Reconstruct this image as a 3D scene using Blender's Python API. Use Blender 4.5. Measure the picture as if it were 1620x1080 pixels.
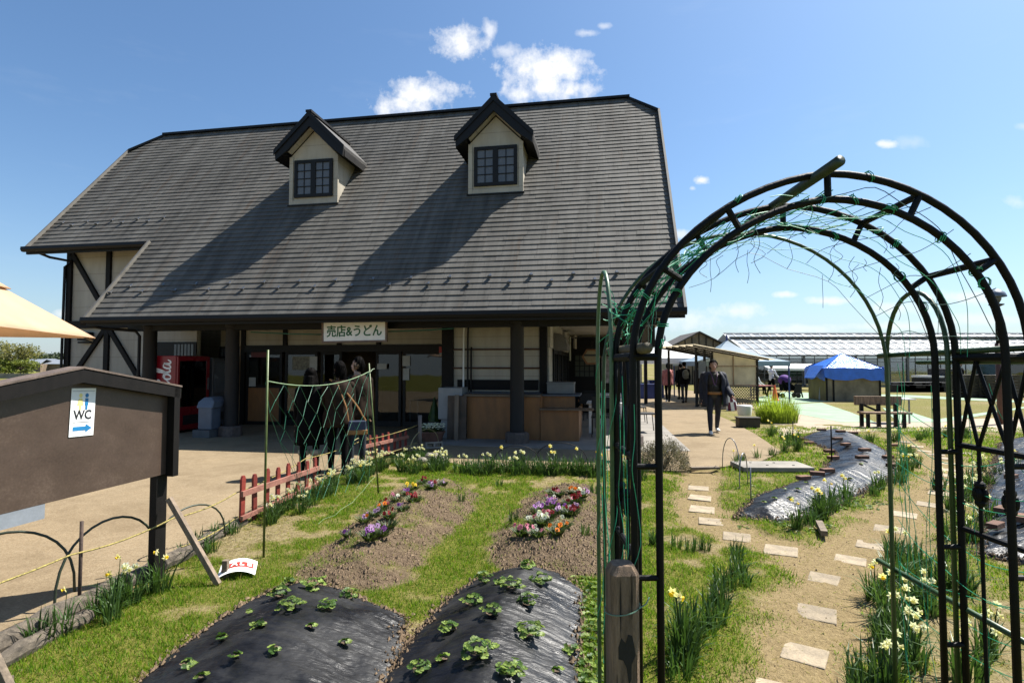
import bpy, bmesh, math, random
import numpy as np
from mathutils import Vector, Matrix
for _o in list(bpy.data.objects): bpy.data.objects.remove(_o)
SC = bpy.context.scene
COL = SC.collection
random.seed(7); RNG = np.random.default_rng(7)
R = math.radians
# ------------------------------------------------------------------ camera
FPX, HOR, HE = 870.0, 575.1, 1.65          # focal length in photo pixels, horizon row, eye height
TH = math.atan((HOR-540)/FPX)
cam = bpy.data.cameras.new('camera'); cam_o = bpy.data.objects.new('camera', cam); COL.objects.link(cam_o)
cam.sensor_width = 36; cam.lens = 36*FPX/1620; cam.clip_start = .05; cam.clip_end = 9000
cam_o.location = (0, 0, HE); cam_o.rotation_euler = (R(90)+TH, 0, 0)
SC.camera = cam_o
# ------------------------------------------------------------------ sky, sun, exposure
SUN_D = Vector((.595, .292, 1.0)).normalized()
SUN_EL = math.asin(SUN_D.z); SUN_AZ = math.atan2(SUN_D.x, SUN_D.y)
world = bpy.data.worlds.new('World'); SC.world = world; world.use_nodes = True
wt = world.node_tree; wt.nodes.clear()
def wn(t, **k):
    n = wt.nodes.new(t)
    for a, b in k.items(): setattr(n, a, b)
    return n
SKY_STRENGTH = .056
sky = wn('ShaderNodeTexSky', sky_type='NISHITA', sun_disc=False, sun_elevation=SUN_EL, sun_rotation=SUN_AZ, altitude=0, air_density=1.0, dust_density=1.4, ozone_density=3.0)
bg = wn('ShaderNodeBackground'); bg.inputs['Strength'].default_value = SKY_STRENGTH
wo = wn('ShaderNodeOutputWorld')
tc = wn('ShaderNodeTexCoord')
def wmath(op, a, b=None, c=None):
    n = wn('ShaderNodeMath', operation=op)
    for i, x in enumerate((a, b, c)):
        if x is None: continue
        if hasattr(x, 'links'): wt.links.new(x, n.inputs[i])
        else: n.inputs[i].default_value = x
    return n.outputs[0]
nz = wn('ShaderNodeTexNoise'); nz.inputs['Scale'].default_value = 24; nz.inputs['Detail'].default_value = 9; nz.inputs['Roughness'].default_value = .62
wt.links.new(tc.outputs['Generated'], nz.inputs['Vector'])
nz2 = wn('ShaderNodeTexNoise'); nz2.inputs['Scale'].default_value = 46; nz2.inputs['Detail'].default_value = 8; nz2.inputs['Roughness'].default_value = .65
wt.links.new(tc.outputs['Generated'], nz2.inputs['Vector'])
nn = wmath('ADD', wmath('MULTIPLY', wmath('SUBTRACT', nz.outputs['Fac'], .5), 2.6), wmath('MULTIPLY', wmath('SUBTRACT', nz2.outputs['Fac'], .5), 1.5))
sepx = wn('ShaderNodeSeparateXYZ'); wt.links.new(tc.outputs['Generated'], sepx.inputs[0])
# azimuth (x/y) and elevation slope (z/y) of a direction ahead: each cumulus is an elliptical patch of sky with a ragged rim
ux = wmath('DIVIDE', sepx.outputs[0], wmath('MAXIMUM', sepx.outputs[1], .05))
uz = wmath('DIVIDE', sepx.outputs[2], wmath('MAXIMUM', sepx.outputs[1], .05))
def cl(px, py, rx, ry, dens=1.0):
    a, b = (px-810)/FPX, (540-py)/FPX
    y = math.cos(TH)-b*math.sin(TH); z = math.sin(TH)+b*math.cos(TH)
    dx = wmath('DIVIDE', wmath('SUBTRACT', ux, a/y), rx/FPX/y)
    dz = wmath('DIVIDE', wmath('SUBTRACT', uz, z/y), ry/FPX/y)
    d = wmath('SQRT', wmath('ADD', wmath('MULTIPLY', dx, dx), wmath('MULTIPLY', dz, dz)))
    s = wmath('ADD', wmath('SUBTRACT', 1.0, d), wmath('MULTIPLY', nn, .8))
    return wmath('MULTIPLY', wmath('SMOOTH_MIN', wmath('MAXIMUM', wmath('MULTIPLY', s, 1.25), 0.0), 1.0, .2), dens)
CLOUDS = [(735, 68, 48, 34, .95), (775, 48, 16, 22, .7), (800, 80, 28, 14, .6), (668, 148, 78, 30, .98), (628, 166, 48, 22, .9), (872, 112, 84, 38, 1.0), (868, 138, 78, 30, 1.0), (830, 150, 40, 24, .9),
          (930, 52, 20, 8, .5), (955, 42, 13, 6, .45), (925, 88, 20, 8, .4), (1400, 228, 22, 7, .8), (1445, 226, 30, 12, .22), (1111, 285, 17, 9, .9), (1095, 298, 7, 5, .5), (1080, 370, 20, 10, .6), (1245, 466, 24, 6, .7),
          (1310, 476, 52, 8, .7), (1160, 492, 62, 14, .6), (1100, 505, 60, 22, .5), (1420, 488, 60, 12, .5), (1530, 470, 70, 12, .55), (1400, 516, 120, 9, .5), (1560, 505, 90, 10, .45),
          (100, 498, 22, 10, .7), (1610, 320, 24, 12, .35), (1618, 200, 16, 8, .3), (1250, 520, 90, 9, .45)]
acc = None
for c in CLOUDS:
    v = cl(*c); acc = v if acc is None else wmath('MAXIMUM', acc, v)
nz3 = wn('ShaderNodeTexNoise'); nz3.inputs['Scale'].default_value = 5; nz3.inputs['Detail'].default_value = 8; nz3.inputs['Roughness'].default_value = .6
vm3 = wn('ShaderNodeMapping'); vm3.inputs['Scale'].default_value = (1, 1, 4.5); wt.links.new(tc.outputs['Generated'], vm3.inputs['Vector']); wt.links.new(vm3.outputs[0], nz3.inputs['Vector'])
wisp = wmath('MULTIPLY', wmath('MAXIMUM', wmath('SUBTRACT', nz3.outputs['Fac'], .58), 0.0), .22)
acc = wmath('MAXIMUM', acc, wisp)
front = wmath('GREATER_THAN', sepx.outputs[1], .05)
acc = wmath('MULTIPLY', acc, front)
# thin summer haze towards the horizon
hz = wmath('POWER', wmath('SUBTRACT', 1.0, wmath('MINIMUM', wmath('MAXIMUM', sepx.outputs[2], 0.0), 1.0)), 9.0)
mix0 = wn('ShaderNodeMix', data_type='RGBA'); wt.links.new(wmath('MULTIPLY', hz, .5), mix0.inputs['Factor'])
tint = wn('ShaderNodeMix', data_type='RGBA', blend_type='MULTIPLY'); tint.inputs['Factor'].default_value = 1; wt.links.new(sky.outputs[0], tint.inputs[6]); tint.inputs[7].default_value = (.92, 1.14, 1.27, 1)
wt.links.new(tint.outputs[2], mix0.inputs[6]); mix0.inputs[7].default_value = (6.9, 7.7, 8.2, 1)
mix1 = wn('ShaderNodeMix', data_type='RGBA'); wt.links.new(acc, mix1.inputs['Factor'])
wt.links.new(mix0.outputs[2], mix1.inputs[6]); mix1.inputs[7].default_value = (8.3, 8.35, 8.45, 1)
wt.links.new(mix1.outputs[2], bg.inputs['Color']); wt.links.new(bg.outputs[0], wo.inputs[0])
sl = bpy.data.lights.new('sun', 'SUN'); sl.energy = 5.0; sl.angle = R(.53); sl.color = (1, .955, .88)
so = bpy.data.objects.new('sun', sl); COL.objects.link(so); so.rotation_euler = SUN_D.to_track_quat('Z', 'Y').to_euler()
SC.view_settings.view_transform = 'Standard'; SC.view_settings.look = 'None'; SC.view_settings.gamma = 1; SC.view_settings.exposure = 1.25
SC.render.film_transparent = False
SC.cycles.max_bounces = 7; SC.cycles.diffuse_bounces = 2; SC.cycles.transparent_max_bounces = 12
# ------------------------------------------------------------------ pixel -> place helpers
def ray(px, py):
    a, b = (px-810)/FPX, (540-py)/FPX
    return Vector((a, math.cos(TH)-b*math.sin(TH), math.sin(TH)+b*math.cos(TH)))
def G(px, py, z=0.0):
    d = ray(px, py); t = (z-HE)/d.z
    return (d.x*t, d.y*t)
def D(px, py, Y):
    d = ray(px, py); t = Y/d.y
    return (d.x*t, Y, HE+d.z*t)
# ------------------------------------------------------------------ object helpers
def tag(o, label=None, cat=None, group=None, kind=None):
    if label: o['label'] = label
    if cat: o['category'] = cat
    if group: o['group'] = group
    if kind: o['kind'] = kind
    return o
def thing(name, label, cat, loc=(0, 0, 0), rz=0.0, group=None):
    o = bpy.data.objects.new(name, None); COL.objects.link(o); o.empty_display_size = .1
    o.location = loc; o.rotation_euler = (0, 0, rz)
    return tag(o, label, cat, group)
def children(o): return [c for c in bpy.data.objects if c.parent is o]
def dup(root, loc, rz=None, label=None, group=None, scale=None):
    def cp(o, parent):
        c = o.copy(); COL.objects.link(c)
        if parent is not None: c.parent = parent
        for ch in KIDS.get(o.name, []): KIDS.setdefault(c.name, []).append(cp(ch, c))
        return c
    r = cp(root, None); r.location = loc
    if rz is not None: r.rotation_euler = (r.rotation_euler.x, r.rotation_euler.y, rz)
    if scale is not None: r.scale = (scale,)*3 if not hasattr(scale, '__len__') else scale
    if label: r['label'] = label
    if group: r['group'] = group
    return r
KIDS = {}
class MB:
    def __init__(s): s.v = []; s.f = []; s.m = []
    def add(s, vs, fs, m=0):
        b = len(s.v); s.v += [tuple(v) for v in vs]; s.f += [tuple(i+b for i in f) for f in fs]; s.m += [m]*len(fs)
    def poly(s, pts, m=0): s.add(pts, [tuple(range(len(pts)))], m)
    def boxm(s, M, size, m=0):
        x, y, z = [q/2 for q in size]
        vs = [M @ Vector(c) for c in ((-x,-y,-z),(x,-y,-z),(x,y,-z),(-x,y,-z),(-x,-y,z),(x,-y,z),(x,y,z),(-x,y,z))]
        s.add(vs, [(0,3,2,1),(4,5,6,7),(0,1,5,4),(1,2,6,5),(2,3,7,6),(3,0,4,7)], m)
    def box(s, c, size, rz=0.0, m=0): s.boxm(Matrix.Translation(c) @ Matrix.Rotation(rz, 4, 'Z'), size, m)
    def bb(s, a, b, m=0): s.box([(a[i]+b[i])/2 for i in range(3)], [abs(b[i]-a[i]) for i in range(3)], 0, m)
    def bar(s, p0, p1, w, h, m=0, up=(0, 0, 1)):
        p0, p1 = Vector(p0), Vector(p1); d = p1-p0; L = d.length; d.normalize(); up = Vector(up)
        if abs(d.dot(up)) > .98: up = Vector((0, 1, 0))
        sx = d.cross(up).normalized(); u = sx.cross(d)
        M = Matrix(((sx.x, d.x, u.x, 0), (sx.y, d.y, u.y, 0), (sx.z, d.z, u.z, 0), (0, 0, 0, 1))); M.translation = (p0+p1)/2
        s.boxm(M, (w, L, h), m)
    def tube(s, pts, r, n=6, cap=True, m=0, closed=False):
        pts = [Vector(p) for p in pts]; k = len(pts); rr = r if hasattr(r, '__len__') else [r]*k
        vs = []; prev = None
        for i, p in enumerate(pts):
            if closed: d = pts[(i+1) % k]-pts[i-1]
            else: d = pts[min(i+1, k-1)]-pts[max(i-1, 0)]
            if d.length < 1e-9: d = Vector((0, 0, 1))
            d.normalize()
            if prev is None:
                a = Vector((0, 0, 1)) if abs(d.z) < .9 else Vector((1, 0, 0)); u = d.cross(a).normalized()
            else: u = (prev-d*prev.dot(d)).normalized()
            prev = u; w = d.cross(u)
            for j in range(n):
                t = 2*math.pi*j/n; vs.append(p+(u*math.cos(t)+w*math.sin(t))*rr[i])
        fs = []
        for i in range(k if closed else k-1):
            i2 = (i+1) % k
            for j in range(n): fs.append((i*n+j, i*n+(j+1) % n, i2*n+(j+1) % n, i2*n+j))
        if cap and not closed: fs += [tuple(reversed(range(n))), tuple(range((k-1)*n, k*n))]
        s.add(vs, fs, m)
    def prism(s, poly, ext, m=0):
        n = len(poly); e = Vector(ext); a = [Vector(p) for p in poly]; b = [p+e for p in a]
        s.add(a+b, [tuple(reversed(range(n))), tuple(range(n, 2*n))]+[(i, (i+1) % n, n+(i+1) % n, n+i) for i in range(n)], m)
    def lathe(s, prof, c=(0, 0, 0), n=16, m=0, sx=1, sy=1, cap=True):
        vs = []
        for r, z in prof:
            for j in range(n):
                t = 2*math.pi*j/n; vs.append((c[0]+r*sx*math.cos(t), c[1]+r*sy*math.sin(t), c[2]+z))
        k = len(prof); fs = [(i*n+j, i*n+(j+1) % n, (i+1)*n+(j+1) % n, (i+1)*n+j) for i in range(k-1) for j in range(n)]
        if cap: fs += [tuple(reversed(range(n))), tuple(range((k-1)*n, k*n))]
        s.add(vs, fs, m)
    def ell(s, c, r, nu=10, nv=7, m=0, M=None):
        prof = []; vs = []
        M = M or Matrix.Identity(3); c = Vector(c)
        for i in range(nv+1):
            p = math.pi*i/nv
            for j in range(nu):
                t = 2*math.pi*j/nu
                vs.append(c+M @ Vector((r[0]*math.sin(p)*math.cos(t), r[1]*math.sin(p)*math.sin(t), -r[2]*math.cos(p))))
        s.add(vs, [(i*nu+j, i*nu+(j+1) % nu, (i+1)*nu+(j+1) % nu, (i+1)*nu+j) for i in range(nv) for j in range(nu)], m)
    def mesh(s, name, mats, smooth=False, recalc=True):
        me = bpy.data.meshes.new(name); me.from_pydata(s.v, [], s.f)
        for mm in (mats if isinstance(mats, (list, tuple)) else [mats]): me.materials.append(mm)
        me.polygons.foreach_set('material_index', s.m)
        if recalc and len(s.f) < 60000:
            b = bmesh.new(); b.from_mesh(me); bmesh.ops.remove_doubles(b, verts=b.verts, dist=1e-6); bmesh.ops.recalc_face_normals(b, faces=b.faces); b.to_mesh(me); b.free()
        if smooth: me.polygons.foreach_set('use_smooth', [True]*len(me.polygons))
        me.update(); return me
    def build(s, name, mats, parent=None, loc=(0, 0, 0), rz=0.0, smooth=False, bevel=0, recalc=True):
        o = bpy.data.objects.new(name, s.mesh(name, mats, smooth, recalc)); COL.objects.link(o)
        o.location = loc; o.rotation_euler = (0, 0, rz)
        if parent is not None: o.parent = parent; KIDS.setdefault(parent.name, []).append(o)
        if bevel:
            b = o.modifiers.new('bevel', 'BEVEL'); b.width = bevel; b.segments = 2; b.limit_method = 'ANGLE'
        return o
def link(me, name, parent=None, loc=(0, 0, 0), rz=0, scale=1):
    o = bpy.data.objects.new(name, me); COL.objects.link(o); o.location = loc; o.rotation_euler = (0, 0, rz); o.scale = (scale,)*3
    if parent is not None: o.parent = parent; KIDS.setdefault(parent.name, []).append(o)
    return o
def npmesh(name, V, F, mats, attr=None, smooth=False):
    """numpy mesh: F all tris or all quads; attr = {name: per-vertex float}"""
    me = bpy.data.meshes.new(name); k = F.shape[1]
    me.vertices.add(len(V)); me.vertices.foreach_set('co', np.asarray(V, np.float32).ravel())
    me.loops.add(F.size); me.loops.foreach_set('vertex_index', F.astype(np.int32).ravel())
    me.polygons.add(len(F)); me.polygons.foreach_set('loop_start', np.arange(0, F.size, k, dtype=np.int32))
    for m_ in (mats if isinstance(mats, (list, tuple)) else [mats]): me.materials.append(m_)
    me.polygons.foreach_set('use_smooth', np.full(len(F), bool(smooth)))
    me.update(calc_edges=True)
    for n_, a in (attr or {}).items():
        at = me.attributes.new(n_, 'FLOAT', 'POINT'); at.data.foreach_set('value', np.asarray(a, np.float32))
    return me
# ------------------------------------------------------------------ materials
def new_mat(name):
    m = bpy.data.materials.new(name); m.use_nodes = True; t = m.node_tree; t.nodes.clear()
    out = t.nodes.new('ShaderNodeOutputMaterial'); b = t.nodes.new('ShaderNodeBsdfPrincipled'); t.links.new(b.outputs[0], out.inputs[0])
    return m, t, b, out
class N:
    def __init__(s, t): s.t = t
    def n(s, typ, **k):
        x = s.t.nodes.new(typ)
        for a, b in k.items(): setattr(x, a, b)
        return x
    def set(s, inp, val):
        if hasattr(val, 'links') and hasattr(val, 'node'): s.t.links.new(val, inp)
        else: inp.default_value = val
    def math(s, op, a, b=None, c=None, clamp=False):
        x = s.n('ShaderNodeMath', operation=op, use_clamp=clamp)
        for i, q in enumerate((a, b, c)):
            if q is not None: s.set(x.inputs[i], q)
        return x.outputs[0]
    def mix(s, f, a, b, bt='MIX'):
        x = s.n('ShaderNodeMix', data_type='RGBA', blend_type=bt); s.set(x.inputs['Factor'], f)
        s.set(x.inputs[6], a if hasattr(a, 'links') else (*a, 1)[:4]); s.set(x.inputs[7], b if hasattr(b, 'links') else (*b, 1)[:4]); return x.outputs[2]
    def noise(s, vec, scale, detail=4, rough=.55, dist=0):
        x = s.n('ShaderNodeTexNoise'); x.inputs['Scale'].default_value = scale; x.inputs['Detail'].default_value = detail; x.inputs['Roughness'].default_value = rough; x.inputs['Distortion'].default_value = dist
        if vec is not None: s.t.links.new(vec, x.inputs['Vector'])
        return x.outputs['Fac']
    def map(s, vec, scale=(1, 1, 1), rot=(0, 0, 0)):
        x = s.n('ShaderNodeMapping'); x.inputs['Scale'].default_value = scale; x.inputs['Rotation'].default_value = rot; s.t.links.new(vec, x.inputs['Vector']); return x.outputs[0]
    def ramp(s, f, stops):
        x = s.n('ShaderNodeValToRGB'); cr = x.color_ramp
        while len(cr.elements) < len(stops): cr.elements.new(.5)
        for e, (p, c) in zip(cr.elements, stops): e.position = p; e.color = (*c, 1) if len(c) == 3 else c
        s.t.links.new(f, x.inputs[0]); return x.outputs[0]
    def bump(s, h, strength, dist=.02):
        x = s.n('ShaderNodeBump'); x.inputs['Strength'].default_value = strength; x.inputs['Distance'].default_value = dist; s.t.links.new(h, x.inputs['Height']); return x.outputs[0]
    def pos(s): return s.n('ShaderNodeNewGeometry').outputs['Position']
    def obj(s): return s.n('ShaderNodeTexCoord').outputs['Object']
    def rnd(s): return s.n('ShaderNodeObjectInfo').outputs['Random']
    def attr(s, name): return s.n('ShaderNodeAttribute', attribute_name=name).outputs['Fac']
KA = .62
def mat(name, col, rough=.6, var=.25, scale=6, bump=.15, metal=0, stretch=(1, 1, 1), fine=60, col2=None, rndv=0, spec=.5, trans=0, bdist=.01):
    """plain weathered material: two noise octaves of tone, fine grain bump"""
    if max(col) < .66: col = tuple(x*KA for x in col); col2 = col2 and tuple(x*KA for x in col2)
    m, t, b, out = new_mat(name); n = N(t); v = n.map(n.obj(), stretch)
    a = n.noise(v, scale, 5, .6); f = n.noise(v, fine, 3, .6)
    c2 = col2 or tuple(max(0, x*(1-var*1.4)) for x in col); c1 = tuple(min(1, x*(1+var*.6)) for x in col) if not col2 else col
    k = n.math('ADD', n.math('MULTIPLY', a, .75), n.math('MULTIPLY', f, .25))
    c = n.ramp(k, [(.34, c2), (.64, c1)])
    if rndv:
        c = n.mix(1.0, c, n.ramp(n.rnd(), [(0, (1-rndv,)*3), (1, (1+rndv*.3,)*3)]), 'MULTIPLY')
    t.links.new(c, b.inputs['Base Color'])
    b.inputs['Metallic'].default_value = metal; b.inputs['Specular IOR Level'].default_value = spec
    n.set(b.inputs['Roughness'], n.math('ADD', n.math('MULTIPLY', a, .2), rough-.1, clamp=True))
    if bump: t.links.new(n.bump(f, bump, bdist), b.inputs['Normal'])
    if trans:
        tr = n.n('ShaderNodeBsdfTranslucent'); t.links.new(c, tr.inputs['Color']); mx = n.n('ShaderNodeMixShader'); mx.inputs[0].default_value = trans
        t.links.new(b.outputs[0], mx.inputs[1]); t.links.new(tr.outputs[0], mx.inputs[2]); t.links.new(mx.outputs[0], out.inputs[0])
    return m
def glass(name, tint=(.75, .8, .82), refl=.1, rough=.02):
    m, t, b, out = new_mat(name); n = N(t)
    tr = n.n('ShaderNodeBsdfTransparent'); tr.inputs[0].default_value = (*tint, 1)
    gl = n.n('ShaderNodeBsdfGlossy'); gl.inputs['Roughness'].default_value = rough; gl.inputs['Color'].default_value = (.95, .97, 1, 1)
    fr = n.n('ShaderNodeFresnel'); fr.inputs[0].default_value = 1.5
    wob = n.bump(n.noise(n.pos(), 1.3, 2), .05, .05); t.links.new(wob, gl.inputs['Normal'])
    mx = n.n('ShaderNodeMixShader'); t.links.new(n.math('ADD', fr.outputs[0], refl, clamp=True), mx.inputs[0])
    t.links.new(tr.outputs[0], mx.inputs[1]); t.links.new(gl.outputs[0], mx.inputs[2]); t.links.new(mx.outputs[0], out.inputs[0])
    return m
def leafmat(name, c1, c2, attr=None, trans=.35, rough=.5, rndv=.25):
    m, t, b, out = new_mat(name); n = N(t)
    f = n.attr(attr) if attr else n.noise(n.obj(), 9, 3)
    c1, c2 = (tuple(x*(.7 if max(c2) < .5 else .9) for x in q) for q in (c1, c2))
    c = n.ramp(f, [(.25, c1), (.75, c2)])
    if rndv: c = n.mix(1.0, c, n.ramp(n.rnd(), [(0, (1-rndv,)*3), (1, (1.15,)*3)]), 'MULTIPLY')
    t.links.new(c, b.inputs['Base Color']); b.inputs['Roughness'].default_value = rough; b.inputs['Specular IOR Level'].default_value = .35
    tr = n.n('ShaderNodeBsdfTranslucent'); t.links.new(n.mix(1.0, c, (1.15, 1.2, .7), 'MULTIPLY'), tr.inputs['Color'])
    mx = n.n('ShaderNodeMixShader'); mx.inputs[0].default_value = trans
    t.links.new(b.outputs[0], mx.inputs[1]); t.links.new(tr.outputs[0], mx.inputs[2]); t.links.new(mx.outputs[0], out.inputs[0])
    return m
WOODST = (14, 14, 1.2)
M = dict(
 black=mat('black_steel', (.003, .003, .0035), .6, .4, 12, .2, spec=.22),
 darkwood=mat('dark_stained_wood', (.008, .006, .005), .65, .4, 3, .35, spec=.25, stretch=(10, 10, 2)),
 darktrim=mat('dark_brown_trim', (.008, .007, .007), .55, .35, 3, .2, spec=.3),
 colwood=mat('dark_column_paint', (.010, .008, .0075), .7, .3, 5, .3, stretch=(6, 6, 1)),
 wood=mat('weathered_timber', (.30, .23, .16), .8, .4, 3, .5, stretch=(1.5, 12, 12)),
 oldwood=mat('old_post_timber', (.46, .31, .20), .85, .5, 4, .8, stretch=(9, 9, .9), bdist=.02),
 ply=mat('counter_plywood', (.40, .17, .05), .55, .25, 2.5, .12, stretch=(2, 2, .5)),
 boardply=mat('plain_board', (.30, .22, .15), .7, .25, 2.5, .2, stretch=(2, 2, .6)),
 red=mat('picket_red_paint', (.33, .045, .03), .6, .3, 7, .25, rndv=.3),
 vred=mat('vending_red', (.36, .008, .02), .3, .12, 3, .02),
 white=mat('white_plastic', (.72, .72, .70), .4, .08, 4, .03),
 whitesign=mat('white_sign_face', (.80, .80, .77), .45, .08, 5, .02),
 grey=mat('grey_plastic', (.33, .36, .40), .45, .15, 5, .05),
 steel=mat('galvanised_steel', (.40, .41, .42), .35, .2, 5, .05, metal=.7),
 stainless=mat('stainless', (.20, .21, .22), .4, .15, 4, .03, metal=.3),
 green=mat('green_sleeve', (.045, .10, .03), .45, .3, 10, .1),
 twine=mat('green_twine', (.03, .50, .24), .6, .2, 20, 0),
 twinegrey=mat('grey_twine', (.13, .24, .19), .6, .2, 20, 0),
 rope=mat('yellow_rope', (.45, .36, .10), .8, .5, 60, .3),
 bark=mat('bark', (.14, .11, .08), .9, .4, 5, .7, stretch=(6, 6, 1)),
 concrete=mat('concrete', (.36, .33, .28), .9, .25, 3, .3),
 slab=mat('stepping_slab', (.50, .40, .27), .9, .3, 7, .5, rndv=.3, fine=55),
 brick=mat('red_brick', (.30, .15, .09), .9, .35, 9, .5, rndv=.4),
 rock=mat('pale_rock', (.42, .37, .30), .9, .4, 7, .8),
 glass=glass('window_glass', (.5, .53, .54), .0),
 dglass=glass('dormer_glass', (.25, .28, .32), .06),
 frosted=mat('frosted_pane', (.16, .17, .19), .25, .15, 2, .02),
 tarp=mat('blue_tarp', (.03, .15, .66), .22, .15, 3, .35, bdist=.05),
 canvas=mat('tent_canvas', (.78, .77, .74), .7, .08, 2, .05, trans=.25),
 canvasblue=mat('blue_canvas', (.33, .45, .56), .7, .08, 2, .05, trans=.2),
 umbrella=mat('umbrella_canvas', (.67, .485, .325), .8, .08, 3, .12, trans=.45),
 skin=mat('skin', (.64, .40, .28), .55, .1, 9, .03),
 hair=mat('black_hair', (.003, .0022, .002), .75, .4, 40, .3, spec=.06, stretch=(1, 1, .15)),
 dark=mat('black_cloth', (.004, .004, .0045), .9, .3, 9, .2, spec=.1),
 brownc=mat('brown_jacket_cloth', (.040, .026, .018), .9, .3, 9, .25, spec=.1),
 navy=mat('navy_cloth', (.012, .016, .035), .8, .3, 9, .2),
 denim=mat('dark_denim', (.018, .022, .038), .85, .4, 12, .2),
 lining=mat('green_lining', (.015, .13, .075), .7, .2, 9, .1),
 pink=mat('pink_jacket', (.55, .20, .20), .8, .15, 9, .15),
 olive=mat('olive_cloth', (.06, .05, .035), .8, .3, 9, .2),
 whitec=mat('white_shirt', (.7, .7, .7), .8, .1, 9, .1),
 purple=mat('purple_cloth', (.14, .04, .30), .8, .2, 9, .1),
 tan=mat('tan_leather', (.38, .17, .04), .55, .25, 9, .2),
 cream=mat('cream_fur', (.55, .47, .36), .95, .25, 40, .6),
 orange=mat('cone_orange', (.75, .10, .03), .5, .1, 5, .05),
 bluep=mat('blue_plastic', (.02, .05, .25), .45, .2, 5, .05),
 rubber=mat('black_rubber', (.015, .015, .015), .7, .3, 8, .1),
 interior=mat('dim_interior', (.42, .29, .17), .8, .3, 1.5, .1),
 inkgreen=mat('sign_green', (.02, .17, .05), .5, .1, 8, 0),
 ink=mat('sign_black', (.03, .03, .035), .5, .1, 8, 0),
 inkblue=mat('sign_blue', (.02, .28, .62), .5, .1, 8, 0),
 inkyellow=mat('sign_yellow', (.80, .68, .25), .5, .1, 8, 0),
 inkred=mat('sign_red', (.62, .04, .02), .5, .1, 8, 0),
 paper=mat('paper', (.62, .62, .58), .7, .1, 5, .02),
 planter=mat('terracotta_plastic', (.20, .09, .06), .6, .2, 5, .1),
 lamp=mat('lamp_cap_metal', (.20, .24, .30), .4, .15, 4, .03, metal=.3),
 redbrown=mat('red_brown_post', (.10, .035, .02), .6, .3, 5, .2),
 carpaint=mat('dark_green_paint', (.02, .05, .03), .25, .15, 3, .0),
 carwhite=mat('white_paint', (.7, .7, .7), .25, .1, 3, .0),
)
# ------------------------------------------------------------------ setting: ground, paths, beds
def vnoise(x, y, s, seed=0):
    x = x*s+seed*17.3; y = y*s+seed*9.1
    i = np.floor(x).astype(np.int64); j = np.floor(y).astype(np.int64); fx = x-i; fy = y-j
    fx = fx*fx*(3-2*fx); fy = fy*fy*(3-2*fy)
    def h(a, b):
        n = (a*374761393+b*668265263+seed*1442695) & 0xffffffff
        n = ((n ^ (n >> 13))*1274126177) & 0xffffffff
        return ((n ^ (n >> 16)) & 0xffff)/65535.0
    return (h(i, j)*(1-fx)+h(i+1, j)*fx)*(1-fy)+(h(i, j+1)*(1-fx)+h(i+1, j+1)*fx)*fy
def fbm(x, y, s, o=4, seed=0):
    a = 0; w = 1; t = 0
    for k in range(o): a = a+w*vnoise(x, y, s*2**k, seed+k); t += w; w *= .5
    return a/t
def inpoly(x, y, P):
    r = np.zeros(x.shape, bool); n = len(P)
    for i in range(n):
        x1, y1 = P[i]; x2, y2 = P[(i+1) % n]
        c = ((y1 > y) != (y2 > y)) & (x < (x2-x1)*(y-y1)/((y2-y1) or 1e-9)+x1)
        r ^= c
    return r
def dseg(x, y, a, b):
    vx, vy = b[0]-a[0], b[1]-a[1]; L = vx*vx+vy*vy or 1e-9
    t = np.clip(((x-a[0])*vx+(y-a[1])*vy)/L, 0, 1)
    return np.hypot(x-a[0]-t*vx, y-a[1]-t*vy)
def dline(x, y, P, closed=False):
    d = np.full(x.shape, 1e9); n = len(P)
    for i in range(n if closed else n-1): d = np.minimum(d, dseg(x, y, P[i], P[(i+1) % n]))
    return d
def sstep(a, b, x): t = np.clip((x-a)/(b-a), 0, 1); return t*t*(3-2*t)
PAVE = [(-2.95, -3), (-2.9, 2.5), (-2.87, 4.3), (-2.78, 6.2), (-2.7, 7.4), (-2.5, 9.1), (-2.1, 10.6), (-1.7, 10.3), (-1.2, 9.4), (-.6, 8.75), (.4, 8.55), (1.4, 8.5), (2.6, 8.5), (2.95, 8.72), (3.4, 8.85), (4.2, 9.35), (5.0, 10.3), (5.35, 11.6), (5.7, 13), (6.3, 16), (6.9, 20), (9.5, 20), (9.8, 24), (11, 34), (-3, 50), (-26, 50), (-26, -3)]
PATH_A = [G(*p) for p in ((1262, 1120), (1270, 1027), (1288, 963), (1298, 911), (1235, 867), (1166, 844), (1125, 820), (1110, 801), (1106, 784), (1104, 745))]
PATH_B = [G(*p) for p in ((1298, 911), (1345, 879), (1378, 856), (1404, 832), (1430, 809), (1465, 795), (1490, 770), (1497, 745), (1485, 720), (1455, 708), (1420, 690))]
# mounded beds: outline (photo pixels on the ground) , height
def gp(L, z=0.0): return [G(x, y, z) for x, y in L]
BED_SOIL_A = gp([(470, 905), (520, 940), (600, 925), (680, 868), (735, 815), (752, 785), (715, 762), (655, 765), (600, 800), (545, 845)])
BED_SOIL_B = gp([(775, 890), (850, 915), (930, 905), (975, 885), (985, 840), (975, 795), (930, 772), (865, 772), (825, 800), (795, 845)])
FILM_A = gp([(120, 1200), (200, 1085), (280, 1020), (355, 966), (430, 926), (480, 914), (540, 926), (590, 948), (643, 968), (640, 1005), (612, 1075), (600, 1200)], .04)
FILM_B = gp([(598, 1200), (602, 1080), (645, 1008), (700, 946), (750, 912), (800, 896), (840, 892), (885, 900), (922, 930), (925, 985), (915, 1060), (912, 1200)], .04)
FILM_C = gp([(1162, 813), (1198, 782), (1258, 762), (1298, 746), (1322, 716), (1268, 692), (1290, 683), (1352, 686), (1402, 712), (1420, 738), (1410, 756), (1372, 774), (1330, 792), (1280, 814), (1225, 822)], .03)
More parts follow.
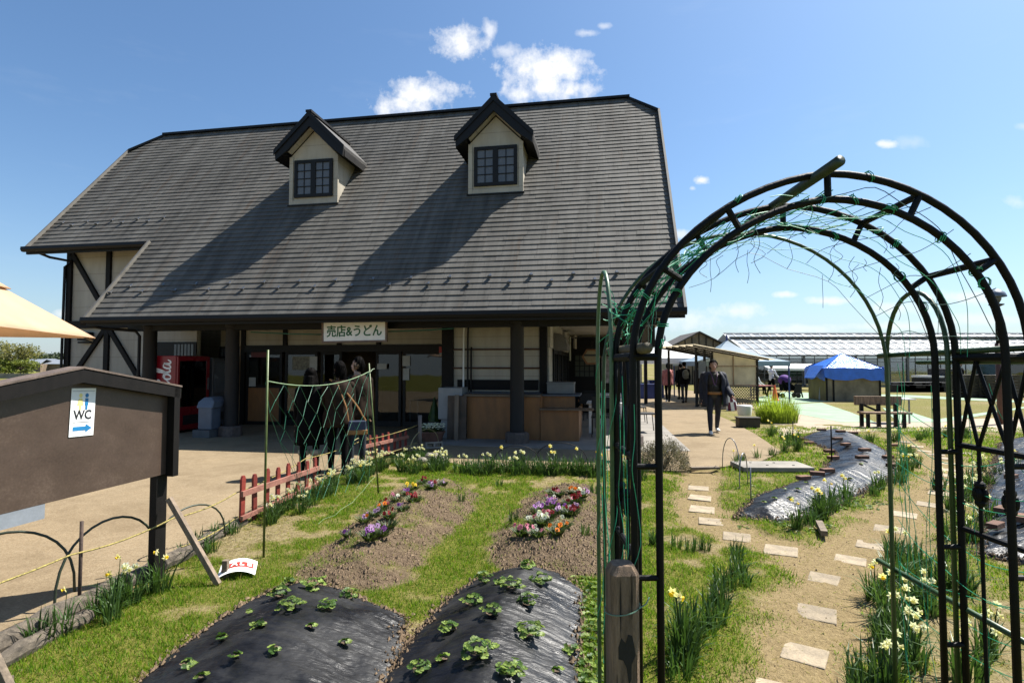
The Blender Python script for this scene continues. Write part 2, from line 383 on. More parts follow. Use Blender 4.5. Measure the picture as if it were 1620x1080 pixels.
FILM_D = gp([(1545, 872), (1556, 800), (1566, 750), (1580, 700), (1620, 690), (1720, 690), (1760, 760), (1740, 905), (1640, 890), (1590, 880)], .03)
def dome(x, y, P, H, w):
    d = dline(x, y, P, True); d = np.where(inpoly(x, y, P), d, 0)
    t = np.clip(d/w, 0, 1); return H*(.45*np.sqrt(1-(1-t)**2.2)+.55*t*t*(3-2*t))
BEDS = [(BED_SOIL_A, .15, .6), (BED_SOIL_B, .15, .55), (FILM_A, .18, .62), (FILM_B, .20, .58), (FILM_C, .17, .5), (FILM_D, .2, .7)]
def lines(dense, far): return np.array(sorted(set(np.round(np.concatenate([dense, far, -np.array(far)]), 4))))
gx = np.unique(np.round(np.concatenate([np.arange(-3.6, 4.2, .035), np.arange(4.2, 10, .12), np.arange(-12, -3.6, .4), np.arange(10, 40, 1.5), np.arange(-60, -12, 4), [-2600, -1200, -500, -200, -100, 60, 100, 200, 500, 1200, 2600]]), 4))
gy = np.unique(np.round(np.concatenate([np.arange(2.2, 9.2, .035), np.arange(9.2, 16, .12), np.arange(16, 50, 1.2), [-40, -10, -2, .5, 1.2, 1.7, 60, 80, 120, 200, 400, 900, 1800, 3600]]), 4))
X, Y = np.meshgrid(gx, gy); Z = np.zeros_like(X)
pav = inpoly(X, Y, PAVE); dpv = dline(X, Y, PAVE, True)
wd = np.minimum(dline(X, Y, PATH_A), dline(X, Y, PATH_B))
pathm = 1-sstep(.24, .50, wd+(fbm(X, Y, 3.2, 4, 3)-.5)*.5)
pathm = np.where(Y > 9, pathm*.8, pathm)
gar = (X > -3.2) & (X < 9) & (Y < 15)
Z += np.where(gar & ~pav, (fbm(X, Y, 1.1, 3, 11)-.5)*.05+(fbm(X, Y, 9, 3, 5)-.5)*.018, 0)
Z -= .03*pathm*gar
soil = np.zeros_like(X)
for k, (P_, H_, w_) in enumerate(BEDS[:2]):
    xw = X+(fbm(X, Y, 2.3, 3, 21)-.5)*.22; yw = Y+(fbm(X, Y, 2.3, 3, 31)-.5)*.22
    hgt = dome(xw, yw, P_, H_, w_); s_ = sstep(0.0, .05, hgt); dd_ = np.where(inpoly(xw, yw, P_), 0, dline(xw, yw, P_, True)); soil = np.maximum(soil, 1-sstep(-.02, .13, dd_+(fbm(X, Y, 5, 3, 77)-.5)*.22))
    Z += hgt+s_*((fbm(X, Y, 7, 4, 41)-.5)*.07+(fbm(X, Y, 22, 2, 51)-.5)*.03)
for P_, H_, w_ in BEDS[2:]: Z -= np.where(inpoly(X, Y, P_), .06*sstep(0, .15, dline(X, Y, P_, True)), 0)
Z = np.where(pav, np.where(dpv < .12, -.02, -.05), Z)
green = sstep(.34, .52, fbm(X, Y, .9, 4, 61)*.45+fbm(X, Y, 4.5, 3, 71)*.55)
green = np.clip(green*np.where(X > 3.0, .8, 1), 0, 1); green = np.where((Y < 2) | (X < -20), 1.0, green)  # ground out of view behind the camera made darker grass to cut bounce light
def GZ(x, y):   # ground height at a point, from the grid
    i = np.clip(np.searchsorted(gx, x)-1, 0, len(gx)-2); j = np.clip(np.searchsorted(gy, y)-1, 0, len(gy)-2)
    fx = (x-gx[i])/(gx[i+1]-gx[i]); fy = (y-gy[j])/(gy[j+1]-gy[j])
    return (Z[j, i]*(1-fx)+Z[j, i+1]*fx)*(1-fy)+(Z[j+1, i]*(1-fx)+Z[j+1, i+1]*fx)*fy
def gridfaces(ny, nx):
    a = np.arange(ny*nx).reshape(ny, nx); return np.stack([a[:-1, :-1], a[:-1, 1:], a[1:, 1:], a[1:, :-1]], -1).reshape(-1, 4)
m_, t, b, out = new_mat('garden_ground'); n = N(t); pos = n.pos()
f1 = n.noise(pos, 2.2, 6, .65); f2 = n.noise(pos, 26, 5, .7); f3 = n.noise(pos, 90, 3, .7)
grassc = n.mix(n.ramp(f2, [(.3, (0, 0, 0)), (.7, (1, 1, 1))]), (0.0806, 0.0868, 0.0124), (0.1674, 0.155, 0.0341))
strawc = n.ramp(f2, [(.28, (0.0992, 0.0744, 0.0341)), (.5, (0.2046, 0.1612, 0.0806)), (.75, (0.2852, 0.2356, 0.1302))])
base = n.mix(n.attr('green'), strawc, grassc)
dirt = n.ramp(n.math('ADD', n.math('MULTIPLY', f2, .6), n.math('MULTIPLY', f3, .4)), [(.3, (.125, .089, .042)), (.55, (.235, .175, .087)), (.75, (.30, .235, .128))])
base = n.mix(n.attr('path'), base, dirt)
soilc = n.ramp(n.math('ADD', n.math('MULTIPLY', f2, .55), n.math('MULTIPLY', f3, .45)), [(.3, (0.0465, 0.031, 0.01984)), (.52, (0.1178, 0.0837, 0.0527)), (.72, (0.2232, 0.1674, 0.1116))])
base = n.mix(n.attr('soil'), base, soilc)
t.links.new(base, b.inputs['Base Color']); b.inputs['Roughness'].default_value = .95; b.inputs['Specular IOR Level'].default_value = .15
t.links.new(n.bump(n.math('ADD', f2, n.math('MULTIPLY', f3, .6)), .75, .035), b.inputs['Normal'])
ground_me = npmesh('ground', np.stack([X, Y, Z], -1).reshape(-1, 3), gridfaces(*X.shape), m_, {'path': (pathm*gar).ravel(), 'soil': soil.ravel(), 'green': green.ravel()}, smooth=True)
tag(link(ground_me, 'ground'), kind='structure')
# paved yard with an exposed-aggregate look
m_, t, b, out = new_mat('tan_paving'); n = N(t); pos = n.pos()
f1 = n.noise(pos, .5, 5, .6); f2 = n.noise(pos, 55, 2, .6); vo = n.n('ShaderNodeTexVoronoi'); vo.inputs['Scale'].default_value = 95; t.links.new(pos, vo.inputs['Vector'])
f3 = n.noise(pos, 5, 5, .7)
c = n.ramp(n.math('ADD', n.math('MULTIPLY', n.math('ADD', n.math('MULTIPLY', f1, .5), n.math('MULTIPLY', f3, .5)), .5), n.math('MULTIPLY', f2, .5)), [(.3, (0.1426, 0.1023, 0.0589)), (.5, (0.248, 0.1891, 0.1147)), (.7, (0.3348, 0.2666, 0.1767))])
c = n.mix(1.0, c, n.ramp(n.noise(pos, .9, 7, .7, .8), [(.36, (.74, .72, .69)), (.5, (.95, .95, .95)), (.68, (1.08, 1.07, 1.05))]), 'MULTIPLY')
c = n.mix(n.math('MULTIPLY', vo.outputs['Distance'], .6), c, (0.1178, 0.0868, 0.0527))
t.links.new(c, b.inputs['Base Color']); b.inputs['Roughness'].default_value = .9; b.inputs['Specular IOR Level'].default_value = .2
t.links.new(n.bump(vo.outputs['Distance'], .35, .006), b.inputs['Normal'])
MPAVE = m_
pm = MB(); pm.prism([(x, y, .012) for x, y in PAVE], (0, 0, -.12)); tag(pm.build('pavement', MPAVE), kind='structure')
# far field, mats and walks on the right
def sheet(name, pts, m, z, th=.02):
    s = MB(); s.prism([(x, y, z) for x, y in pts], (0, 0, -th)); return s.build(name, m)
MMAT = mat('pale_green_matting', (.36, .52, .34), .9, .2, 1.2, .2)
MSTRAW = mat('dry_field', (.26, .20, .09), .95, .4, .25, .3)
MLAWN = mat('far_lawn', (.13, .14, .035), .95, .4, .5, .3)
MWALK = mat('walk_concrete', (.50, .40, .29), .9, .18, 1.0, .2)
tag(sheet('walk', gp([(1222, 668), (1262, 655), (1360, 668), (1620, 660), (1760, 658), (1760, 694), (1620, 683), (1400, 682), (1290, 683), (1236, 690)]), MWALK, .006), kind='structure')
tag(sheet('green_matting', gp([(1228, 641), (1300, 637), (1345, 652), (1385, 668), (1330, 668), (1262, 655), (1240, 650)]), MMAT, .011), kind='structure')
tag(sheet('green_matting', gp([(1196, 629), (1240, 620), (1440, 625), (1620, 634), (1760, 636), (1760, 640), (1620, 637), (1440, 629), (1330, 634), (1255, 638), (1196, 642)]), MMAT, .011), kind='structure')
tag(sheet('green_matting', gp([(1396, 645), (1440, 652), (1478, 664), (1620, 643.5), (1760, 641), (1760, 644), (1620, 646), (1490, 668), (1420, 668)]), MMAT, .011), kind='structure')
tag(sheet('field', [(-300, 52), (-27, 52), (-27, 12), (-300, 12)], MSTRAW, .006), kind='structure')
tag(sheet('concrete_apron', [(x, y) for x, y in [(-1.6, 11.2), (2.5, 10.3), (3.35, 10.4), (4.6, 18.6), (-4, 20)]], mat('apron_concrete', (.34, .31, .27), .85, .2, 1.5, .2), .018), kind='structure')
# far ridge of hills
hm = MB(); xs = np.linspace(-2600, 600, 90)
pr = [(x, 3000, 18+66*float(fbm(np.array([x]), np.array([0.]), .0022, 4, 3)[0])*max(0, 1-abs(x+1900)/2600)) for x in xs]
hm.poly([(xs[0], 3000, -5)]+pr+[(xs[-1], 3000, -5)])
hm2 = MB()
for a, q in zip(pr[:-1], pr[1:]):
    hm2.add([a, q, (q[0], 3300, 0), (a[0], 3300, 0), (q[0], 2500, 0), (a[0], 2500, 0)], [(0, 1, 2, 3), (0, 5, 4, 1)])
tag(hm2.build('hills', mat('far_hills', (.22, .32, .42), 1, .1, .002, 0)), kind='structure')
# ------------------------------------------------------------------ grass blades (one mass)
def blades(n, x0, x1, y0, y1, h0, h1, w, keep, seed):
    r = np.random.default_rng(seed); x = r.uniform(x0, x1, n); y = r.uniform(y0, y1, n); k = keep(x, y, r); x, y = x[k], y[k]; n = len(x)
    g = sstep(.34, .52, fbm(x, y, .9, 4, 61)*.45+fbm(x, y, 4.5, 3, 71)*.55)
    z = np.array(GZ(x, y))-.004; h = r.uniform(h0, h1, n)*(.55+.75*g)*np.where(r.random(n) < .03, 1.7, 1)*(.55+.9*vnoise(x, y, 11, 7))*np.where(r.random(n) < .2, .25, 1); a = r.uniform(0, 2*np.pi, n); l = r.uniform(.1, 1.0, n)*h; la = r.uniform(0, 2*np.pi, n)
    dx, dy = np.cos(a)*w, np.sin(a)*w; ww = r.uniform(.6, 1.5, n)
    p0 = np.stack([x-dx*ww, y-dy*ww, z], -1); p1 = np.stack([x+dx*ww, y+dy*ww, z], -1)
    p2 = np.stack([x+np.cos(la)*l, y+np.sin(la)*l, z+h], -1)
    V = np.stack([p0, p1, p2], 1).reshape(-1, 3); tone = np.clip(g*.72+r.normal(0, .25, n)-(r.random(n) < .12)*.6, 0, 1)
    return V, np.repeat(tone, 3)
def keep(x, y, r):
    k = ~inpoly(x, y, PAVE); wd = np.minimum(dline(x, y, PATH_A), dline(x, y, PATH_B))
    k &= r.random(len(x)) < sstep(.17, .47, wd+(fbm(x, y, 3.2, 4, 3)-.5)*.5)
    for P_, H_, w_ in BEDS[:2]:
        xw = x+(fbm(x, y, 2.3, 3, 21)-.5)*.22; yw = y+(fbm(x, y, 2.3, 3, 31)-.5)*.22
        dd_ = np.where(inpoly(xw, yw, P_), 0, dline(xw, yw, P_, True)); k &= r.random(len(x)) < .015+.985*sstep(-.02, .15, dd_+(fbm(x, y, 5, 3, 77)-.5)*.25)
    for P_, H_, w_ in BEDS[2:]: k &= ~inpoly(x, y, P_)
    g = sstep(.34, .52, fbm(x, y, .9, 4, 61)*.45+fbm(x, y, 4.5, 3, 71)*.55)
    return k & (r.random(len(x)) < .18+.82*g)
m_, t, b, out = new_mat('grass_blades'); n = N(t)
c = n.ramp(n.attr('tone'), [(.0, (.33, .26, .09)), (.20, (.27, .275, .032)), (.36, (.19, .285, .010)), (.70, (.12, .235, .009)), (1, (.065, .145, .008))])
t.links.new(c, b.inputs['Base Color']); b.inputs['Roughness'].default_value = .6; b.inputs['Specular IOR Level'].default_value = .25
tr = n.n('ShaderNodeBsdfTranslucent'); t.links.new(c, tr.inputs['Color']); mx = n.n('ShaderNodeMixShader'); mx.inputs[0].default_value = .55
t.links.new(b.outputs[0], mx.inputs[1]); t.links.new(tr.outputs[0], mx.inputs[2]); t.links.new(mx.outputs[0], out.inputs[0]); MGRASS = m_
parts = [blades(230000, -2.9, 2.2, 2.35, 5.6, .010, .032, .0026, keep, 1), blades(130000, -2.9, 2.6, 5.6, 9.2, .012, .034, .004, keep, 2), blades(110000, 2.0, 6.5, 2.4, 8.5, .012, .038, .0038, keep, 3), blades(60000, 3.2, 14, 8.5, 14.2, .02, .05, .008, keep, 4)]
V = np.concatenate([p[0] for p in parts]); T = np.concatenate([p[1] for p in parts])
xx, yy = RNG.uniform(-2.9, 6, 60000), RNG.uniform(2.35, 9, 60000); kk = ~inpoly(xx, yy, PAVE)
for P_, H_, w_ in BEDS[2:]: kk &= ~inpoly(xx, yy, P_)
kk &= RNG.random(len(xx)) < .55-.3*np.array(sstep(.33, .54, fbm(xx, yy, .9, 4, 61))); xx, yy = xx[kk], yy[kk]; zz = np.array(GZ(xx, yy)); aa = RNG.uniform(0, 6.28, len(xx)); ll = RNG.uniform(.01, .045, len(xx)); ww = RNG.uniform(.001, .003, len(xx))
fl = np.stack([np.stack([xx-np.sin(aa)*ww, yy+np.cos(aa)*ww, zz+.004], -1), np.stack([xx+np.sin(aa)*ww, yy-np.cos(aa)*ww, zz+.003], -1), np.stack([xx+np.cos(aa)*ll, yy+np.sin(aa)*ll, zz+RNG.uniform(.004, .016, len(xx))], -1)], 1).reshape(-1, 3)
V = np.concatenate([V, fl]); T = np.concatenate([T, np.repeat(RNG.uniform(0, .3, len(xx)), 3)])
tag(link(npmesh('grass', V, np.arange(len(V)).reshape(-1, 3), MGRASS, {'tone': T}), 'grass'), kind='stuff')
# soil crumbs on the two dug beds
V = []; Fc = []; r_ = np.random.default_rng(9)
oct_v = np.array([(1, 0, 0), (-1, 0, 0), (0, 1, 0), (0, -1, 0), (0, 0, 1), (0, 0, -1)], float); oct_f = np.array([(0, 2, 4), (2, 1, 4), (1, 3, 4), (3, 0, 4), (2, 0, 5), (1, 2, 5), (3, 1, 5), (0, 3, 5)])
for P_, H_, w_ in BEDS[:2]:
    px = np.array([p[0] for p in P_]); py = np.array([p[1] for p in P_])
    x = r_.uniform(px.min()-.25, px.max()+.25, 22000); y = r_.uniform(py.min()-.25, py.max()+.25, 22000)
    k = np.where(inpoly(x, y, P_), 0, dline(x, y, P_, True))+(fbm(x, y, 5, 3, 77)-.5)*.22 < .06*r_.random(len(x)); x, y = x[k], y[k]; z = GZ(x, y); s = np.minimum(r_.gamma(1.6, .0034, len(x))+.0022, .022)
    vv = oct_v[None]*s[:, None, None]*r_.uniform(.55, 1.4, (len(x), 6, 1))+np.stack([x, y, z], -1)[:, None]
    o_ = sum(len(q) for q in V); V.append(vv.reshape(-1, 3)); Fc.append((oct_f[None]+(np.arange(len(x))*6)[:, None, None]+o_).reshape(-1, 3))
for P_ in (FILM_A, FILM_B, FILM_C, FILM_D):       # soil thrown on the tucked-in film edges
    for a_, b_ in zip(P_, P_[1:]+P_[:1]):
        L_ = math.hypot(b_[0]-a_[0], b_[1]-a_[1]); nq = int(L_*260); t_ = r_.random(nq); x = a_[0]+(b_[0]-a_[0])*t_+r_.normal(0, .03, nq); y = a_[1]+(b_[1]-a_[1])*t_+r_.normal(0, .03, nq); ok = (y > 2.3); x, y = x[ok], y[ok]
        if not len(x): continue
        z = np.maximum(GZ(x, y), dome(x, y, P_, .19, .6))+.006; s = np.minimum(r_.gamma(1.6, .004, len(x))+.002, .02)
        vv = oct_v[None]*s[:, None, None]*r_.uniform(.55, 1.4, (len(x), 6, 1))+np.stack([x, y, z], -1)[:, None]; o_ = sum(len(q) for q in V); V.append(vv.reshape(-1, 3)); Fc.append((oct_f[None]+(np.arange(len(x))*6)[:, None, None]+o_).reshape(-1, 3))
x = r_.uniform(-3.2, 6.5, 16000); y = r_.uniform(2.3, 9.3, 16000); k = (r_.random(len(x)) < .5)
for P_ in (FILM_A, FILM_B, FILM_C, FILM_D): k &= ~inpoly(x, y, P_)
wd = np.minimum(dline(x, y, PATH_A), dline(x, y, PATH_B)); k &= (wd < .6) | (r_.random(len(x)) < .12); x, y = x[k], y[k]; z = np.where(inpoly(x, y, PAVE), .014, GZ(x, y)); s = np.minimum(r_.gamma(1.5, .0022, len(x))+.0014, .012)
vv = oct_v[None]*s[:, None, None]*r_.uniform(.5, 1.5, (len(x), 6, 1))+np.stack([x, y, z], -1)[:, None]; o_ = sum(len(q) for q in V); V.append(vv.reshape(-1, 3)); Fc.append((oct_f[None]+(np.arange(len(x))*6)[:, None, None]+o_).reshape(-1, 3))
tag(link(npmesh('soil_crumbs', np.concatenate(V), np.concatenate(Fc), mat('soil_crumb', (.33, .23, .135), .95, .45, 20, .3, col2=(.14, .09, .05))), 'soil_crumbs'), kind='stuff')
# ------------------------------------------------------------------ film-covered beds
m_, t, b, out = new_mat('black_mulch_film'); n = N(t); o = n.obj()
w1 = n.noise(n.map(o, (5, 24, 6), (0, 0, -.25)), 1, 4, .6, 1.2); w2 = n.noise(n.map(o, (14, 70, 12), (0, 0, .15)), 1, 3, .6, .4)
dustn = n.noise(o, 2.1, 5, .65); dst = n.ramp(dustn, [(.42, (0, 0, 0)), (.7, (1, 1, 1))])
c = n.mix(n.math('MULTIPLY', dst, .35), (.006, .006, .007), (.075, .073, .07))
t.links.new(c, b.inputs['Base Color']); n.set(b.inputs['Roughness'], n.math('ADD', n.math('MULTIPLY', dst, .2), .33)); b.inputs['Specular IOR Level'].default_value = .32
t.links.new(n.bump(n.math('ADD', n.math('MULTIPLY', w1, .8), n.math('MULTIPLY', w2, .35)), .55, .02), b.inputs['Normal']); MFILM = m_
def film_bed(name, P_, H_, w_, label, axis, rough=.012, step=.012):
    px = np.array([p[0] for p in P_]); py = np.array([p[1] for p in P_])
    cx, cy = px.mean(), py.mean()
    x, y = np.meshgrid(np.arange(px.min()-.04, px.max()+.06, step), np.arange(max(py.min(), 1.6)-.04, py.max()+.06, step))
    xj = x+(fbm(x, y, 3, 3, 81)-.5)*.06; yj = y+(fbm(x, y, 3, 3, 91)-.5)*.06
    h = dome(xj, yj, P_, H_, w_); ins = inpoly(xj, yj, P_)
    ca, sa = math.cos(axis), math.sin(axis); u = (x-cx)*ca+(y-cy)*sa; v = -(x-cx)*sa+(y-cy)*ca
    rid = (np.abs(vnoise(u*1.0+.3*np.sin(v*3), v, 1, 5)*0+fbm(u*17+1.6*fbm(u, v, 2.2, 2, 7), v*1.6, 1, 4, 13)-.5)*2.4)
    z = h+np.where(ins, ((rid-.3)*.5+.35*(np.abs(fbm(u*46+2*fbm(u, v, 3, 2, 9), v*2.6, 1, 3, 19)-.5)*2.4-.3))*rough*(1.4-np.clip(h/H_, 0, 1)*.5)+(fbm(x, y, 5, 3, 17)-.5)*.03, -.05)
    base = np.array(GZ(x, y)); z = np.where(ins, np.maximum(z, base*0-.01), -.06)
    fs = gridfaces(*x.shape); ok = ins.ravel()[fs].any(1)
    fs = fs[ok]; used = np.unique(fs); remap = np.zeros(x.size, int); remap[used] = np.arange(len(used))
    V = np.stack([x-cx, y-cy, z], -1).reshape(-1, 3)[used]
    o = link(npmesh(name, V, remap[fs], MFILM, smooth=True), name, loc=(cx, cy, 0)); tag(o, label, 'planting bed', 'beds under black plastic film')
    return lambda X_, Y_: float(np.interp(0, [0], [0]))+float(dome(np.array([X_]), np.array([Y_]), P_, H_, w_)[0])
hA = film_bed('film_covered_bed', FILM_A, .18, .62, 'low black-film mound with small scattered strawberry plants, its folds bunched against the next mound', 1.25, .030)
hB = film_bed('film_covered_bed', FILM_B, .20, .58, 'mound under black plastic film beside the weathered wooden post, with the larger strawberry plants', 1.35, .022)
hC = film_bed('film_covered_bed', FILM_C, .17, .5, 'curving bed under silvery black film held down with bricks, between the two stepping stone paths', .5, .034, .02)
hD = film_bed('film_covered_bed', FILM_D, .2, .7, 'bed under glossy crumpled black film seen through the lattice side of the arch', 1.4, .038, .02)
# ------------------------------------------------------------------ farm shop building (local frame: x along the front eave, y back, z up)
BX, BY, BYAW = -9.495, 12.278, -.173
ZE, MS, LB, XL, YBK, YH, GH, YR = 2.658, 1.245, 12.856, 3.734, 1.66, 4.695, .789, 5.255
def BW(x, y, z=0):
    c, s = math.cos(BYAW), math.sin(BYAW); return (BX+c*x-s*y, BY+s*x+c*y, z)
def RZ(y): return ZE+MS*y
bld = thing('farm_shop_building', 'large half-timbered shop with a steep grey shingle roof and two gabled dormers', 'building', (BX, BY, 0), BYAW)
# shingle material: tone per tile, rain streaks down the slope
m_, t, b, out = new_mat('roof_shingle'); n = N(t); o = n.obj()
st = n.noise(n.map(o, (3.2, .35, .28)), 1.0, 5, .65); st2 = n.noise(n.map(o, (14, .8, .6)), 1.0, 4, .6); bl = n.noise(o, .35, 4, .6); fi = n.noise(o, 60, 2, .6)
k = n.math('ADD', n.math('ADD', n.math('MULTIPLY', n.attr('tone'), .07), n.math('MULTIPLY', st, .69)), n.math('ADD', n.math('MULTIPLY', bl, .30), n.math('MULTIPLY', st2, .22)))
c = n.ramp(k, [(.36, (.024, .022, .019)), (.54, (.060, .056, .048)), (.74, (.104, .098, .086)), (.92, (.14, .133, .119))])
rust = n.ramp(n.noise(n.map(o, (5, .5, .4)), 1, 4, .7), [(.56, (0, 0, 0)), (.72, (1, 1, 1))])
c = n.mix(n.math('MULTIPLY', rust, .55), c, (.075, .046, .026))
moss = n.ramp(n.noise(o, 1.7, 6, .75), [(.62, (0, 0, 0)), (.74, (1, 1, 1))]); c = n.mix(n.math('MULTIPLY', moss, .4), c, (.05, .055, .03))
t.links.new(c, b.inputs['Base Color']); b.inputs['Roughness'].default_value = .75; b.inputs['Specular IOR Level'].default_value = .35
t.links.new(n.bump(fi, .25, .006), b.inputs['Normal']); MSHIN = m_
m_, t, b, out = new_mat('cream_siding'); n = N(t); o = n.obj(); sp = n.n('ShaderNodeSeparateXYZ'); t.links.new(o, sp.inputs[0])
fr = n.math('FRACT', n.math('DIVIDE', sp.outputs[2], .455)); ln = n.math('LESS_THAN', fr, .018)
c = n.ramp(n.noise(n.map(o, (2, 2, .5)), 1.2, 5, .6), [(.3, (.30, .27, .215)), (.7, (.42, .385, .315))])
drip = n.ramp(n.noise(n.map(o, (7, 7, .45)), 1.0, 4, .65), [(.54, (0, 0, 0)), (.72, (1, 1, 1))]); c = n.mix(n.math('MULTIPLY', drip, .28), c, (.17, .14, .10))
c = n.mix(n.math('MULTIPLY', ln, .7), c, (.09, .075, .06))
t.links.new(c, b.inputs['Base Color']); b.inputs['Roughness'].default_value = .6; t.links.new(n.bump(n.noise(o, 50, 2), .08, .004), b.inputs['Normal']); MSID = m_
def roof_courses(name, xl_of, xr_of, y0, y1, parent, step=.115, tw=.42, seed=1, x_origin=0):
    """overlapping courses of tiles on the front slope, each a little thicker at its lower edge"""
    r = random.Random(seed); V = []; Fq = []; T = []; nrm = Vector((0, -MS, 1)).normalized(); y = y0; k = 0
    while y < y1-1e-6:
        ya, yb = y, min(y+step, y1); yo = yb+.02 if yb < y1 else yb
        xa, xb = min(xl_of(ya), xl_of(yb)), max(xr_of(ya), xr_of(yb)); xa, xb = xl_of((ya+yb)/2), xr_of((ya+yb)/2)
        x = xa; off = r.random()*tw
        while x < xb-1e-6:
            x2 = min(xb, x+(off if x == xa and off > .06 else tw*r.uniform(.85, 1.15))); tone = r.random(); up = .008+r.uniform(-.003, .003); dj = r.uniform(-.003, .003); sag = .006*math.sin(x*.5+k*.05)
            lo = Vector((0, ya-.012+dj, RZ(ya-.012+dj)))+nrm*(up+.017); lb = Vector((0, ya-.012+dj, RZ(ya-.012+dj)))+nrm*.004; hi = Vector((0, yo, RZ(yo)))+nrm*.005
            bse = len(V)
            for xx in (x, x2-.003): V += [(xx, lb.y, lb.z+sag), (xx, lo.y, lo.z+sag), (xx, hi.y, hi.z+sag)]
            Fq += [(bse, bse+3, bse+4, bse+1), (bse+1, bse+4, bse+5, bse+2)]; T += [tone]*6; x = x2
        y = yb; k += 1
    me = npmesh(name, np.array(V), np.array(Fq), MSHIN, {'tone': T}); return link(me, name, parent)
xlf = lambda y: 0.0 if y < YBK else (-XL if y <= YH else -XL+GH*(y-YH)/(YR-YH))
xrf = lambda y: LB if y <= YH else LB-GH*(y-YH)/(YR-YH)
roof = roof_courses('roof', xlf, xrf, 0.0, YR, bld, .106)
s = MB()    # deck under the tiles, back slope, clipped gable ends
dk = [(0, 0), (LB, 0), (LB, YH), (LB-GH, YR), (-XL+GH, YR), (-XL, YH), (-XL, YBK), (0, YBK)]
s.prism([(x, y, RZ(y)-.005) for x, y in dk], (0, 0, -.16))
bk = [(-XL, 2*YR-.0), (LB, 2*YR), (LB, 2*YR-YH), (LB-GH, YR+.001), (-XL+GH, YR+.001), (-XL, 2*YR-YH)]
s.prism([(x, y, RZ(2*YR-y)) for x, y in bk], (0, 0, -.16))
for sx, xe in ((1, LB), (-1, -XL)):
    s.prism([(xe, YH, RZ(YH)), (xe-sx*GH, YR, RZ(YR)), (xe, 2*YR-YH, RZ(YH))], (0, 0, -.12))
s.build('roof_deck', M['darktrim'], bld)
s = MB()    # ridge and hip caps
s.bar((-XL+GH-.05, YR, RZ(YR)+.03), (LB-GH+.05, YR, RZ(YR)+.03), .2, .07)
for sx, xe in ((1, LB), (-1, -XL)): s.bar((xe-sx*GH, YR, RZ(YR)+.03), (xe, YH-.05, RZ(YH)+.02), .12, .06)
s.build('ridge_cap', M['darktrim'], bld)
s = MB()    # verge strips
off = Vector((0, -MS, 1)).normalized()*.035
def vp(x, y): return Vector((x, y, RZ(y)))+off
MVER = mat('verge_metal', (.20, .185, .16), .6, .2, 4, .1)
for p_, q_ in ((vp(LB+.01, -.03), vp(LB+.01, YH)), (vp(-XL-.01, YBK-.03), vp(-XL-.01, YH)), (vp(-.01, -.03), vp(-.01, YBK))):
    s = MB(); s.bar(p_, q_, .05, .10); s.build('verge_trim', MVER, bld)
def gutter(x0, x1, y, z):
    s = MB(); pr = [(-.075, .055), (-.085, -.02), (-.05, -.075), (.01, -.08), (.05, -.05), (.055, .05), (.045, .05), (.04, -.045), (.005, -.068), (-.045, -.063), (-.072, -.015), (-.064, .055)]
    s.prism([(x0, y+a, z+c) for a, c in pr], (x1-x0, 0, 0)); g = s.build('gutter', M['darktrim'], bld)
    s = MB(); s.bb((x0+.02, y+.055, z-.13), (x1-.02, y+.11, z+.03)); s.build('fascia', M['darktrim'], bld)
gutter(-.06, LB+.03, -.06, ZE-.035); gutter(-XL-.1, -.05, YBK-.06, RZ(YBK)-.035)
# walls
YW, YD = 2.3, 3.0
s = MB()
s.bb((-3.17, YW, 0), (.85, YW+.14, RZ(YW)-.1))                           # timbered left wall
s.bb((.86, YW+.9, 2.12), (1.72, YW+1.04, 2.75)); s.bb((1.6, YD, 2.14), (7.72, YD+.12, 2.75))   # panels over the doors
s.bb((7.9, 2.02, .1), (9.92, 2.14, 2.72))                                 # bay behind the counter
s.bb((10.08, 2.14, 2.02), (10.16, 9.0, 2.72)); s.bb((10.06, 2.16, .1), (10.12, 3.0, 2.72)) # side wall over its windows
s.bb((-3.17, YW+.14, 0), (-3.03, 2*YR-.6, 4.6)); s.bb((-3.17, 2*YR-.7, 0), (12.3, 2*YR-.6, 2.6)) # gable and back walls
s.bb((10.08, 9.0, 0), (12.3, 9.1, 2.72)); s.bb((10.08, 3.0, .1), (10.14, 9.0, .8))
s.prism([(-3.1, YW+.2, RZ(YW)-.2), (-3.1, YR, RZ(YR)-.6), (-3.1, 2*YR-YW, RZ(YW)-.2)], (.1, 0, 0)); s.prism([(LB-.45, 1.0, RZ(1.0)-.25), (LB-.45, YR, RZ(YR)-.6), (LB-.45, 2*YR-1, RZ(1)-.25)], (.1, 0, 0))
s.build('wall', MSID, bld)
s = MB(); s.bb((.2, .12, ZE-.02), (LB-.1, 2*YR-.8, ZE+.06)); s.build('porch_ceiling', mat('cream_soffit', (.62, .57, .47), .6, .1, 2, .03), bld)
s = MB(); s.bb((12.50, 3.4, 2.12), (12.56, 9.2, ZE-.03)); s.build('gable_panel', MSID, bld)
s = MB(); s.bb((12.47, 3.36, 2.06), (12.6, 3.42, ZE-.03)); s.bb((12.47, 3.42, 2.06), (12.6, 9.2, 2.115)); s.build('gable_panel_edge', M['darktrim'], bld)
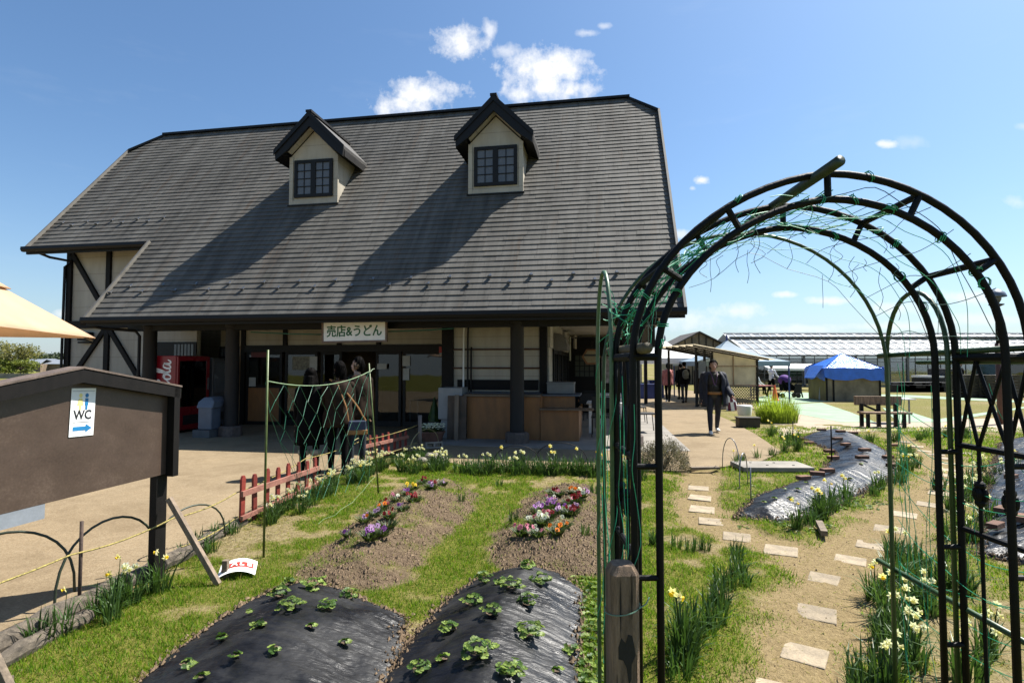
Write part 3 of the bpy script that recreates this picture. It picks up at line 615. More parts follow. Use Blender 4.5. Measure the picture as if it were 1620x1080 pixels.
# timber framing on the left wall
yt = YW-.035
def tim(p, q, w=.12): 
    s = MB(); s.bar((p[0], yt, p[1]), (q[0], yt, q[1]), .07, w, up=(0, 1, 0)); 
    s2 = MB(); d = Vector((q[0]-p[0], 0, q[1]-p[1])).normalized(); nn_ = Vector((-d.z, 0, d.x))*w/2
    P0, P1 = Vector((p[0], 0, p[1])), Vector((q[0], 0, q[1])); s2.prism([(v.x, YW-.07, v.z) for v in (P0-nn_, P1-nn_, P1+nn_, P0+nn_)], (0, .068, 0)); s2.build('timber', M['darkwood'], bld)
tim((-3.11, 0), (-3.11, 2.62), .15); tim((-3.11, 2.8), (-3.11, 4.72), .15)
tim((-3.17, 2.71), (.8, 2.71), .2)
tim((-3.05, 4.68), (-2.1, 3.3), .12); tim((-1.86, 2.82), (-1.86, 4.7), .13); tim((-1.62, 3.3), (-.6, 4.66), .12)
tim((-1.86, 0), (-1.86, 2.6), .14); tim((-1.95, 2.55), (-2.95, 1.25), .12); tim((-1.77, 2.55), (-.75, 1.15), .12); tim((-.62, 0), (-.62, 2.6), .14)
s = MB(); s.tube([(-3.5, YBK-.02, RZ(YBK)-.1), (-3.3, YBK+.2, RZ(YBK)-.22), (-3.02, YW-.1, 4.45), (-3.2, YW-.1, 4.3), (-3.22, YW-.1, 0.1)], .035, 8); s.build('downpipe', M['darktrim'], bld); s = MB(); s.tube([(-.2, .0, ZE-.1), (.1, .25, ZE-.2), (.55, .7, 2.42), (.62, .75, 2.3), (.62, .75, .1)], .035, 8); s.build('downpipe', M['darktrim'], bld)
s = MB(); s.bb((-2.65, YW-.18, 2.28), (-2.28, YW-.03, 2.5)); s.bb((-2.7, YW-.12, 2.2), (-2.3, YW-.05, 2.25)); s.build('wall_lamp', M['darktrim'], bld, bevel=.01)
# columns on pads
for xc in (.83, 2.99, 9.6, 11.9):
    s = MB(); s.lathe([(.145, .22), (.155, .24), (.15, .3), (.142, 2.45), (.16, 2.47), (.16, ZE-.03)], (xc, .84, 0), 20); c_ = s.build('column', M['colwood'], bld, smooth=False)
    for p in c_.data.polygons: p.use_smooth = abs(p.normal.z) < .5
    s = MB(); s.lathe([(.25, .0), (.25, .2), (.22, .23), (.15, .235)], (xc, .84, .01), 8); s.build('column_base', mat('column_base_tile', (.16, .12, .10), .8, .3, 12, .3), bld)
s = MB(); s.bb((.3, .74, ZE-.24), (LB-.4, .94, ZE-.025)); s.build('porch_beam', M['darktrim'], bld)
for x0, x1, nm in ((7.62, 7.9, 1), (9.93, 10.1, 2)):
    s = MB(); s.bb((x0, 1.96, .02), (x1, 2.1, ZE-.03)); s.build('corner_post', M['darkwood'], bld, bevel=.008)
# recess behind the machines
s = MB(); s.bb((-.45, YW-.03, 1.80), (.86, YW-.002, 2.22)); lw_ = s.build('louvre_window', M['darktrim'], bld)
for i in range(6):
    s = MB(); s.bb((.22+i*.1, YW-.042, 1.86), (.29+i*.1, YW-.031, 2.16)); s.build('pane', M['frosted'], lw_)
s = MB(); s.bb((.85, YW+.86, 0), (1.72, YW+.9, 2.12)); s.bb((.82, .95, 0), (.86, YW+.86, .1)); s.build('louvre_window', M['darktrim'], bld)
for i in range(9):
    if i in (3, ): continue
    s = MB(); s.bb((.93+i*.085, YW+.835, 1.86), (.99+i*.085, YW+.858, 2.08)); s.build('louvre_pane', M['frosted'], bld)
for x in (1.66, 2.9, 4.45, 5.55, 7.6):
    s = MB(); s.bb((x, YD-.05, 2.14 if x not in (1.66, 7.6) else 0), (x+.12, YD+.02, 2.66)); s.build('frame_post', M['darkwood'], bld)
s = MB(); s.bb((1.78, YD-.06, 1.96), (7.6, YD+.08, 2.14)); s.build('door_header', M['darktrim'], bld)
# sliding doors: aluminium frames, glass above, wood panel below on two of them
def door(x0, x1, y, panel, nm='sliding_door'):
    f = MB(); w = .07; z0, z1 = .03, 1.96
    for a, c in (((x0, z0), (x0+w, z1)), ((x1-w, z0), (x1, z1))): f.bb((a[0], y, a[1]), (c[0], y+.04, c[1]))
    f.bb((x0+w, y, z1-w), (x1-w, y+.04, z1)); f.bb((x0+w, y, z0), (x1-w, y+.04, z0+.14 if not panel else z0+.08))
    if panel: f.bb((x0+w, y, 1.0), (x1-w, y+.04, 1.07))
    d = f.build(nm, M['darktrim'], bld)
    g = MB(); g.bb((x0+w, y+.015, 1.07 if panel else z0+.14), (x1-w, y+.022, z1-w)); g.build('pane', M['glass'], d)
    if panel: p = MB(); p.bb((x0+w, y+.008, z0+.08), (x1-w, y+.03, 1.0)); p.build('wood_panel', M['ply'], d)
    return d
door(1.8, 2.86, YD+.0, True); door(2.95, 3.88, YD+.0, False); door(3.95, 4.55, YD+.05, False); door(5.5, 6.2, YD+.05, False); door(6.27, 7.55, YD+.0, False)
for i in range(4):
    s = MB(); s.bar((2.25+.012*i, YD-.012, .26+.14*i), (3.7-.02*i, YD-.012, .34+.14*i), .02, .03)
s = MB(); s.bb((.86, YD+4.2, 0), (10.0, YD+4.3, 2.7)); s.bb((1.5, YD+.13, 0), (1.56, YD+4.2, 2.7)); s.bb((9.98, 3.2, 0), (10.04, 7.2, 2.7)); s.bb((1.0, YD+.13, -.0), (10.0, YD+4.3, .02)); s.build('interior_wall', M['interior'], bld)
# side windows and doors under the deep porch, facing the yard
for k in range(4):
    y0 = 3.1+k*1.28
    f = MB(); f.bb((10.10, y0, .82), (10.16, y0+.09, 2.0)); f.bb((10.10, y0+1.1, .82), (10.16, y0+1.19, 2.0)); f.bb((10.10, y0+.09, 1.9), (10.16, y0+1.1, 2.0)); f.bb((10.10, y0+.09, .82), (10.16, y0+1.1, .92)); f.bb((10.11, y0+.56, .92), (10.15, y0+.63, 1.9))
    w = f.build('side_window', M['darktrim'], bld); g = MB(); g.bb((10.12, y0+.09, .92), (10.135, y0+1.1, 1.9)); g.build('pane', M['glass'], w)
s = MB(); s.bb((10.1, 8.2, 0), (12.1, 8.28, 2.5)); s.build('porch_end_wall', M['darkwood'], bld)
s = MB()
for i in range(5): s.bb((10.35+i*.16, 8.15, 1.2), (10.38+i*.16, 8.19, 1.95))
for i in range(5): s.bb((10.35, 8.14, 1.2+i*.18), (11.02, 8.18, 1.225+i*.18))
s.build('lattice_window', M['darktrim'], bld); s = MB(); s.bb((10.36, 8.17, 1.2), (11.0, 8.195, 1.95)); s.build('lattice_pane', mat('dim_green_pane', (.06, .07, .04), .4, .1, 3, 0), bld)
for i, z in enumerate((1.98, 1.55)):
    s = MB(); s.tube([(7.9, 1.96, z), (9.93, 1.96, z)], .018, 8); s.build('conduit', M['redbrown'], bld)
for x in (8.16, 8.26, 8.34):
    s = MB(); s.tube([(x, 1.93, 1.0), (x, 1.93, 2.2 if x < 8.3 else 2.0), (x+.02, 1.9, 2.62 if x < 8.3 else 2.02)], .022, 8); s.build('riser_pipe', M['darktrim'] if x > 8.2 else M['white'], bld)
# snow guards: staggered brackets along the eaves
def guard(x, y):
    s = MB(); s.bb((-.022, -.04, .0), (.022, .06, .01)); s.prism([(-.02, -.04, .0), (-.02, -.04, .042), (-.02, .02, .0)], (.04, 0, 0)); s.bb((-.045, -.05, .005), (.045, -.04, .052))
    o = s.build('snow_guard', M['steel'], bld, loc=(x, y, RZ(y)+.035)); o.rotation_euler = (math.atan(MS), 0, 0); return o
g0 = guard(.07, .5)
def g2(x, y):
    c = g0.copy(); COL.objects.link(c); c.parent = bld; c.location = (x, y, RZ(y)+.035)
k = 0; x = .47
while x < LB-.3:
    g2(x, .62 if k % 2 == 0 else .5); x += .43; k += 1
for k in range(9): g2(-3.42+k*.4, 2.3 if k % 2 == 0 else 2.22)
# ------------------------------------------------------------------ dormers
MDORM = mat('dormer_tile', (.05, .046, .042), .6, .35, 4, .2, stretch=(1, 1, 6))
def dormer(xc, yf, w, zt, ov_f):
    hw = w/2; sl_ = .98; ze = zt-sl_*hw-.40; zb = RZ(yf)+.06
    body = MB(); body.prism([(xc-hw, yf, zb-.2), (xc+hw, yf, zb-.2), (xc+hw, yf, ze), (xc, yf, zt-.40), (xc-hw, yf, ze)], (0, (zt-zb)/MS+.1, 0))
    d = body.build('dormer', MSID, bld)
    for sg in (-1, 1):
        s = MB(); s.bb((xc+sg*(hw-.07), yf-.03, zb-.03), (xc+sg*(hw+.03), yf+.03, ze-.02)); s.build('corner_board', MSID, d)
    s = MB(); s.bb((xc-hw+.07, yf-.025, zb-.03), (xc+hw-.07, yf+.02, zb+.07)); s.build('apron_board', MSID, d)
    s = MB(); s.bb((xc-hw-.06, yf-.06, zb-.07), (xc+hw+.06, yf, zb-.035)); s.build('sill_flashing', M['darktrim'], d)
    ww, z0, z1 = w*.82/2, zb+.15, zb+1.12
    f = MB(); fw = .08
    f.bb((xc-ww, yf-.05, z0), (xc-ww+fw, yf-.002, z1)); f.bb((xc+ww-fw, yf-.05, z0), (xc+ww, yf-.002, z1)); f.bb((xc-ww+fw, yf-.05, z1-fw), (xc+ww-fw, yf-.002, z1)); f.bb((xc-ww+fw, yf-.05, z0), (xc+ww-fw, yf-.002, z0+fw)); f.bb((xc-.065, yf-.05, z0+fw), (xc+.065, yf-.002, z1-fw))
    wn_ = f.build('window', M['darktrim'], d)
    for x0, x1 in ((xc-ww+fw, xc-.065), (xc+.065, xc+ww-fw)):
        g = MB(); g.bb((x0, yf-.02, z0+fw), (x1, yf-.015, z1-fw)); g.build('pane', M['frosted'], wn_)
        u = MB(); u.bb(((x0+x1)/2-.01, yf-.034, z0+fw), ((x0+x1)/2+.01, yf-.022, z1-fw))
        for j in range(1, 4): zz = z0+fw+(z1-z0-2*fw)*j/4; u.bb((x0, yf-.036, zz-.01), (x1, yf-.023, zz+.01))
        u.build('glazing_bar', M['darktrim'], wn_)
    ov = .30; y0 = yf-ov_f; yr_ = (zt-ZE)/MS+.25; xo = hw+ov; zl = zt-sl_*xo; ye = (zl-.1-ZE)/MS+.2
    for sg in (-1, 1):
        xe = xc+sg*xo
        r = MB(); r.prism([(xc, y0, zt-.09), (xe, y0, zl-.09), (xe, ye, zl-.09), (xc, yr_, zt-.09)], (0, 0, .09)); r.build('dormer_roof', MDORM, d)
        q = MB(); q.prism([(xc, y0-.004, zt-.095), (xe-sg*.004, y0-.004, zl-.095), (xe-sg*.02, y0-.004, zl-.27), (xc+sg*(hw-.05), y0-.004, zt-sl_*(hw-.05)-.37), (xc, y0-.004, zt-.37)], (0, .07, 0)); q.build('bargeboard', M['darktrim'], d)
        q = MB(); q.prism([(xc, y0-.035, zt+.015), (xe+sg*.02, y0-.035, zl+.0), (xe+sg*.02, y0-.035, zl-.13), (xc, y0-.035, zt-.13)], (0, .03, 0)); q.build('verge_strip', M['darktrim'], d)
        q = MB(); q.prism([(xe, y0+.07, zl-.095), (xe, y0+.07, zl-.26), (xc+sg*(hw+.035), y0+.07, zt-sl_*hw-.40), (xc+sg*(hw+.035), y0+.07, zt-sl_*(hw+.035)-.1)], (0, ye-y0-.3, 0)); q.build('eave_board', M['darktrim'], d)
        q = MB(); q.prism([(xc, y0+.068, zt-.30), (xc+sg*(hw-.02), y0+.068, zt-sl_*(hw-.02)-.30), (xc+sg*(hw-.02), y0+.068, zt-sl_*(hw-.02)-.36), (xc, y0+.068, zt-.36)], (0, ov_f-.07, 0)); q.build('soffit', MSID, d)
    r = MB(); r.bar((xc, y0-.04, zt+.01), (xc, yr_, zt+.01), .16, .06); r.build('ridge_cap', M['darktrim'], d)
dormer(8.80, 2.49, 1.30, 8.08, .27); dormer(4.02, 2.46, 1.29, 8.05, .27)
# ------------------------------------------------------------------ text and marks
def text_mesh(name, s, size, m, depth=.002, bold=.0):
    c = bpy.data.curves.new(name, 'FONT'); c.body = s; c.size = size; c.align_x = 'CENTER'; c.align_y = 'CENTER'; c.extrude = depth; c.offset = bold; c.resolution_u = 3
    o = bpy.data.objects.new(name, c); COL.objects.link(o); bpy.context.view_layer.update()
    me = bpy.data.meshes.new_from_object(o.evaluated_get(bpy.context.evaluated_depsgraph_get())); bpy.data.objects.remove(o)
    me.materials.clear(); me.materials.append(m); me.name = name; return me
def place_text(me, name, parent, loc, rx=R(90), rz=0.0):
    o = link(me, name, parent, loc); o.rotation_euler = (rx, 0, rz); return o
# ------------------------------------------------------------------ garden arch
AF, AR = 2.025, 2.364                 # front and rear hoop distance
AXL, AXR, AOL, AOR = .537, 1.817, .445, 1.907
arch = thing('garden_arch', 'tall black steel rose arch with latticed sides over the stone path', 'garden arch', ((AXL+AXR)/2, (AF+AR)/2, 0))
acx = (AXL+AXR)/2; acy = (AF+AR)/2
SPR = 1.675
def hoop_pts(y, xl, xr, top, base=0.0, n=30, spr=SPR):
    c = (xl+xr)/2; a = (xr-xl)/2; P = [(xl, y, base), (xl, y, spr*.5), (xl, y, spr)]
    for i in range(1, n): t = math.pi*(1-i/n); P.append((c+a*math.cos(t), y, spr+(top-spr)*math.sin(t)-.07*max(0, -math.cos(t))*math.sin(t)*(top < 2.37 and top != 2.305)))
    return P+[(xr, y, spr), (xr, y, spr*.5), (xr, y, base)]
HOOPS = [(AF, AXL, AXR, 2.262), (AF, AOL, AOR, 2.358), (AR, AXL, AXR, 2.240), (AR, AOL, AOR, 2.335)]
def rel(P, o): return [(p[0]-o[0], p[1]-o[1], p[2]-o[2]) for p in P]
AO = (acx, acy, 0)
for y, a, c, top in HOOPS:
    s = MB(); s.tube(rel(hoop_pts(y, a, c, top), AO), .0136, 10); s.build('hoop', M['black'], arch, smooth=True)
def on_hoop(h, ang):
    y, a, c, top = HOOPS[h]; return (( a+c)/2+(c-a)/2*math.cos(ang), y, SPR+(top-SPR)*max(0, math.sin(ang))-.07*max(0, -math.cos(ang))*math.sin(ang))
for ang in (90, 62, 32, 121, 148):
    t = R(ang)
    for hi, ho in ((0, 1), (2, 3)):
        s = MB(); s.tube(rel([on_hoop(hi, t), on_hoop(ho, t)], AO), .0125, 8); s.build('rung', M['black'], arch)
    if ang != 90:
        s = MB(); s.tube(rel([on_hoop(1, t), on_hoop(3, t)], AO), .0135, 8); s.build('cross_bar', M['black'], arch)
for xi, xo in ((AXL, AOL), (AXR, AOR)):
    for y in (AF, AR):
        for z in (.46, .865, 1.265):
            s = MB(); s.tube(rel([(xi, y, z+.01), (xo, y, z+.01)], AO), .011, 8); s.build('rung', M['black'], arch)
    for z in (.06, .955, 1.305, 1.675):
        s = MB(); s.tube(rel([(xo, AF, z), (xo, AR, z)], AO), .0125 if z < 1.5 else .017, 8); s.build('side_rail', M['black'], arch)
    s = MB(); s.tube(rel([(xi, AF, 1.675), (xo, AF, 1.675)], AO), .014, 8); s.build('rung', M['black'], arch)
    dy = (AR-AF)
    for f in (.3, .7):
        yy = AF+dy*f
        s = MB(); s.tube(rel([(xo, yy, .06), (xo, yy, 1.305)], AO), .0075, 6)
        for k in range(3): s.ell(rel([(xo, yy, 1.12+(.035*k-.035))], AO)[0], (.02, .022, .019), 8, 6)
        for k in range(4):
            t = k*math.pi/2+.4; s.ell(rel([(xo+.014*math.cos(t), yy+.016*math.sin(t), 1.118)], AO)[0], (.012, .016, .03), 6, 5)
        s.build('spindle', M['black'], arch)
    s = MB()
    for f0, f1 in ((0.02, .3), (.3, .7), (.7, .98)):
        s.tube(rel([(xo, AF+dy*f0, 1.66), (xo, AF+dy*(f1), 1.31)], AO), .0075, 6); s.tube(rel([(xo, AF+dy*f1, 1.66), (xo, AF+dy*f0, 1.31)], AO), .0075, 6)
    s.build('lattice', M['black'], arch)
# green plant-support poles tied to the arch
def pole_thing(name, label, P, r, m=None, group='green plant supports around the arch', cat='plant support', n=8):
    o = P[0]; s = MB(); s.tube(rel(P, o), r, n); return tag(s.build(name, m or M['green'], loc=o, smooth=True), label, cat, group)
PY = 2.75
pole_thing('support_hoop', 'wide dark green hoop standing just behind the black arch', hoop_pts(PY, .458, 1.872, 2.305, spr=1.62), .009)
def hairpin(x, y0, y1, top, base):
    c = (y0+y1)/2; a = (y1-y0)/2; P = [(x, y0, base), (x, y0, 1.68)]
    for i in range(1, 16): t = math.pi*(1-i/16); P.append((x, c+a*math.cos(t), 1.68+(top-1.68)*math.sin(t)))
    return P+[(x, y1, 1.68), (x, y1, base)]
pole_thing('support_hoop', 'narrow pale green hairpin hoop at the left foot of the arch, before the roof eave', hairpin(.425, AR-.01, PY-.02, 2.075, 0), .0095, mat('green_pole', (.10, .20, .10), .4, .2, 10, .05))
pole_thing('support_hoop', 'narrow dark hairpin hoop rising at the lattice side above the long rail', hairpin(1.888, AR+.02, PY+.02, 1.985, 0), .010)
pole_thing('support_pole', 'thick green pole along the crown of the arch, its end past the front hoop', [(1.125, 1.86, 2.345), (1.128, 2.2, 2.335), (1.135, 2.62, 2.325)], .0195, mat('dark_green_pole', (.03, .06, .03), .5, .4, 12, .3), n=12)
pole_thing('support_pole', 'long green pole lashed level along the lattice side at shoulder height', [(1.925, 1.80, 1.715), (1.90, 2.85, 1.69)], .0125)
pole_thing('support_pole', 'thin green pole lashed under the level pole along the lattice side', [(1.93, 1.82, 1.66), (1.915, 2.6, 1.655)], .0095)
pole_thing('support_pole', 'green pole tied slanting across the lower lattice side', [(1.93, 1.84, .60), (1.90, 2.9, .632)], .0125)
tag((lambda s: (s.tube([(0, 0, 0), (.0, .75, .005)], .02, 12), s.build('bamboo_pole', mat('old_bamboo', (.16, .13, .07), .7, .4, 8, .3), loc=(.475, 1.93, 1.705), smooth=True))[1])(MB()), 'weathered bamboo length laid on the side rail, its sawn end facing out', 'bamboo pole')
# loose netting over the arch
rn = random.Random(5)
def smooth_line(P, n=4):
    P = [Vector(p) for p in P]; out = []
    for i in range(len(P)-1):
        a, b_, c, d = P[max(i-1, 0)], P[i], P[i+1], P[min(i+2, len(P)-1)]
        for j in range(n): t = j/n; out.append(.5*((2*b_)+(c-a)*t+(2*a-5*b_+4*c-d)*t*t+(3*b_-a-3*c+d)*t**3))
    return out+[P[-1]]
def sag(p, q, d, n=7, w=.012):
    p, q = Vector(p), Vector(q); return [p.lerp(q, i/n)+Vector((rn.gauss(0, w), rn.gauss(0, w), -d*4*(i/n)*(1-i/n)+rn.gauss(0, w*.5))) if 0 < i < n else p.lerp(q, i/n) for i in range(n+1)]
def shell(u, v, inner=0.0):     # u along the arch 0..pi, v front-to-back 0..1
    y = AF-.02+(PY-AF+.04)*v; xl = AXL+(AOL-AXL)*(1-inner); xr = AXR+(AOR-AXR)*(1-inner); top = 2.33-.06*v-.06*inner
    return Vector(((xl+xr)/2+(xr-xl)/2*math.cos(u), y, SPR+(top-SPR)*math.sin(u)-.07*max(0, -math.cos(u))*math.sin(u)))
s = MB()
def st_(P, r=.0017, m=0): s.tube(smooth_line(P, 3), r, 4, m=m)
for k in range(13):             # strings running front to back over the hoops
    u0 = math.pi*(.04+.92*k/12); P = []
    for i in range(7):
        v = i/6; P.append(shell(u0+.07*math.sin(2.2*v+k)+rn.gauss(0, .012), v, .5+.4*math.sin(k+3*v))-Vector((0, 0, .02*math.sin(math.pi*v*2))))
    st_(P, .0016, 0 if rn.random() < .5 or k > 8 else 1)
for k in range(6):              # strings following the arch, sagging between the hoops
    v = (k+.3)/6; P = []
    for i in range(20):
        u = math.pi*(.02+.96*i/19); P.append(shell(u, v+.05*math.sin(u*3+k), .5+.5*math.sin(u*4+k*2))+Vector((0, 0, -.035*abs(math.sin(u*7+k)))))
    st_(P, .0016, 0 if k % 3 else 1)
for k in range(52):             # tangle bunched on the crown and left shoulder
    u = math.pi*(.50+.48*rn.random()**1.1); a = shell(u, rn.uniform(0, .8), rn.random()*.8); b_ = shell(max(.35, u-rn.uniform(.1, .6)), rn.uniform(0, .8), rn.random()*.8); st_(sag(a, b_, rn.uniform(0, .05), 5, .012), rn.uniform(.0014, .0022), 0)
for k in range(9):              # strands tying the left hairpin hoop to the arch
    a = Vector((.425, rn.uniform(AR, PY), rn.uniform(1.7, 2.06))); b_ = shell(math.pi*rn.uniform(.75, .98), rn.uniform(0, 1), rn.random()); st_(sag(a, b_, rn.uniform(.0, .05), 5, .012), .0019, 0)
for k in range(26):             # clove hitches round the tubes
    h_ = rn.choice((0, 1, 2, 3)); c = Vector(on_hoop(h_, math.pi*rn.uniform(.12, .98))); q = Vector((rn.gauss(0, 1), rn.gauss(0, .3), rn.gauss(0, 1))).normalized()
    w_ = q.orthogonal().normalized(); z_ = q.cross(w_); s.tube([c+(w_*math.cos(t)+z_*math.sin(t))*.021+q*.0012*t for t in [i*.7 for i in range(20)]], .002, 4, m=0)
for k in range(22):             # cut ends hanging from the crown
    u = math.pi*rn.uniform(.12, .88); a = shell(u, rn.uniform(.2, 1), 1); L = rn.uniform(.05, .2); x_ = rn.gauss(0, .02); st_([a, a+Vector((x_, 0, -L*.35)), a+Vector((-x_*.5, 0, -L*.7)), a+Vector((x_, 0, -L))], .0013, 1)
st_([D(1090, 455, 2.75), D(1130, 440, 2.75), D(1185, 400, 2.75), D(1245, 425, 2.75), D(1310, 445, 2.75), D(1345, 480, 2.75), D(1400, 540, 2.75)], .0014, 1)
for px, py, pl in ((1130, 440, 36), (1185, 400, 44), (1245, 425, 60), (1310, 445, 60), (1345, 470, 52)):
    st_([D(px, py, 2.75), D(px+9, py-pl*.3, 2.75), D(px+3, py-pl*.75, 2.75), D(px+14, py-pl, 2.75)], .0014, 1)
for x, n_ in ((AOL-.012, 9), (AOR+.012, 14)):
    for k in range(n_):
        y = AF+rn.uniform(-.05, .75); z1 = rn.uniform(1.2, 1.72); z0 = z1-rn.uniform(.5, 1.5); st_(sag((x+rn.gauss(0, .01), y, z1), (x+rn.gauss(0, .02), y+rn.gauss(0, .1), max(.05, z0)), 0, 6, .012), .0016, 0)
for k in range(9):
    z = rn.uniform(.3, 1.6); st_(sag((AOR+.012, AF-.1, z), (AOR, PY, z+rn.gauss(0, .1)), rn.uniform(.05, .16), 6, .01), .0018, 0)
s.tube([(.43+.015*math.cos(i*.8), PY-.02+.015*math.sin(i*.8), .2+.05*i) for i in range(30)], .0016, 4, m=0)
s.tube([(.425+.02*math.cos(i*.55), AR-.01+.02*math.sin(i*.55), .1+.042*i) for i in range(40)], .0018, 4, m=0)
tag(s.build('plant_net', [M['twine'], M['twinegrey']], recalc=False), 'torn green twine netting draped and tangled over the black arch', 'net')
# wooden post tied to the arch foot
po = thing('wooden_post', 'weathered square post with chamfered cracked top and dark stain, wired to the arch foot', 'post', (.385, 1.96, 0))
s = MB(); w, c = .05, .016; h = .952
def octa(w, c, z): return [(-w+c, -w, z), (w-c, -w, z), (w, -w+c, z), (w, w-c, z), (w-c, w, z), (-w+c, w, z), (-w, w-c, z), (-w, -w+c, z)]
rings = [octa(w, c, 0), octa(w, c, h-.028), octa(w*.74, c, h)]
s.add([p for r_ in rings for p in r_], [tuple(8*i+j for j in ()) or (8*i+j, 8*i+(j+1) % 8, 8*i+8+(j+1) % 8, 8*i+8+j) for i in range(2) for j in range(8)]+[tuple(range(16, 24)), tuple(reversed(range(8)))])
s.build('shaft', M['oldwood'], po, rz=.12)
s = MB()
for (x0, z0, z1, wd) in ((-.022, .72, .915, .0035), (.018, .78, .93, .003), (-.036, .5, .6, .002), (.034, .3, .66, .0018), (.0, .2, .45, .0015)): s.prism([(x0, -.0515, z0), (x0+wd, -.0515, (z0+z1)/2), (x0+.001, -.0515, z1), (x0-wd*.6, -.0515, (z0+z1)/2)], (0, .003, 0))
s.build('crack', mat('crack_shadow_wood', (.03, .022, .016), .95, .3, 9, .2), po, rz=.12)
s = MB(); P = [(-.03, .69), (-.02, .72), (-.005, .70), (.004, .73), (.018, .725), (.026, .69), (.03, .66), (.016, .63), (.014, .58), (.006, .56), (-.002, .62), (-.014, .645), (-.03, .65)]
s.prism([(x, -.0512, z) for x, z in P], (0, .002, 0)); s.build('stain', mat('tar_stain', (.02, .016, .014), .8, .3, 30, .3), po, rz=.12)
s = MB(); s.tube([(.056*math.cos(t)*1.1, .056*math.sin(t)*1.1, .80+.012*math.cos(t)) for t in [2*math.pi*i/24 for i in range(24)]], .0022, 5, closed=True); s.tube([(.05, -.04, .812), (.08, -.02, .82), (.10, .02, .825)], .0022, 5); s.build('wire_tie', mat('pale_green_wire', (.20, .36, .25), .4, .2, 9, 0), po)
# ------------------------------------------------------------------ notice board
B0 = Vector((-2.69, 4.33, 0)); B1 = Vector((-2.97, 2.78, 0)); bd = (B1-B0).normalized(); BL = (B1-B0).length; bn = Vector((-bd.y, bd.x, 0))
if bn.x < 0: bn = -bn
nb = thing('notice_board', 'large blank brown board with a gabled top standing on posts at the yard edge', 'notice board', B0, math.atan2(bd.y, bd.x))
# local x runs along the board towards the viewer, local -y.. find which side is the face
fs = 1 if Vector((-math.sin(math.atan2(bd.y, bd.x)), math.cos(math.atan2(bd.y, bd.x)), 0)).dot(bn) > 0 else -1
zb, zt_, zp = .80, 1.465, 1.615
m_, t, b, out = new_mat('brown_sheet_metal'); n = N(t); o = n.obj()
big = n.noise(o, 1.5, 2, .4, .4); c = n.ramp(n.math('ADD', n.math('MULTIPLY', n.noise(n.map(o, (1, 1, 1.4)), 2.2, 6, .7), .7), n.math('MULTIPLY', n.noise(o, 70, 2), .3)), [(.3, (.038, .024, .017)), (.55, (.066, .044, .032)), (.72, (.11, .078, .058)), (.85, (.15, .11, .085))])
t.links.new(c, b.inputs['Base Color']); b.inputs['Roughness'].default_value = .42; t.links.new(n.bump(big, .35, .06), b.inputs['Normal'])
MBOARD = m_
s = MB(); s.prism([(.02, 0, zb), (BL-.02, 0, zb), (BL-.02, 0, zt_-.01), (BL/2, 0, zp-.02), (.02, 0, zt_-.01)], (0, .016, 0)); s.build('panel', MBOARD, nb)
s = MB(); y0, y1 = (.016, .06) if fs > 0 else (-.044, 0)
s.bb((-.02, y0 if fs > 0 else y0, zb-.02), (.035, y1+.02, zt_)); s.build('side_frame', M['darkwood'], nb); s = MB(); s.bb((BL-.035, y0, zb-.02), (BL+.02, y1+.02, zt_)); s.build('side_frame', M['darkwood'], nb)
s = MB()
for xa, za, xb, zb_ in ((-.03, zt_, BL/2, zp), (BL+.03, zt_, BL/2, zp)):
    s.prism([(xa, -.03, za-.0), (xb, -.03, zb_), (xb, -.03, zb_-.085), (xa, -.03, za-.085)], (0, .11, 0))
s.build('gable_beam', M['darkwood'], nb)
s = MB()
for xa, za, xb, zb_ in ((-.035, zt_+.0, BL/2, zp+.004), (BL+.035, zt_, BL/2, zp+.004)):
    s.prism([(xa, -.035, za), (xb, -.035, zb_), (xb, -.035, zb_+.013), (xa, -.035, za+.013)], (0, .12, 0))
s.build('capping', mat('worn_brown_cap', (.22, .16, .125), .7, .4, 4, .3), nb)
s = MB(); s.bb((.0, -.06, 0), (.10, .0 if fs > 0 else -.001, zt_-.1)); s.build('post', M['darkwood'], nb)
s = MB(); s.bb((BL-.1, -.06, 0), (BL, .0, zt_-.1)); s.build('post', M['darkwood'], nb)
pa = MB(); pa.bb((BL-.62, .012, zb-.09), (BL-.36, .015, zb)); pa.build('loose_paper', M['grey'], nb)
# WC sign fixed to the board
def board_pt(l, z, off): return B0+bd*l+bn*off+Vector((0, 0, z))
faceo = .017 if fs > 0 else .001
wc = thing('toilet_sign', 'small white WC sign with two figures and a blue arrow on the brown board', 'sign', board_pt(.735, 1.335, faceo+.001), math.atan2(-bn.x, bn.y)+math.pi)
def rzface(v): return math.atan2(v.x, -v.y)     # rotation that turns local -y to face along v
wc.rotation_euler = (0, .035, rzface(bn))
wc.scale = (.86, 1, 1.0)
s = MB(); s.bb((-.098, -.003, -.155), (.098, 0, .155)); s.build('sheet', M['whitesign'], wc)
place_text(text_mesh('lettering', 'WC', .082, M['ink'], .001, .002), 'lettering', wc, (0, -.0035, -.02))
s = MB(); s.prism([(-.072, -.0035, -.118), (.03, -.0035, -.118), (.03, -.0035, -.132), (.08, -.0035, -.105), (.03, -.0035, -.078), (.03, -.0035, -.092), (-.072, -.0035, -.092)], (0, -.001, 0)); s.build('arrow', M['inkblue'], wc)
def fig(x, m, skirt):
    s = MB(); s.prism([(x+.014*math.cos(2*math.pi*i/12), -.0035, .108+.014*math.sin(2*math.pi*i/12)) for i in range(12)], (0, -.001, 0))
    s.prism([(x-.012, -.0035, .09), (x+.012, -.0035, .09), (x+(.026 if skirt else .014), -.0035, .045), (x+.009, -.0035, .045), (x+.008, -.0035, .015), (x-.008, -.0035, .015), (x-.009, -.0035, .045), (x-(.026 if skirt else .014), -.0035, .045)], (0, -.001, 0)); s.build('figure', m, wc)
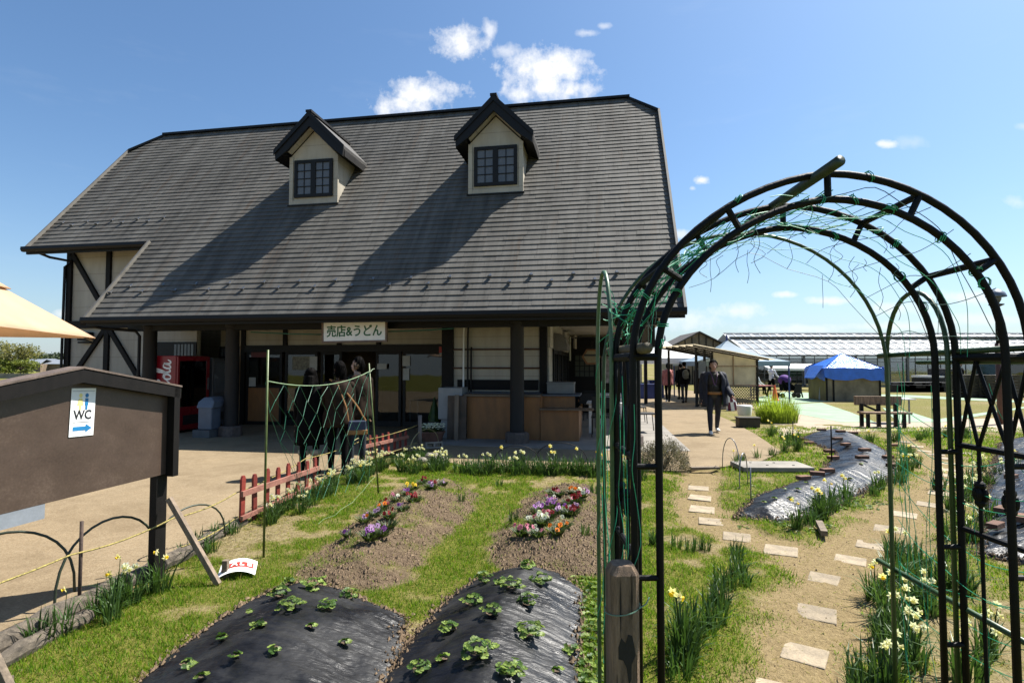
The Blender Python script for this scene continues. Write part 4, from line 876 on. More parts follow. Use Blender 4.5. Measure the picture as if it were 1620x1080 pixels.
fig(-.024, M['inkyellow'], True); fig(.026, M['inkblue'], False)
s = MB(); s.bb((-.075, -.004, -.066), (.075, -.0031, -.062)); s.bb((-.088, -.004, .135), (.088, -.0031, .137)); s.bb((-.088, -.004, -.142), (.088, -.0031, -.14)); s.build('rule', mat('pale_ink', (.3, .3, .32), .6, .1, 9, 0), wc)
def brace(name, p, q, label, m=M['wood']):
    s = MB(); s.bar((0, 0, 0), Vector(q)-Vector(p), .034, .042); return tag(s.build(name, m, loc=p, bevel=.003), label, 'timber brace')
brace('timber_brace', (-2.63, 4.26, .62), (-2.20, 4.19, .0), 'grey timber brace propped against the brown board post, by the fallen sale sign', mat('grey_batten', (.36, .27, .19), .85, .35, 3, .4, stretch=(9, 9, 2)))
brace('timber_brace', (-2.90, 2.86, .66), (-2.38, 2.72, .0), 'pale grey timber brace slanting down from the near post of the board', M['wood'])
s = MB(); s.bb((-.02, -.02, 0), (.02, .02, .13)); tag(s.build('wooden_peg', M['wood'], loc=(-2.22, 4.33, 0)), 'short wooden peg standing behind the fallen sale sign', 'peg')
s = MB(); s.bb((-.02, -.02, 0), (.02, .02, .12)); tag(s.build('wooden_peg', M['wood'], loc=(-2.47, 2.75, 0)), 'short wooden peg at the foot of the near slanting brace', 'peg')
# fallen sale sign: curved white sheet
sa = thing('fallen_sign', 'curved white sheet lettered SALE in a red band, lying in the grass', 'sign', (*G(376, 908), 0), .32); sa.scale = (.72, .72, .72)
def csheet(x0, x1, y0, y1, off=0.0, n=10, th=.002):
    s = MB(); V = []
    for i in range(n+1):
        x = x0+(x1-x0)*i/n; z = .075-.9*x*x*1.9+off
        V.append((x, z))
    for (xa, za), (xb, zb_) in zip(V[:-1], V[1:]): s.add([(xa, y0, za), (xb, y0, zb_), (xb, y1, zb_+.055), (xa, y1, za+.055), (xa, y0, za-th), (xb, y0, zb_-th), (xb, y1, zb_+.055-th), (xa, y1, za+.055-th)], [(0, 1, 2, 3), (7, 6, 5, 4), (0, 4, 5, 1), (1, 5, 6, 2), (2, 6, 7, 3), (3, 7, 4, 0)])
    return s
csheet(-.185, .185, -.12, .13).build('sheet', M['whitesign'], sa)
def band(x0, x1, y0, y1, off):
    s = MB(); n = 10; f = lambda x, y: (x, y, .075-1.71*x*x+off+.055*(y+.12)/.25)
    for i in range(n):
        xa, xb = x0+(x1-x0)*i/n, x0+(x1-x0)*(i+1)/n; s.poly([f(xa, y0), f(xb, y0), f(xb, y1), f(xa, y1)])
    return s, f
s, fsh = band(-.16, .155, -.035, .055, .0035); s.build('red_band', M['inkred'], sa)
for i, ch in enumerate('SALE'):
    me = text_mesh('letter', ch, .095, M['whitesign'], .0008, .003); x = -.11+.075*i
    for v in me.vertices: px_, py_ = v.co.x+x, v.co.y+.01; v.co = fsh(px_, py_)[0], py_, fsh(px_, py_)[2]+.006+v.co.z
    link(me, 'letter', sa)
# ------------------------------------------------------------------ stakes, hoops, rope, edging logs, picket fences
def stake(px, py, top, r, label, m, lean=(0, 0), cat='stake'):
    x, y = G(px, py); s = MB(); s.tube([(0, 0, -.02), (lean[0]*.5, lean[1]*.5, top*.5), (lean[0], lean[1], top)], r, 8); return tag(s.build('garden_stake', m, loc=(x, y, 0), smooth=True), label, cat)
MGP = mat('green_yellow_pole', (.12, .17, .035), .45, .3, 14, .1)
stake(417, 880, 1.77, .0105, 'tall yellow-green pole in the grass carrying one end of the green net', MGP, (.01, -.01))
stake(599, 782, 1.655, .010, 'leaning green pole carrying the far end of the green net beside the second red fence', MGP, (-.14, .0))
stake(125, 967, .595, .011, 'rusty iron stake with the yellow rope at the yard edge, under the brown board', mat('rusty_iron', (.09, .055, .04), .8, .4, 9, .3))
stake(664, 717, .70, .035, 'grey wooden stake at the end of the red fence where the rope is tied', mat('grey_stake', (.22, .19, .17), .8, .3, 6, .4))
stake(1188, 795, .42, .008, 'thin stake with a bent top by the concrete slab', M['steel']); stake(1316, 733, .62, .012, 'dark iron stake standing in the bricked black film bed', M['black'])
stake(1255, 706, .5, .008, 'thin dark rod beside the tall grass clump', M['black'])
def ghoop(p, q, h, r, label, m, grp='garden hoops'):
    p, q = Vector((*p, 0)), Vector((*q, 0)); P = [p-p]
    for i in range(0, 17):
        t = i/16; u = math.pi*t; P.append((q-p)*(.5-.5*math.cos(u))+Vector((0, 0, h*math.sin(u)**.75)))
    s = MB(); s.tube(P, r, 7); return tag(s.build('garden_hoop', m, loc=p, smooth=True), label, 'garden hoop', grp)
MH = mat('hoop_green', (.05, .07, .04), .5, .3, 10, .1); MHY = mat('hoop_tan', (.42, .36, .16), .6, .2, 10, .1)
ghoop(G(85, 968), G(250, 905), .52, .009, 'dark wire hoop arching behind the rusty stake, under the brown board', MH)
ghoop(G(-120, 985), G(118, 938), .50, .009, 'dark wire hoop cut by the edge of the photo, in front of the board shadow', MH)
ghoop(G(242, 888), G(356, 850), .38, .008, 'dark wire hoop between the board post and the first red fence', MH)
ghoop(G(540, 745), G(592, 722), .42, .007, 'tan hoop between the two red fences, behind the net', MHY)
ghoop(G(648, 722), G(694, 708), .42, .007, 'tan hoop over the white rocks by the grey wooden stake', MHY)
ghoop(G(1143, 741), G(1170, 748), .50, .007, 'thin wire hoop at the edge of the concrete slab, taller of the pair', M['steel'], 'wire hoops by the slab')
ghoop(G(1170, 775), G(1183, 768), .46, .007, 'thin narrow wire hoop in front of the concrete slab', M['steel'], 'wire hoops by the slab')
ghoop((-.3, 8.75), (.45, 8.75), .36, .006, 'thin dark hoop in the daffodil row before the counter', M['black'], 'thin hoops along the daffodil row'); ghoop((.35, 8.8), (1.2, 8.75), .40, .006, 'wide thin dark hoop in the daffodil row below the wooden column', M['black'], 'thin hoops along the daffodil row')
def rope(L, label):
    P = []
    for a, c in zip(L[:-1], L[1:]): P += [p for p in sag(a, c, .03, 6, .001)][:-1]
    P.append(Vector(L[-1])); s = MB(); o = P[0]; s.tube([p-o for p in P], .006, 6); return tag(s.build('boundary_rope', M['rope'], loc=o, smooth=True), label, 'rope')
def DZ(px, base_py, z): x, y = G(px, base_py); return (x, y, z)
rope([(-3.05, 2.2, .46), (-2.89, 3.66, .40), (-2.66, 4.36, .44), (-2.76, 5.55, .36), (-2.68, 7.2, .42), (-2.45, 9.0, .40), (-1.74, 10.2, .52)], 'yellow twisted rope strung along the yard edge, the upper of two strands')
rope([(-2.62, 4.42, .20), (-2.78, 5.6, .10), (-2.70, 7.2, .10), (-2.45, 9.0, .10), (-1.74, 10.2, .2)], 'yellow twisted rope running low behind the red fences, the lower strand')
def log(p, q, r, label):
    p, q = Vector((*p, r*.7)), Vector((*q, r*.7)); s = MB(); d = q-p; P = [d*(i/8)+Vector((rn.gauss(0, .008), rn.gauss(0, .006), rn.gauss(0, .006))) for i in range(9)]
    s.tube(P, [r*rn.uniform(.85, 1.1) for _ in P], 9); return tag(s.build('edging_log', mat('split_log', (.33, .27, .20), .9, .5, 5, 1.0, stretch=(5, 5, 5), bdist=.02), loc=p), label, 'log', 'weathered logs edging the yard')
log((-2.95, 3.0), (-2.86, 4.05), .07, 'split weathered log edging the yard in the shadow of the brown board'); log((-2.86, 4.12), (-2.76, 4.95), .06, 'weathered log edging the yard behind the board post'); log((-2.80, 5.0), (-2.76, 5.7), .055, 'weathered log edging the yard just before the first red fence'); log((-2.80, 2.9), (-2.72, 3.6), .05, 'cracked log lying in the grass beside the rusty stake')
def picket(p, q, n, h, label, hs):
    p, q = Vector((*p, 0)), Vector((*q, 0)); d = q-p; L = d.length; t = thing('picket_fence', label, 'fence', p, math.atan2(d.y, d.x), 'low red picket fences')
    for i in range(n):
        x = L*i/(n-1); w = .034; hh = h*(1-.18*i/(n-1))*(1+hs[i % len(hs)]); z0 = .02
        s = MB(); s.prism([(-w, -.011, z0), (w, -.011, z0), (w, -.011, hh-.035), (w*.45, -.011, hh), (-w*.45, -.011, hh), (-w, -.011, hh-.035)], (0, .022, 0)); o = s.build('picket', M['red'], t, loc=(x, 0, 0)); o.rotation_euler = (rn.gauss(0, .015), rn.gauss(0, .02), 0)
    for z in (h*.66, h*.2):
        s = MB(); s.bar((-.05, -.028, z), (L+.05, -.028, z*.84), .03, .055 if z > .2 else .04); s.build('rail', mat('faded_red_rail', (.40, .17, .12), .75, .35, 6, .3), t)
    return t
picket((-2.73, 5.62), (-2.56, 7.2), 8, .52, 'low red picket fence in front, nearer the brown board', (0, -.03, .02, -.01, .03)); picket((-2.42, 8.95), (-2.02, 10.5), 8, .47, 'low red picket fence farther back, beside the leaning net pole', (0, .02, -.02, .01, .03))
# ------------------------------------------------------------------ green net between the two poles
netA, netB = Vector((-2.12, 4.77, 1.50)), Vector((-1.81, 6.93, 1.545))
def net_pt(u, v):
    top = netA.lerp(netB, u)+Vector((0, 0, -.16*4*u*(1-u)*.6)); pinch = .45*math.sin(min(1, v)*math.pi*.5)
    uu = u+(.62-u)*pinch*(1-u)*.9; bot = netA.lerp(netB, uu); bot.z = .16+.25*(1-u)**2
    p = top.lerp(bot, v); p += Vector((.10, -.03, 0))*math.sin(u*5+v*2)*v*.5; return p
s = MB(); nu, nv = 8, 8
for i in range(nu+1):
    for sg in (1, -1):
        P = []
        for j in range(nv+1):
            a = i/nu+sg*.5/nu*(j % 2)
            if 0 <= a <= 1: P.append(net_pt(a, j/nv)+Vector((rn.gauss(0, .012), rn.gauss(0, .012), rn.gauss(0, .012))))
        if len(P) > 2: s.tube(P, .0021, 4)
s.tube([net_pt(i/14, 0) for i in range(15)], .005, 5, m=1); s.tube(sag(netB, netB+Vector((.05, .12, .04)), 0, 4), .004, 4, m=1)
s.tube(sag((-1.70, 6.9, .25), (-1.95, 5.6, .04), .06, 8, .015), .0016, 4, m=1)
tag(s.build('plant_net', [mat('net_green', (.02, .26, .13), .5, .2, 20, 0), mat('net_pale', (.28, .42, .22), .6, .2, 20, 0)], recalc=False), 'sagging green diamond net hung between two green poles in front of three people', 'net')
# ------------------------------------------------------------------ stepping stones, slab, bricks
stones = [(1105, 769, .30), (1107, 784, .30), (1110, 801, .31), (1125, 820, .30), (1166, 844, .30), (1235, 867, .31), (1303, 911, .27), (1292, 963, .27), (1273, 1027, .28), (1235, 1090, .28), (1345, 880, .28), (1379, 856, .29), (1405, 832, .30), (1429, 809, .30), (1468, 794, .30), (1489, 777, .3), (1497, 763, .3), (1499, 750, .3), (1499, 740, .3), (1497, 730, .3), (1492, 722, .3), (1481, 716, .3), (1462, 710, .3), (1450, 704, .3), (1430, 697, .3), (1530, 706, .3), (1525, 716, .3)]
for k, (px, py, w) in enumerate(stones):
    x, y = G(px, py); h = w/2; w *= .86; h = w/2*rn.uniform(.9, 1.06); r_ = rn.gauss(0, .05)-math.atan2(x, y)*1.12; P = [(sx*h*rn.uniform(.93, 1.04), sy*h*rn.uniform(.93, 1.04)) for sx, sy in ((-1, -1), (1, -1), (1, 1), (-1, 1))]
    s = MB(); s.prism([(a, c, 0) for a, c in P], (0, 0, -.05)); o = s.build('stepping_stone', M['slab'], loc=(x, y, float(GZ(x, y))+.008), rz=r_, bevel=.008); o.rotation_euler = (rn.gauss(0, .012), rn.gauss(0, .012), r_)
    lab = 'square sand-coloured stepping stone on the path curving left to the yard' if k < 6 else ('square sand-coloured stepping stone on the path leading under the arch' if k < 10 else 'square sand-coloured stepping stone on the path running behind the lattice side')
    tag(o, lab, 'stepping stone', ['stepping stones towards the yard', 'stepping stones under the arch', 'stepping stones behind the lattice'][0 if k < 6 else 1 if k < 10 else 2])
x0, y0 = G(1216, 741); s = MB(); s.bb((-.53, -.28, 0), (.53, .28, .07)); o = s.build('concrete_slab', M['concrete'], loc=(x0+.0, y0-.08, .015), rz=-.02, bevel=.008); tag(o, 'flat concrete slab with four bolt holes lying in the grass', 'slab')
hs = MB()
for a, c in ((-.27, .12), (.1, .12), (-.1, -.1), (.3, -.1)): hs.lathe([(.02, 0), (.02, .004)], (a, c, .0715), 10)
hs.build('bolt_hole', M['black'], o)
bk = 0
for px, py, rz, z in ((1264, 696, .1, .02), (1280, 700, .0, .05), (1325, 702, .2, .08), (1312, 712, .05, .06), (1330, 694, .1, .06), (1368, 716, .1, .16), (1364, 728, .08, .16), (1293, 751, -.4, .13), (1309, 752, .2, .10), (1318, 727, .2, .05), (1405, 727, .3, .05), (1412, 742, .3, .02), (1271, 760, .3, .08), (1350, 690, .1, .06), (1300, 690, .1, .03), (1338, 706, .4, .12), (1412, 706, .2, .02)):
    x, y = G(px, py, z); s = MB(); s.bb((-.09, -.045, 0), (.09, .045, .05)); o = s.build('brick', M['brick'], loc=(x, y, max(hC(x, y)+.025, .01)), rz=rz, bevel=.004); tag(o, 'loose brick weighing down the curving silvery film bed', 'brick', 'bricks holding down the film')
for px, py, z in ((1585, 810, .1), (1600, 760, .1), (1575, 840, .06), (1600, 720, .1), (1612, 830, .1)):
    x, y = G(px, py, z); s = MB(); s.bb((-.1, -.045, 0), (.1, .045, .055)); tag(s.build('brick', M['brick'], loc=(x, y, max(hD(x, y)+.03, .01)), rz=rn.uniform(0, 1), bevel=.004), 'loose brick weighing down the film bed behind the lattice side', 'brick', 'bricks on the bed behind the lattice')
x, y = G(1302, 842); s = MB(); s.bar((-.06, -.13, .03), (.05, .16, .05), .06, .05); tag(s.build('wood_chunk', M['wood'], loc=(x, y, 0)), 'broken wood chunk in the grass below the daffodils of the curving bed', 'wood piece')
x, y = G(1118, 744); s = MB(); s.bar((-.26, 0, .02), (.2, .03, .02), .09, .03); tag(s.build('edging_board', M['wood'], loc=(x, y, .02)), 'short board laid on the yard edge beside the grey shrub', 'board')
for i, (px, py, r_) in enumerate(((684, 728, .16), (700, 730, .12), (668, 731, .1))):
    x, y = G(px, py); s = MB(); s.ell((0, 0, r_*.3), (r_, r_*.7, r_*.55), 9, 6); s.v = [(a*rn.uniform(.86, 1.1), b_*rn.uniform(.86, 1.1), c*rn.uniform(.86, 1.1)) for a, b_, c in s.v]; tag(s.build('rock', M['rock'], loc=(x, y, 0)), ('largest', 'middle-sized', 'smallest')[i]+' of the three pale rocks by the grey wooden stake', 'rock', 'pale rocks by the stake')
x, y = G(684, 713); s = MB()
for a in (-.155, -.005, .145): s.bb((a, -.06, 0), (a+.03, .06, .13))
s.bb((-.125, -.06, 0), (-.005, -.03, .13)); s.bb((.025, -.06, 0), (.145, -.03, .13)); s.bb((-.125, .03, 0), (-.005, .06, .13)); s.bb((.025, .03, 0), (.145, .06, .13)); o = s.build('concrete_block', M['concrete'], loc=(x, y, .1), rz=.3); o.rotation_euler = (1.35, 0, .35); tag(o, 'grey concrete block lying on its side behind the pale rocks', 'block')
# ------------------------------------------------------------------ plants
ML_D = leafmat('daffodil_leaf', (.035, .085, .02), (.12, .21, .05), None, .35, .4)
ML_S = leafmat('strawberry_leaf', (.06, .13, .02), (.28, .38, .08), 'tone', .35, .5)
ML_P = leafmat('pansy_leaf', (.03, .06, .015), (.09, .13, .03), None, .3, .5)
def petal(name, c, c2=None): return leafmat(name, c, c2 or tuple(min(1, x*1.25) for x in c), None, .45, .6, .12)
MPET = dict(cream=petal('cream_petal', (.72, .66, .40)), white=petal('white_petal', (.75, .74, .66)), yellow=petal('yellow_petal', (.80, .58, .03)), purple=petal('purple_petal', (.36, .13, .46)), lilac=petal('lilac_petal', (.60, .38, .64)), red=petal('red_petal', (.30, .012, .012)), pink=petal('pink_petal', (.62, .22, .30)), orange=petal('orange_petal', (.80, .24, .02)))
MSTEM = leafmat('stem', (.05, .10, .02), (.09, .15, .03))
rp = random.Random(11)
def strap(s, base, ang, lean, L, w, droop=.3, m=0, n=4):
    """one blade-like leaf: keeled strip that leans and bends over"""
    d = Vector((math.cos(ang), math.sin(ang), 0)); side = Vector((-d.y, d.x, 0)); P = []
    for i in range(n+1):
        t = i/n; P.append((Vector(base)+d*(lean*L*t+droop*L*t**3*.6)+Vector((0, 0, L*t*(1-.35*droop*t*t)*(1-.25*lean))), w*(1-.15*t-.8*t**4)))
    vs = []
    for p, ww in P: vs += [p-side*ww, p+d*ww*.35, p+side*ww]
    fs = []
    for i in range(n): fs += [(3*i, 3*i+1, 3*i+4, 3*i+3), (3*i+1, 3*i+2, 3*i+5, 3*i+4)]
    s.add(vs, fs, m)
def daff_flower(rs, col):
    """six petals round a trumpet, facing +x"""
    s = MB(); R_ = rs.uniform(.020, .027)
    for k in range(6):
        t = k*math.pi/3+.2; u = Vector((0, math.cos(t), math.sin(t))); v = Vector((0, -math.sin(t), math.cos(t)))
        s.add([(0, 0, 0), u*R_*.55+v*R_*.42+Vector((.004, 0, 0)), u*R_*1.15+Vector((-.004, 0, 0)), u*R_*.55-v*R_*.42+Vector((.004, 0, 0))], [(0, 1, 2, 3)], 0)
    s.lathe([(.006, 0), (.0075, .012), (.013, .022), (.010, .022)], (0, 0, 0), 8, 1, cap=False)
    a = len(s.v)-32; s.v[a:] = [(z, x, y) for x, y, z in s.v[a:]]
    return s.mesh('flower', [MPET['white' if col == 0 else 'yellow' if col == 2 else 'cream'], MPET['yellow' if col != 0 else 'cream']], recalc=False)
FL = [daff_flower(rp, c) for c in (0, 0, 1, 2)]
def daff_clump(seed, nl, h, flowers, spread=.07):
    rs = random.Random(seed); s = MB()
    for i in range(nl):
        a = rs.uniform(0, 6.28); r = spread*math.sqrt(rs.random()); L = h*rs.uniform(.6, 1.12)
        strap(s, (r*math.cos(a), r*math.sin(a), -.01), a+rs.gauss(0, .9), abs(rs.gauss(.12, .14)), L, rs.uniform(.0048, .008), abs(rs.gauss(.18, .3)) if rs.random() > .2 else .9)
    root = ('lv', s.mesh('leaves', ML_D, recalc=False)); st = []
    for c in flowers:
        a = rs.uniform(0, 6.28); r = spread*.8*rs.random(); L = h*rs.uniform(.85, 1.15); top = Vector((r*math.cos(a)+rs.gauss(0, .03), r*math.sin(a)+rs.gauss(0, .03), L)); fa = rs.uniform(-2.8, .2)
        st.append(((r*math.cos(a), r*math.sin(a), 0), top, fa, c))
    return root, st
DCL = [daff_clump(i, n_, h_, f_) for i, (n_, h_, f_) in enumerate([(46, .27, (0, 0, 1)), (40, .25, (0, 1, 0, 0)), (52, .29, (1, 0, 2)), (38, .24, ()), (44, .31, (2, 2)), (34, .22, ()), (50, .27, (0, 0, 0, 1, 0)), (30, .30, (2,))])]
def daffodil(x, y, k, sc, label, group, z=None, rz=None):
    (nm, lm), st = DCL[k]; t = thing('daffodil_plant', label, 'daffodils', (x, y, float(GZ(x, y)) if z is None else z), rz if rz is not None else rp.uniform(-.5, .5), group); t.scale = (sc,)*3
    link(lm, 'leaves', t)
    if st:
        s = MB()
        for b_, top, fa, c in st: s.tube([b_, (Vector(b_)+top)*.5+Vector((.006, 0, .01)), top, top+Vector((math.cos(fa)*.014, math.sin(fa)*.014, .002))], .0028, 5)
        s.build('stems', MSTEM, t, recalc=False)
    for b_, top, fa, c in st:
        o = link(FL[c if c else rp.choice((0, 1))], 'flower', t, top+Vector((math.cos(fa)*.014, math.sin(fa)*.014, .002))); o.rotation_euler = (rp.uniform(-.4, .4), rp.uniform(-.1, .45), fa)
    return t
def row(P, n, ks, jit, sc, label, group):
    P = [Vector((*p, 0)) for p in P]; Ls = [(b_-a).length for a, b_ in zip(P[:-1], P[1:])]; tot = sum(Ls)
    for i in range(n):
        d = tot*(i+.5)/n
        for a, b_, l in zip(P[:-1], P[1:], Ls):
            if d <= l: q = a.lerp(b_, d/l); break
            d -= l
        daffodil(q.x+rp.gauss(0, jit), q.y+rp.gauss(0, jit), rp.choice(ks), sc*rp.uniform(.85, 1.12), label, group)
row([(-2.72, 3.25), (-2.66, 4.1)], 7, (3, 5, 0, 7), .05, .85, 'daffodil clump along the weathered log under the brown board', 'daffodils under the board')
daffodil(*G(205, 955), 6, .95, 'daffodil clump with bunched cream flowers at the end of the log under the board', None)
daffodil(*G(252, 935), 4, .9, 'daffodil clump with yellow flowers right beside the board post', None)
row([(-2.72, 4.6), (-2.70, 5.5)], 5, (3, 5, 7), .04, .8, 'daffodil clump between the board post and the first red fence', 'daffodils before the first fence')
row([(-2.55, 5.75), (-2.32, 7.3)], 13, (0, 1, 6, 3, 2), .07, .92, 'daffodil clump at the foot of the first red fence', 'daffodils at the first fence')
row([(-2.25, 7.3), (-2.05, 8.8)], 15, (0, 1, 6, 6, 2), .12, .88, 'daffodil clump flowering cream between the two red fences, below the net', 'daffodils between the fences')
row([(-2.05, 8.8), (-1.60, 9.9)], 10, (0, 1, 6, 3, 3), .1, .78, 'daffodil clump at the foot of the second red fence', 'daffodils at the second fence')
row([(-1.75, 8.3), (-1.2, 8.9), (-.75, 8.45)], 12, (3, 0, 1, 5), .14, 1.0, 'daffodil clump near the pale rocks at the bend of the yard edge', 'daffodils at the bend')
row([(-.6, 8.42), (.5, 8.25), (1.35, 8.2)], 34, (3, 0, 3, 5, 3, 3, 7, 3), .09, 1.15, 'daffodil clump in the row along the yard edge before the wooden counter', 'daffodils before the counter')
row([(1.35, 8.15), (2.0, 8.1)], 6, (4, 7, 0), .07, 1.0, 'daffodil clump behind the left side of the arch, beside the grey shrub', 'daffodils beside the shrub')
row([G(1060, 1075), G(1090, 1010), G(1120, 985)], 7, (3, 5), .04, .95, 'daffodil clump with dark leaves in front of the right post of the left arch side', 'daffodils by the near path edge')
daffodil(*G(1075, 1040), 4, 1.15, 'tall daffodil clump with two large yellow flowers at the dirt path edge', None)
row([G(1130, 970), G(1160, 930), G(1185, 905)], 8, (3, 5), .04, .72, 'flowerless daffodil clump on the grass rim left of the dirt path', 'daffodils left of the path')
row([G(1025, 860), G(1090, 868), G(1140, 878), G(1175, 890)], 8, (5, 3), .05, .62, 'low daffodil tuft in the curved line across the lawn behind the arch foot', 'low daffodils on the lawn')
row([G(1258, 838), G(1292, 822), G(1318, 798), G(1342, 790)], 11, (3, 4, 3, 5), .06, 1.0, 'daffodil clump along the near edge of the curving silvery film bed', 'daffodils on the curving bed')
row([G(1372, 782), G(1395, 770), G(1425, 752), G(1440, 730), G(1448, 712)], 13, (3, 5, 2, 0), .09, .95, 'daffodil clump on the far right edge of the curving film bed', 'daffodils right of the curving bed')
row([G(1415, 1140), G(1440, 1040), G(1448, 975), G(1455, 930), G(1470, 880)], 27, (0, 3, 3, 5, 3, 1, 3, 2), .14, 1.05, 'white daffodil clump on the right rim of the path, seen through the lattice', 'white daffodils right of the path')
row([G(1490, 870), G(1525, 835), G(1520, 790), G(1545, 760), G(1570, 735)], 16, (0, 1, 2, 3, 4), .13, 1.0, 'daffodil clump between the far stepping stones and the film bed behind the lattice', 'daffodils behind the lattice')
row([G(1240, 718), G(1275, 712), G(1250, 700), G(1215, 686)], 9, (3, 5, 4), .1, 1.05, 'daffodil clump by the yard edge between the concrete slab and the tall grass clump', 'daffodils behind the slab')
row([G(1150, 742), G(1195, 725), G(1205, 718)], 5, (5, 3, 7), .07, .9, 'daffodil tuft at the paving edge beside the wire hoops', 'daffodils by the wire hoops')
row([G(1350, 690), G(1395, 700), G(1500, 690), G(1560, 690), G(1600, 695)], 10, (3, 0, 2), .2, 1.0, 'daffodil clump in the lawn before the far bench', 'daffodils before the bench')
for px, py in ((730, 800), (812, 835), (1010, 790), (1018, 760), (925, 862), (790, 770), (940, 790)): daffodil(*G(px, py), 5, rp.uniform(.5, .8), 'lone sprig of narrow leaves standing in the lawn around the pansy beds', 'lone leaf sprigs')
# strawberry plants on the film
def straw(seed, n, R_, h):
    rs = random.Random(seed); V = []; F = []; T = []
    for i in range(n):
        a = rs.uniform(0, 6.28); r = R_*math.sqrt(rs.random()); z = h*rs.uniform(.35, 1)*(1.1-.5*r/R_); c = Vector((r*math.cos(a), r*math.sin(a), z)); tn = rs.random(); tilt = rs.gauss(.3, .3); q = Matrix.Rotation(a, 3, 'Z') @ Matrix.Rotation(tilt, 3, 'Y')
        for k in (-1, 0, 1):
            la = k*1.15; lr = rs.uniform(.014, .021); cen = Vector((lr*.9*math.cos(la), lr*.9*math.sin(la), 0)); b_ = len(V)
            V.append(c+q @ (cen+Vector((0, 0, -.004))))
            for j in range(9):
                t = 2*math.pi*j/9; rr = lr*(1.0 if j % 2 else .86); V.append(c+q @ (cen+Vector((rr*math.cos(t), rr*math.sin(t)*.85, .003*math.cos(2*t)))))
            F += [(b_, b_+1+j, b_+1+(j+1) % 9) for j in range(9)]; T += [min(1, max(0, tn+rs.gauss(0, .1)))]*10
        b_ = len(V); V += [Vector((c.x*.3, c.y*.3, -.02)), c+Vector((.002, 0, 0)), c+Vector((-.002, 0, 0))]; F.append((b_, b_+1, b_+2)); T += [.4]*3
    return npmesh('strawberry_plant', np.array([tuple(v) for v in V]), np.array(F), ML_S, {'tone': T})
SB = [straw(1, 20, .085, .075), straw(2, 15, .07, .065), straw(3, 26, .10, .085), straw(4, 6, .04, .04), straw(5, 4, .03, .03), straw(6, 18, .075, .085), straw(7, 24, .095, .06), straw(8, 7, .05, .035)]
MHOLE = mat('planting_soil', (.15, .10, .06), .95, .4, 30, .5)
def strawb(px, py, k, hfun, label, group, zz=.18):
    for _ in range(4): x, y = G(px, py, zz); zz = hfun(x, y)
    k = {1: rp.choice((1, 5)), 2: rp.choice((2, 6, 0)), 3: rp.choice((3, 7))}.get(k, k)
    o = link(SB[k], 'strawberry_plant', loc=(x, y, zz+.012), rz=rp.uniform(0, 6.28), scale=rp.uniform(.68, .88)); tag(o, label, 'strawberry plant', group)
    hl = MB(); rr_ = .05 if k not in (3, 4, 7) else .03; hl.poly([(rr_*rp.uniform(.6, 1.2)*math.cos(i*.7), rr_*rp.uniform(.6, 1.2)*math.sin(i*.7), .004+rp.uniform(-.002, .006)) for i in range(9)]); hl.build('planting_soil', MHOLE, o, recalc=False)
for px, py, k in ((458, 918, 1), (495, 930, 2), (440, 944, 1), (460, 963, 2), (520, 963, 1), (553, 946, 1), (492, 994, 4), (349, 1013, 3), (372, 1041, 3), (393, 970, 4), (436, 1030, 4), (292, 1055, 3), (318, 1074, 4), (415, 990, 3), (545, 1020, 4)):
    strawb(px, py, k, hA, ('full' if k < 3 else 'tiny')+' strawberry plant on the left black film mound', 'full strawberry plants of the left mound' if k < 3 else 'tiny strawberry plants of the left mound')
for px, py, k in ((833, 897, 1), (855, 920, 2), (810, 931, 2), (765, 920, 1), (745, 957, 1), (776, 972, 1), (836, 957, 1), (712, 998, 1), (838, 1006, 2), (757, 1036, 2), (662, 1063, 1), (808, 1066, 2), (790, 920, 3), (905, 1027, 3), (880, 1065, 4), (700, 1045, 4)):
    strawb(px, py, k, hB, ('leafy' if k < 3 else 'very small')+' strawberry plant on the black mound beside the wooden post', 'leafy strawberry plants of the right mound' if k < 3 else 'very small strawberry plants of the right mound', .2)
for px, py, k in ((1208, 796, 4), (1225, 806, 4), (1250, 790, 4), (1262, 775, 4), (1288, 790, 4), (1275, 765, 4), (1240, 775, 4), (1345, 760, 4), (1362, 735, 4)): strawb(px, py, k, hC, 'tiny plant in the curving silvery film bed', 'tiny plants of the curving bed', .12)
# low leafy weeds along the right rim of the second mound
s_ = [straw(20+i, 16, .11, .05) for i in range(3)]
for i in range(34):
    py = 915+i*5.4; px = rp.uniform(912, 948); x, y = G(px, py); o = link(s_[i % 3], 'weed', loc=(x, y, float(GZ(x, y))-.01), rz=rp.uniform(0, 6), scale=rp.uniform(.6, 1.0)); tag(o, 'low round-leaved weed on the strip between the black mound and the wooden post', 'weed', 'weeds beside the right mound')
for i in range(24):
    px, py = rp.choice(((1185, 825), (1215, 832), (1250, 845), (1195, 772), (1280, 750), (1320, 800), (1300, 830), (1360, 790), (1190, 760))); x, y = G(px+rp.gauss(0, 18), py+rp.gauss(0, 6)); o = link(s_[i % 3], 'weed', loc=(x, y, float(GZ(x, y))-.01), rz=rp.uniform(0, 6), scale=rp.uniform(.6, 1.0)); tag(o, 'low weed in the grass rim around the curving film bed', 'weed', 'weeds round the curving bed')
